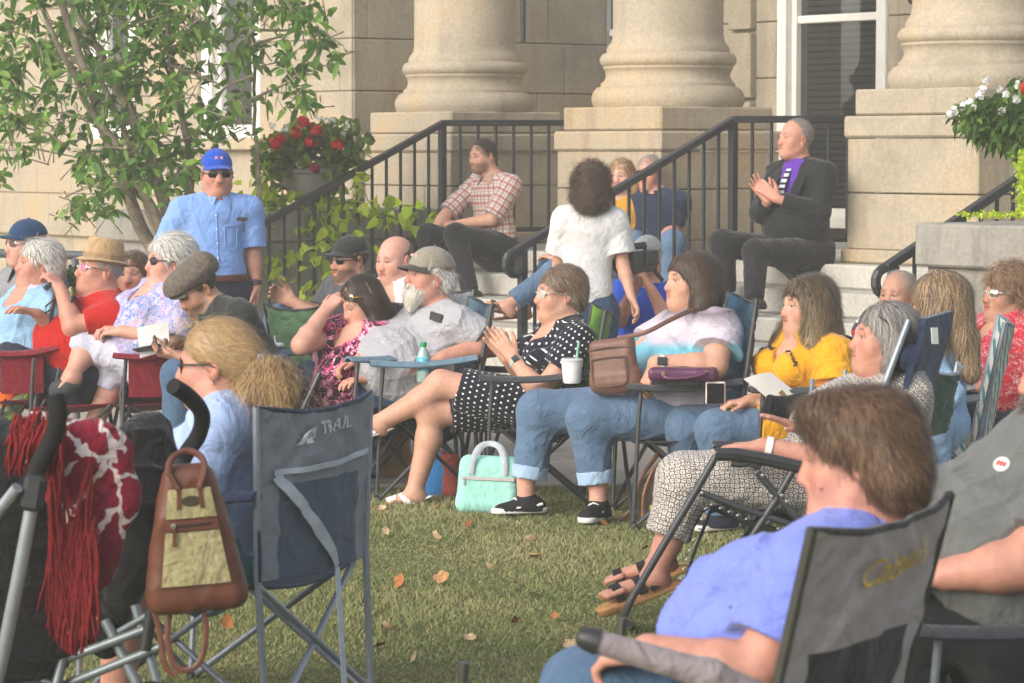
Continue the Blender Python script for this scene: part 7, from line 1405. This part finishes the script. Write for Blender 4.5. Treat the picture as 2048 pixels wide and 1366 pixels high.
def snack_bag():
    D = 13.1; S = SDF(); S.rc(P(868, 985, D), P(890, 925, D), .055, .045, .03, (V3(0, 1, 0), .6)); S.rc(P(905, 975, D), P(905, 925, D), .05, .04, .03, (V3(0, 1, 0), .6)); S.noise = folds(.008, 40, 2); S.namp = .008
    o = S.build('snack_bag', patt('red_blue_wrapper', lambda t: t.ramp(t.math('ADD', t.sep(t.co('Generated'))[0], t.math('MULTIPLY', t.noise(t.co(), 12, 2), .3)), [(0, (.04, .20, .50, 1)), (.62, (.42, .09, .06, 1))], 'CONSTANT')), .006, None, P(890, 990, D)); tag(o, 'crumpled blue and red snack bag under the polka dot woman\'s chair', 'snack bag')
snack_bag()
def brown_pack():
    D = 12.25; S = SDF(); S.rc(P(1315, 1030, D), P(1330, 960, D), .085, .070, .04, (V3(0, 1, 0), .75)); S.rc(P(1290, 1040, D), P(1350, 1040, D), .045, .05, .04); S.noise = folds(.005, 24, 7); S.namp = .005; o = S.build('brown_backpack', plain('dark_brown_canvas', (.070, .045, .035, 1), .7), .006, None, P(1315, 1055, D)); tag(o, 'dark brown backpack with tan piping standing on the grass beside the patterned trousers', 'backpack')
    m = MB(); m.tube(smooth([P(1285, 1035, D - .07), P(1288, 985, D - .07), P(1310, 935, D - .06), P(1340, 915, D - .05)]), .006, 8); m.build('piping', plain('tan_piping', (.30, .14, .05, 1)), o, True); m = MB(); m.tube(smooth([P(1225, 1050, D - .05), P(1262, 1020, D - .08), P(1280, 960, D - .06), P(1318, 905, D - .04)]), .010, 8, False, V3(0, 1, 0)); m.build('strap', LEATH, o, True); m = MB(); m.box(P(1303, 1018, D - .085), (.008, .003, .016), None, .002); m.build('yellow_tag', plain('yellow_tag', (.60, .42, .03, 1)), o)
brown_pack()
def tan_crossbody():
    D = 12.14; q, A = loc3(P(1228, 725, D - .05), -28, 0, -8); t = thing('crossbody_bag', 'taupe leather crossbody bag on the lap of the tie dye woman', 'handbag', q(0, 0, -.1)); TB = plain('taupe_leather', (.15, .075, .054, 1), .5, .4, 0, .2, 20, .4); S = SDF()
    S.box(q(0, .0, -.005), (.108, .038, .112), A, .034, .03); S.rc(q(-.075, 0, -.085), q(.075, 0, -.085), .040, .040, .04); S.box(q(0, .036, -.035), (.082, .016, .062), A, .014, .012); S.noise = folds(.005, 30, 9); S.namp = .005; S.build('body', TB, .005, t)
    m = MB()
    m.tube(smooth([q(-.075, .056, .022), q(0, .058, .026), q(.075, .056, .022)]), .004, 6); m.tube(smooth([q(-.10, .034, .060), q(0, .044, .068), q(.10, .034, .060)]), .004, 6); m.tube(smooth([q(-.078, .054, .02), q(-.082, .055, -.04), q(-.07, .054, -.09), q(0, .056, -.098), q(.07, .054, -.09), q(.082, .055, -.04), q(.078, .054, .02)]), .003, 6)
    m.build('seams', plain('dark_leather_seam', (.11, .055, .04, 1), .5), t, True); m = MB(); m.tube(smooth([q(.03, 0, .10), P(1290, 665, D - .13), P(1340, 640, D - .10), P(1388, 618, D + .02)]), .010, 8, False, V3(0, 1, 0)); m.build('strap', TB, t, True)
tan_crossbody()
def purple_purse():
    D = 11.93; q, A = loc3(P(1366, 748, D - .02), -6, 0, 0); t = thing('purple_purse', 'plum purple leather purse on the arm of the tie dye woman\'s chair', 'handbag', q(0, 0, -.04)); PU = plain('plum_leather', (.085, .018, .060, 1), .4, .5, 0, .2, 20, .3); S = SDF(); S.box(q(0, 0, 0), (.145, .055, .028), A, .02, .02); S.noise = folds(.002, 30, 2); S.namp = .003; S.build('body', PU, .005, t)
    m = MB(); m.tube(smooth([q(-.08, .058, .0), q(-.06, .068, -.012), q(.02, .07, -.010), q(.09, .066, .006), q(.10, .058, .012)]), .007, 8); m.build('handle', PU, t, True); m = MB(); m.box(q(-.08, .058, .005), (.008, .004, .008), A, .002); m.box(q(.10, .058, .014), (.008, .004, .005), A, .002); m.build('buckles', plain('gold_metal', (.55, .38, .14, 1), .3, .5, .9), t)
purple_purse()
def phone_case():
    D = 11.87; q, A = loc3(P(1431, 786, D), -4); t = thing('phone', 'phone in a pale pink case standing by the tie dye woman\'s chair', 'phone', q(0, 0, -.05)); m = MB(); m.box(q(0, 0, 0), (.042, .006, .048), A, .006); m.build('case', plain('pale_pink_case', (.62, .52, .50, 1), .5), t); m = MB(); m.box(q(0, .007, -.002), (.036, .002, .043), A, .002); m.build('screen', M_GLASS, t)
phone_case()
def tumbler():
    D = 12.52; b = P(1144, 766, D); t = thing('tumbler', 'white insulated tumbler with a mint straw beside the polka dot woman', 'cup', b); m = MB(); m.lathe([(.036, 0), (.040, .01), (.047, .09), (.048, .10), (.044, .104), (.03, .106)], b, 24); m.build('body', M_WHITE, t, True); m = MB(); m.lathe([(.049, .095), (.050, .104), (.044, .110), (.001, .112)], b, 24); m.build('lid', plain('clear_lid', (.50, .52, .52, 1), .2, .5), t, True); m = MB(); m.tube([b + V3(.02, 0, .10), b + V3(.030, -.005, .185)], .006, 8); m.build('straw', plain('mint_straw', (.20, .42, .34, 1), .4), t, True)
tumbler()
def soda():
    D = 12.92; b = P(847, 764, D); t = thing('soda_bottle', 'clear plastic bottle with a green cap and blue label by the bearded man', 'bottle', b); m = MB(); m.lathe([(.028, 0), (.032, .008), (.032, .05), (.030, .06), (.030, .11), (.031, .115), (.022, .14), (.013, .155), (.013, .162)], b, 20); m.build('bottle', plain('green_clear_plastic', (.28, .42, .40, 1), .12, .6), t, True); m = MB(); m.lathe([(.0315, .05), (.0325, .052), (.0325, .112), (.0315, .114)], b, 20); m.build('label', plain('blue_label', (.08, .36, .46, 1), .4, .4, 0, .6, 60), t, True); m = MB(); m.lathe([(.014, .160), (.015, .162), (.015, .180), (.012, .183), (.001, .183)], b, 16); m.build('cap', plain('green_cap', (.02, .30, .12, 1), .4), t, True)
soda()
def cup():
    D = 13.9; b = P(551, 722, D); t = thing('paper_cup', 'blue and white paper cup with a lid and straw behind the ponytail woman', 'cup', b); m = MB(); m.lathe([(.030, 0), (.040, .075), (.041, .078)], b, 20); m.build('cup', plain('blue_cup', (.02, .20, .50, 1), .5, .4, 0, .7, 14), t, True); m = MB(); m.lathe([(.043, .072), (.044, .082), (.038, .088), (.001, .089)], b, 20); m.build('lid', M_WHITE, t, True); m = MB(); m.tube([b + V3(.0, 0, .085), b + V3(-.004, 0, .125)], .0035, 6); m.build('straw', M_WHITE, t, True)
cup()
flat_card('paper_programme', 'grey folded programme on the lap of the woman in the mustard blouse', 'paper', [P(1487, 758, 11.72), P(1542, 745, 11.76), P(1618, 806, 11.66), P(1555, 812, 11.6)], M_PAPER)
flat_card('paper_programme', 'tan folded programme sticking up from the purple purse', 'paper', [P(1330, 738, 12.05), P(1400, 704, 12.1), P(1404, 706, 12.1), P(1375, 742, 12.05)], plain('tan_card', (.42, .33, .22, 1), .85))
m = MB(); m.box(P(1567, 790, 11.58), (.010, .003, .022), Euler((0, R(-38), 0)).to_matrix(), .002); tag(m.build('paper_clip', plain('gold_metal', (.55, .38, .14, 1), .3, .5, .9), None, False, P(1567, 790, 12.4)), 'gold clip on the grey programme of the woman in yellow', 'clip')
S = SDF(); S.rc(P(1548, 808, 9.8), P(1625, 812, 9.8), .035, .045, .04, (V3(0, 1, 0), .8)); S.rc(P(1530, 826, 9.8), P(1600, 830, 9.8), .015, .03, .04); S.noise = folds(.006, 40, 3); S.namp = .006; tag(S.build('black_purse', BLKF, .006, None, P(1590, 820, 9.8)), 'crumpled black cloth bag behind the raised hand of the reclining woman', 'handbag')
def webbed():
    D = 13.5; t = thing('webbed_lawn_chair', 'aluminium lawn chair with an orange webbed back behind the tie dye woman', 'chair', P(1385, 900, D) * V3(1, 1, 0)); q = FR(P(1392, 905, D) * V3(1, 1, 0), -95)
    for s_ in (1, -1):
        m = MB(); m.tube(smooth([q(s_ * .25, .22, .0), q(s_ * .25, -.02, .38), q(s_ * .25, -.10, .60), q(s_ * .25, -.22, .80)] if True else []), .011, 8); m.build('frame_tube', M_CHROME, t, True); m = MB(); m.tube([q(s_ * .25, -.20, .0), q(s_ * .25, .10, .38), q(s_ * .25, .24, .42)], .011, 8); m.build('leg', M_CHROME, t, True); m = MB(); m.tube([q(s_ * .27, -.12, .58), q(s_ * .27, .22, .60)], .014, 8); m.build('armrest', M_WHITE, t, True)
    m = MB(); m.tube(smooth([q(.25, -.22, .80), q(.22, -.235, .835), q(-.22, -.235, .835), q(-.25, -.22, .80)]), .011, 8); m.build('top_tube', M_CHROME, t, True); OR = cloth('orange_webbing', (.44, .13, .03, 1)); m = MB()
    for k in range(6): u0 = k / 6; z = .42 + .38 * u0; f_ = -.02 - .20 * u0; m.sheet(lambda u, v: q((u - .5) * .5, f_ - .015 - .04 * (v), z + .045 * v), 6, 2, .004)
    for k in range(5): x = -.19 + .095 * k; m.sheet(lambda u, v: q(x - .022 + .044 * u, -.025 - .205 * v + .002, .40 + .42 * v), 2, 8, .004)
    m.build('back_webbing', OR, t, True); m = MB(); m.sheet(lambda u, v: q((u - .5) * .5, -.03 + .25 * v, .39 + .01 * v), 6, 6, .005); m.build('seat_webbing', OR, t, True)
webbed()
camp_chair('plain slate folding chair standing empty behind the bald man', P(905, 880, 14.9) * V3(1, 1, 0), -50, M_CHARF, M_CHARF, zs=.40) if False else None
# ------------------------------------------------------------ thin warm haze in the late afternoon air
m = MB(); m.box((0, 16, 3.9), (24, 21, 5.1)); t = bpy.data.materials.new('haze_air'); t.use_nodes = True; nt = t.node_tree; nt.nodes.remove(nt.nodes['Principled BSDF'])
pv = nt.nodes.new('ShaderNodeVolumePrincipled'); pv.inputs['Color'].default_value = (.95, .94, .90, 1); pv.inputs['Density'].default_value = .0040; pv.inputs['Anisotropy'].default_value = .0
nt.links.new(pv.outputs[0], nt.nodes['Material Output'].inputs['Volume']); hz = m.build('haze', t); tag(hz, kind='stuff')
SC.cycles.volume_bounces = 1
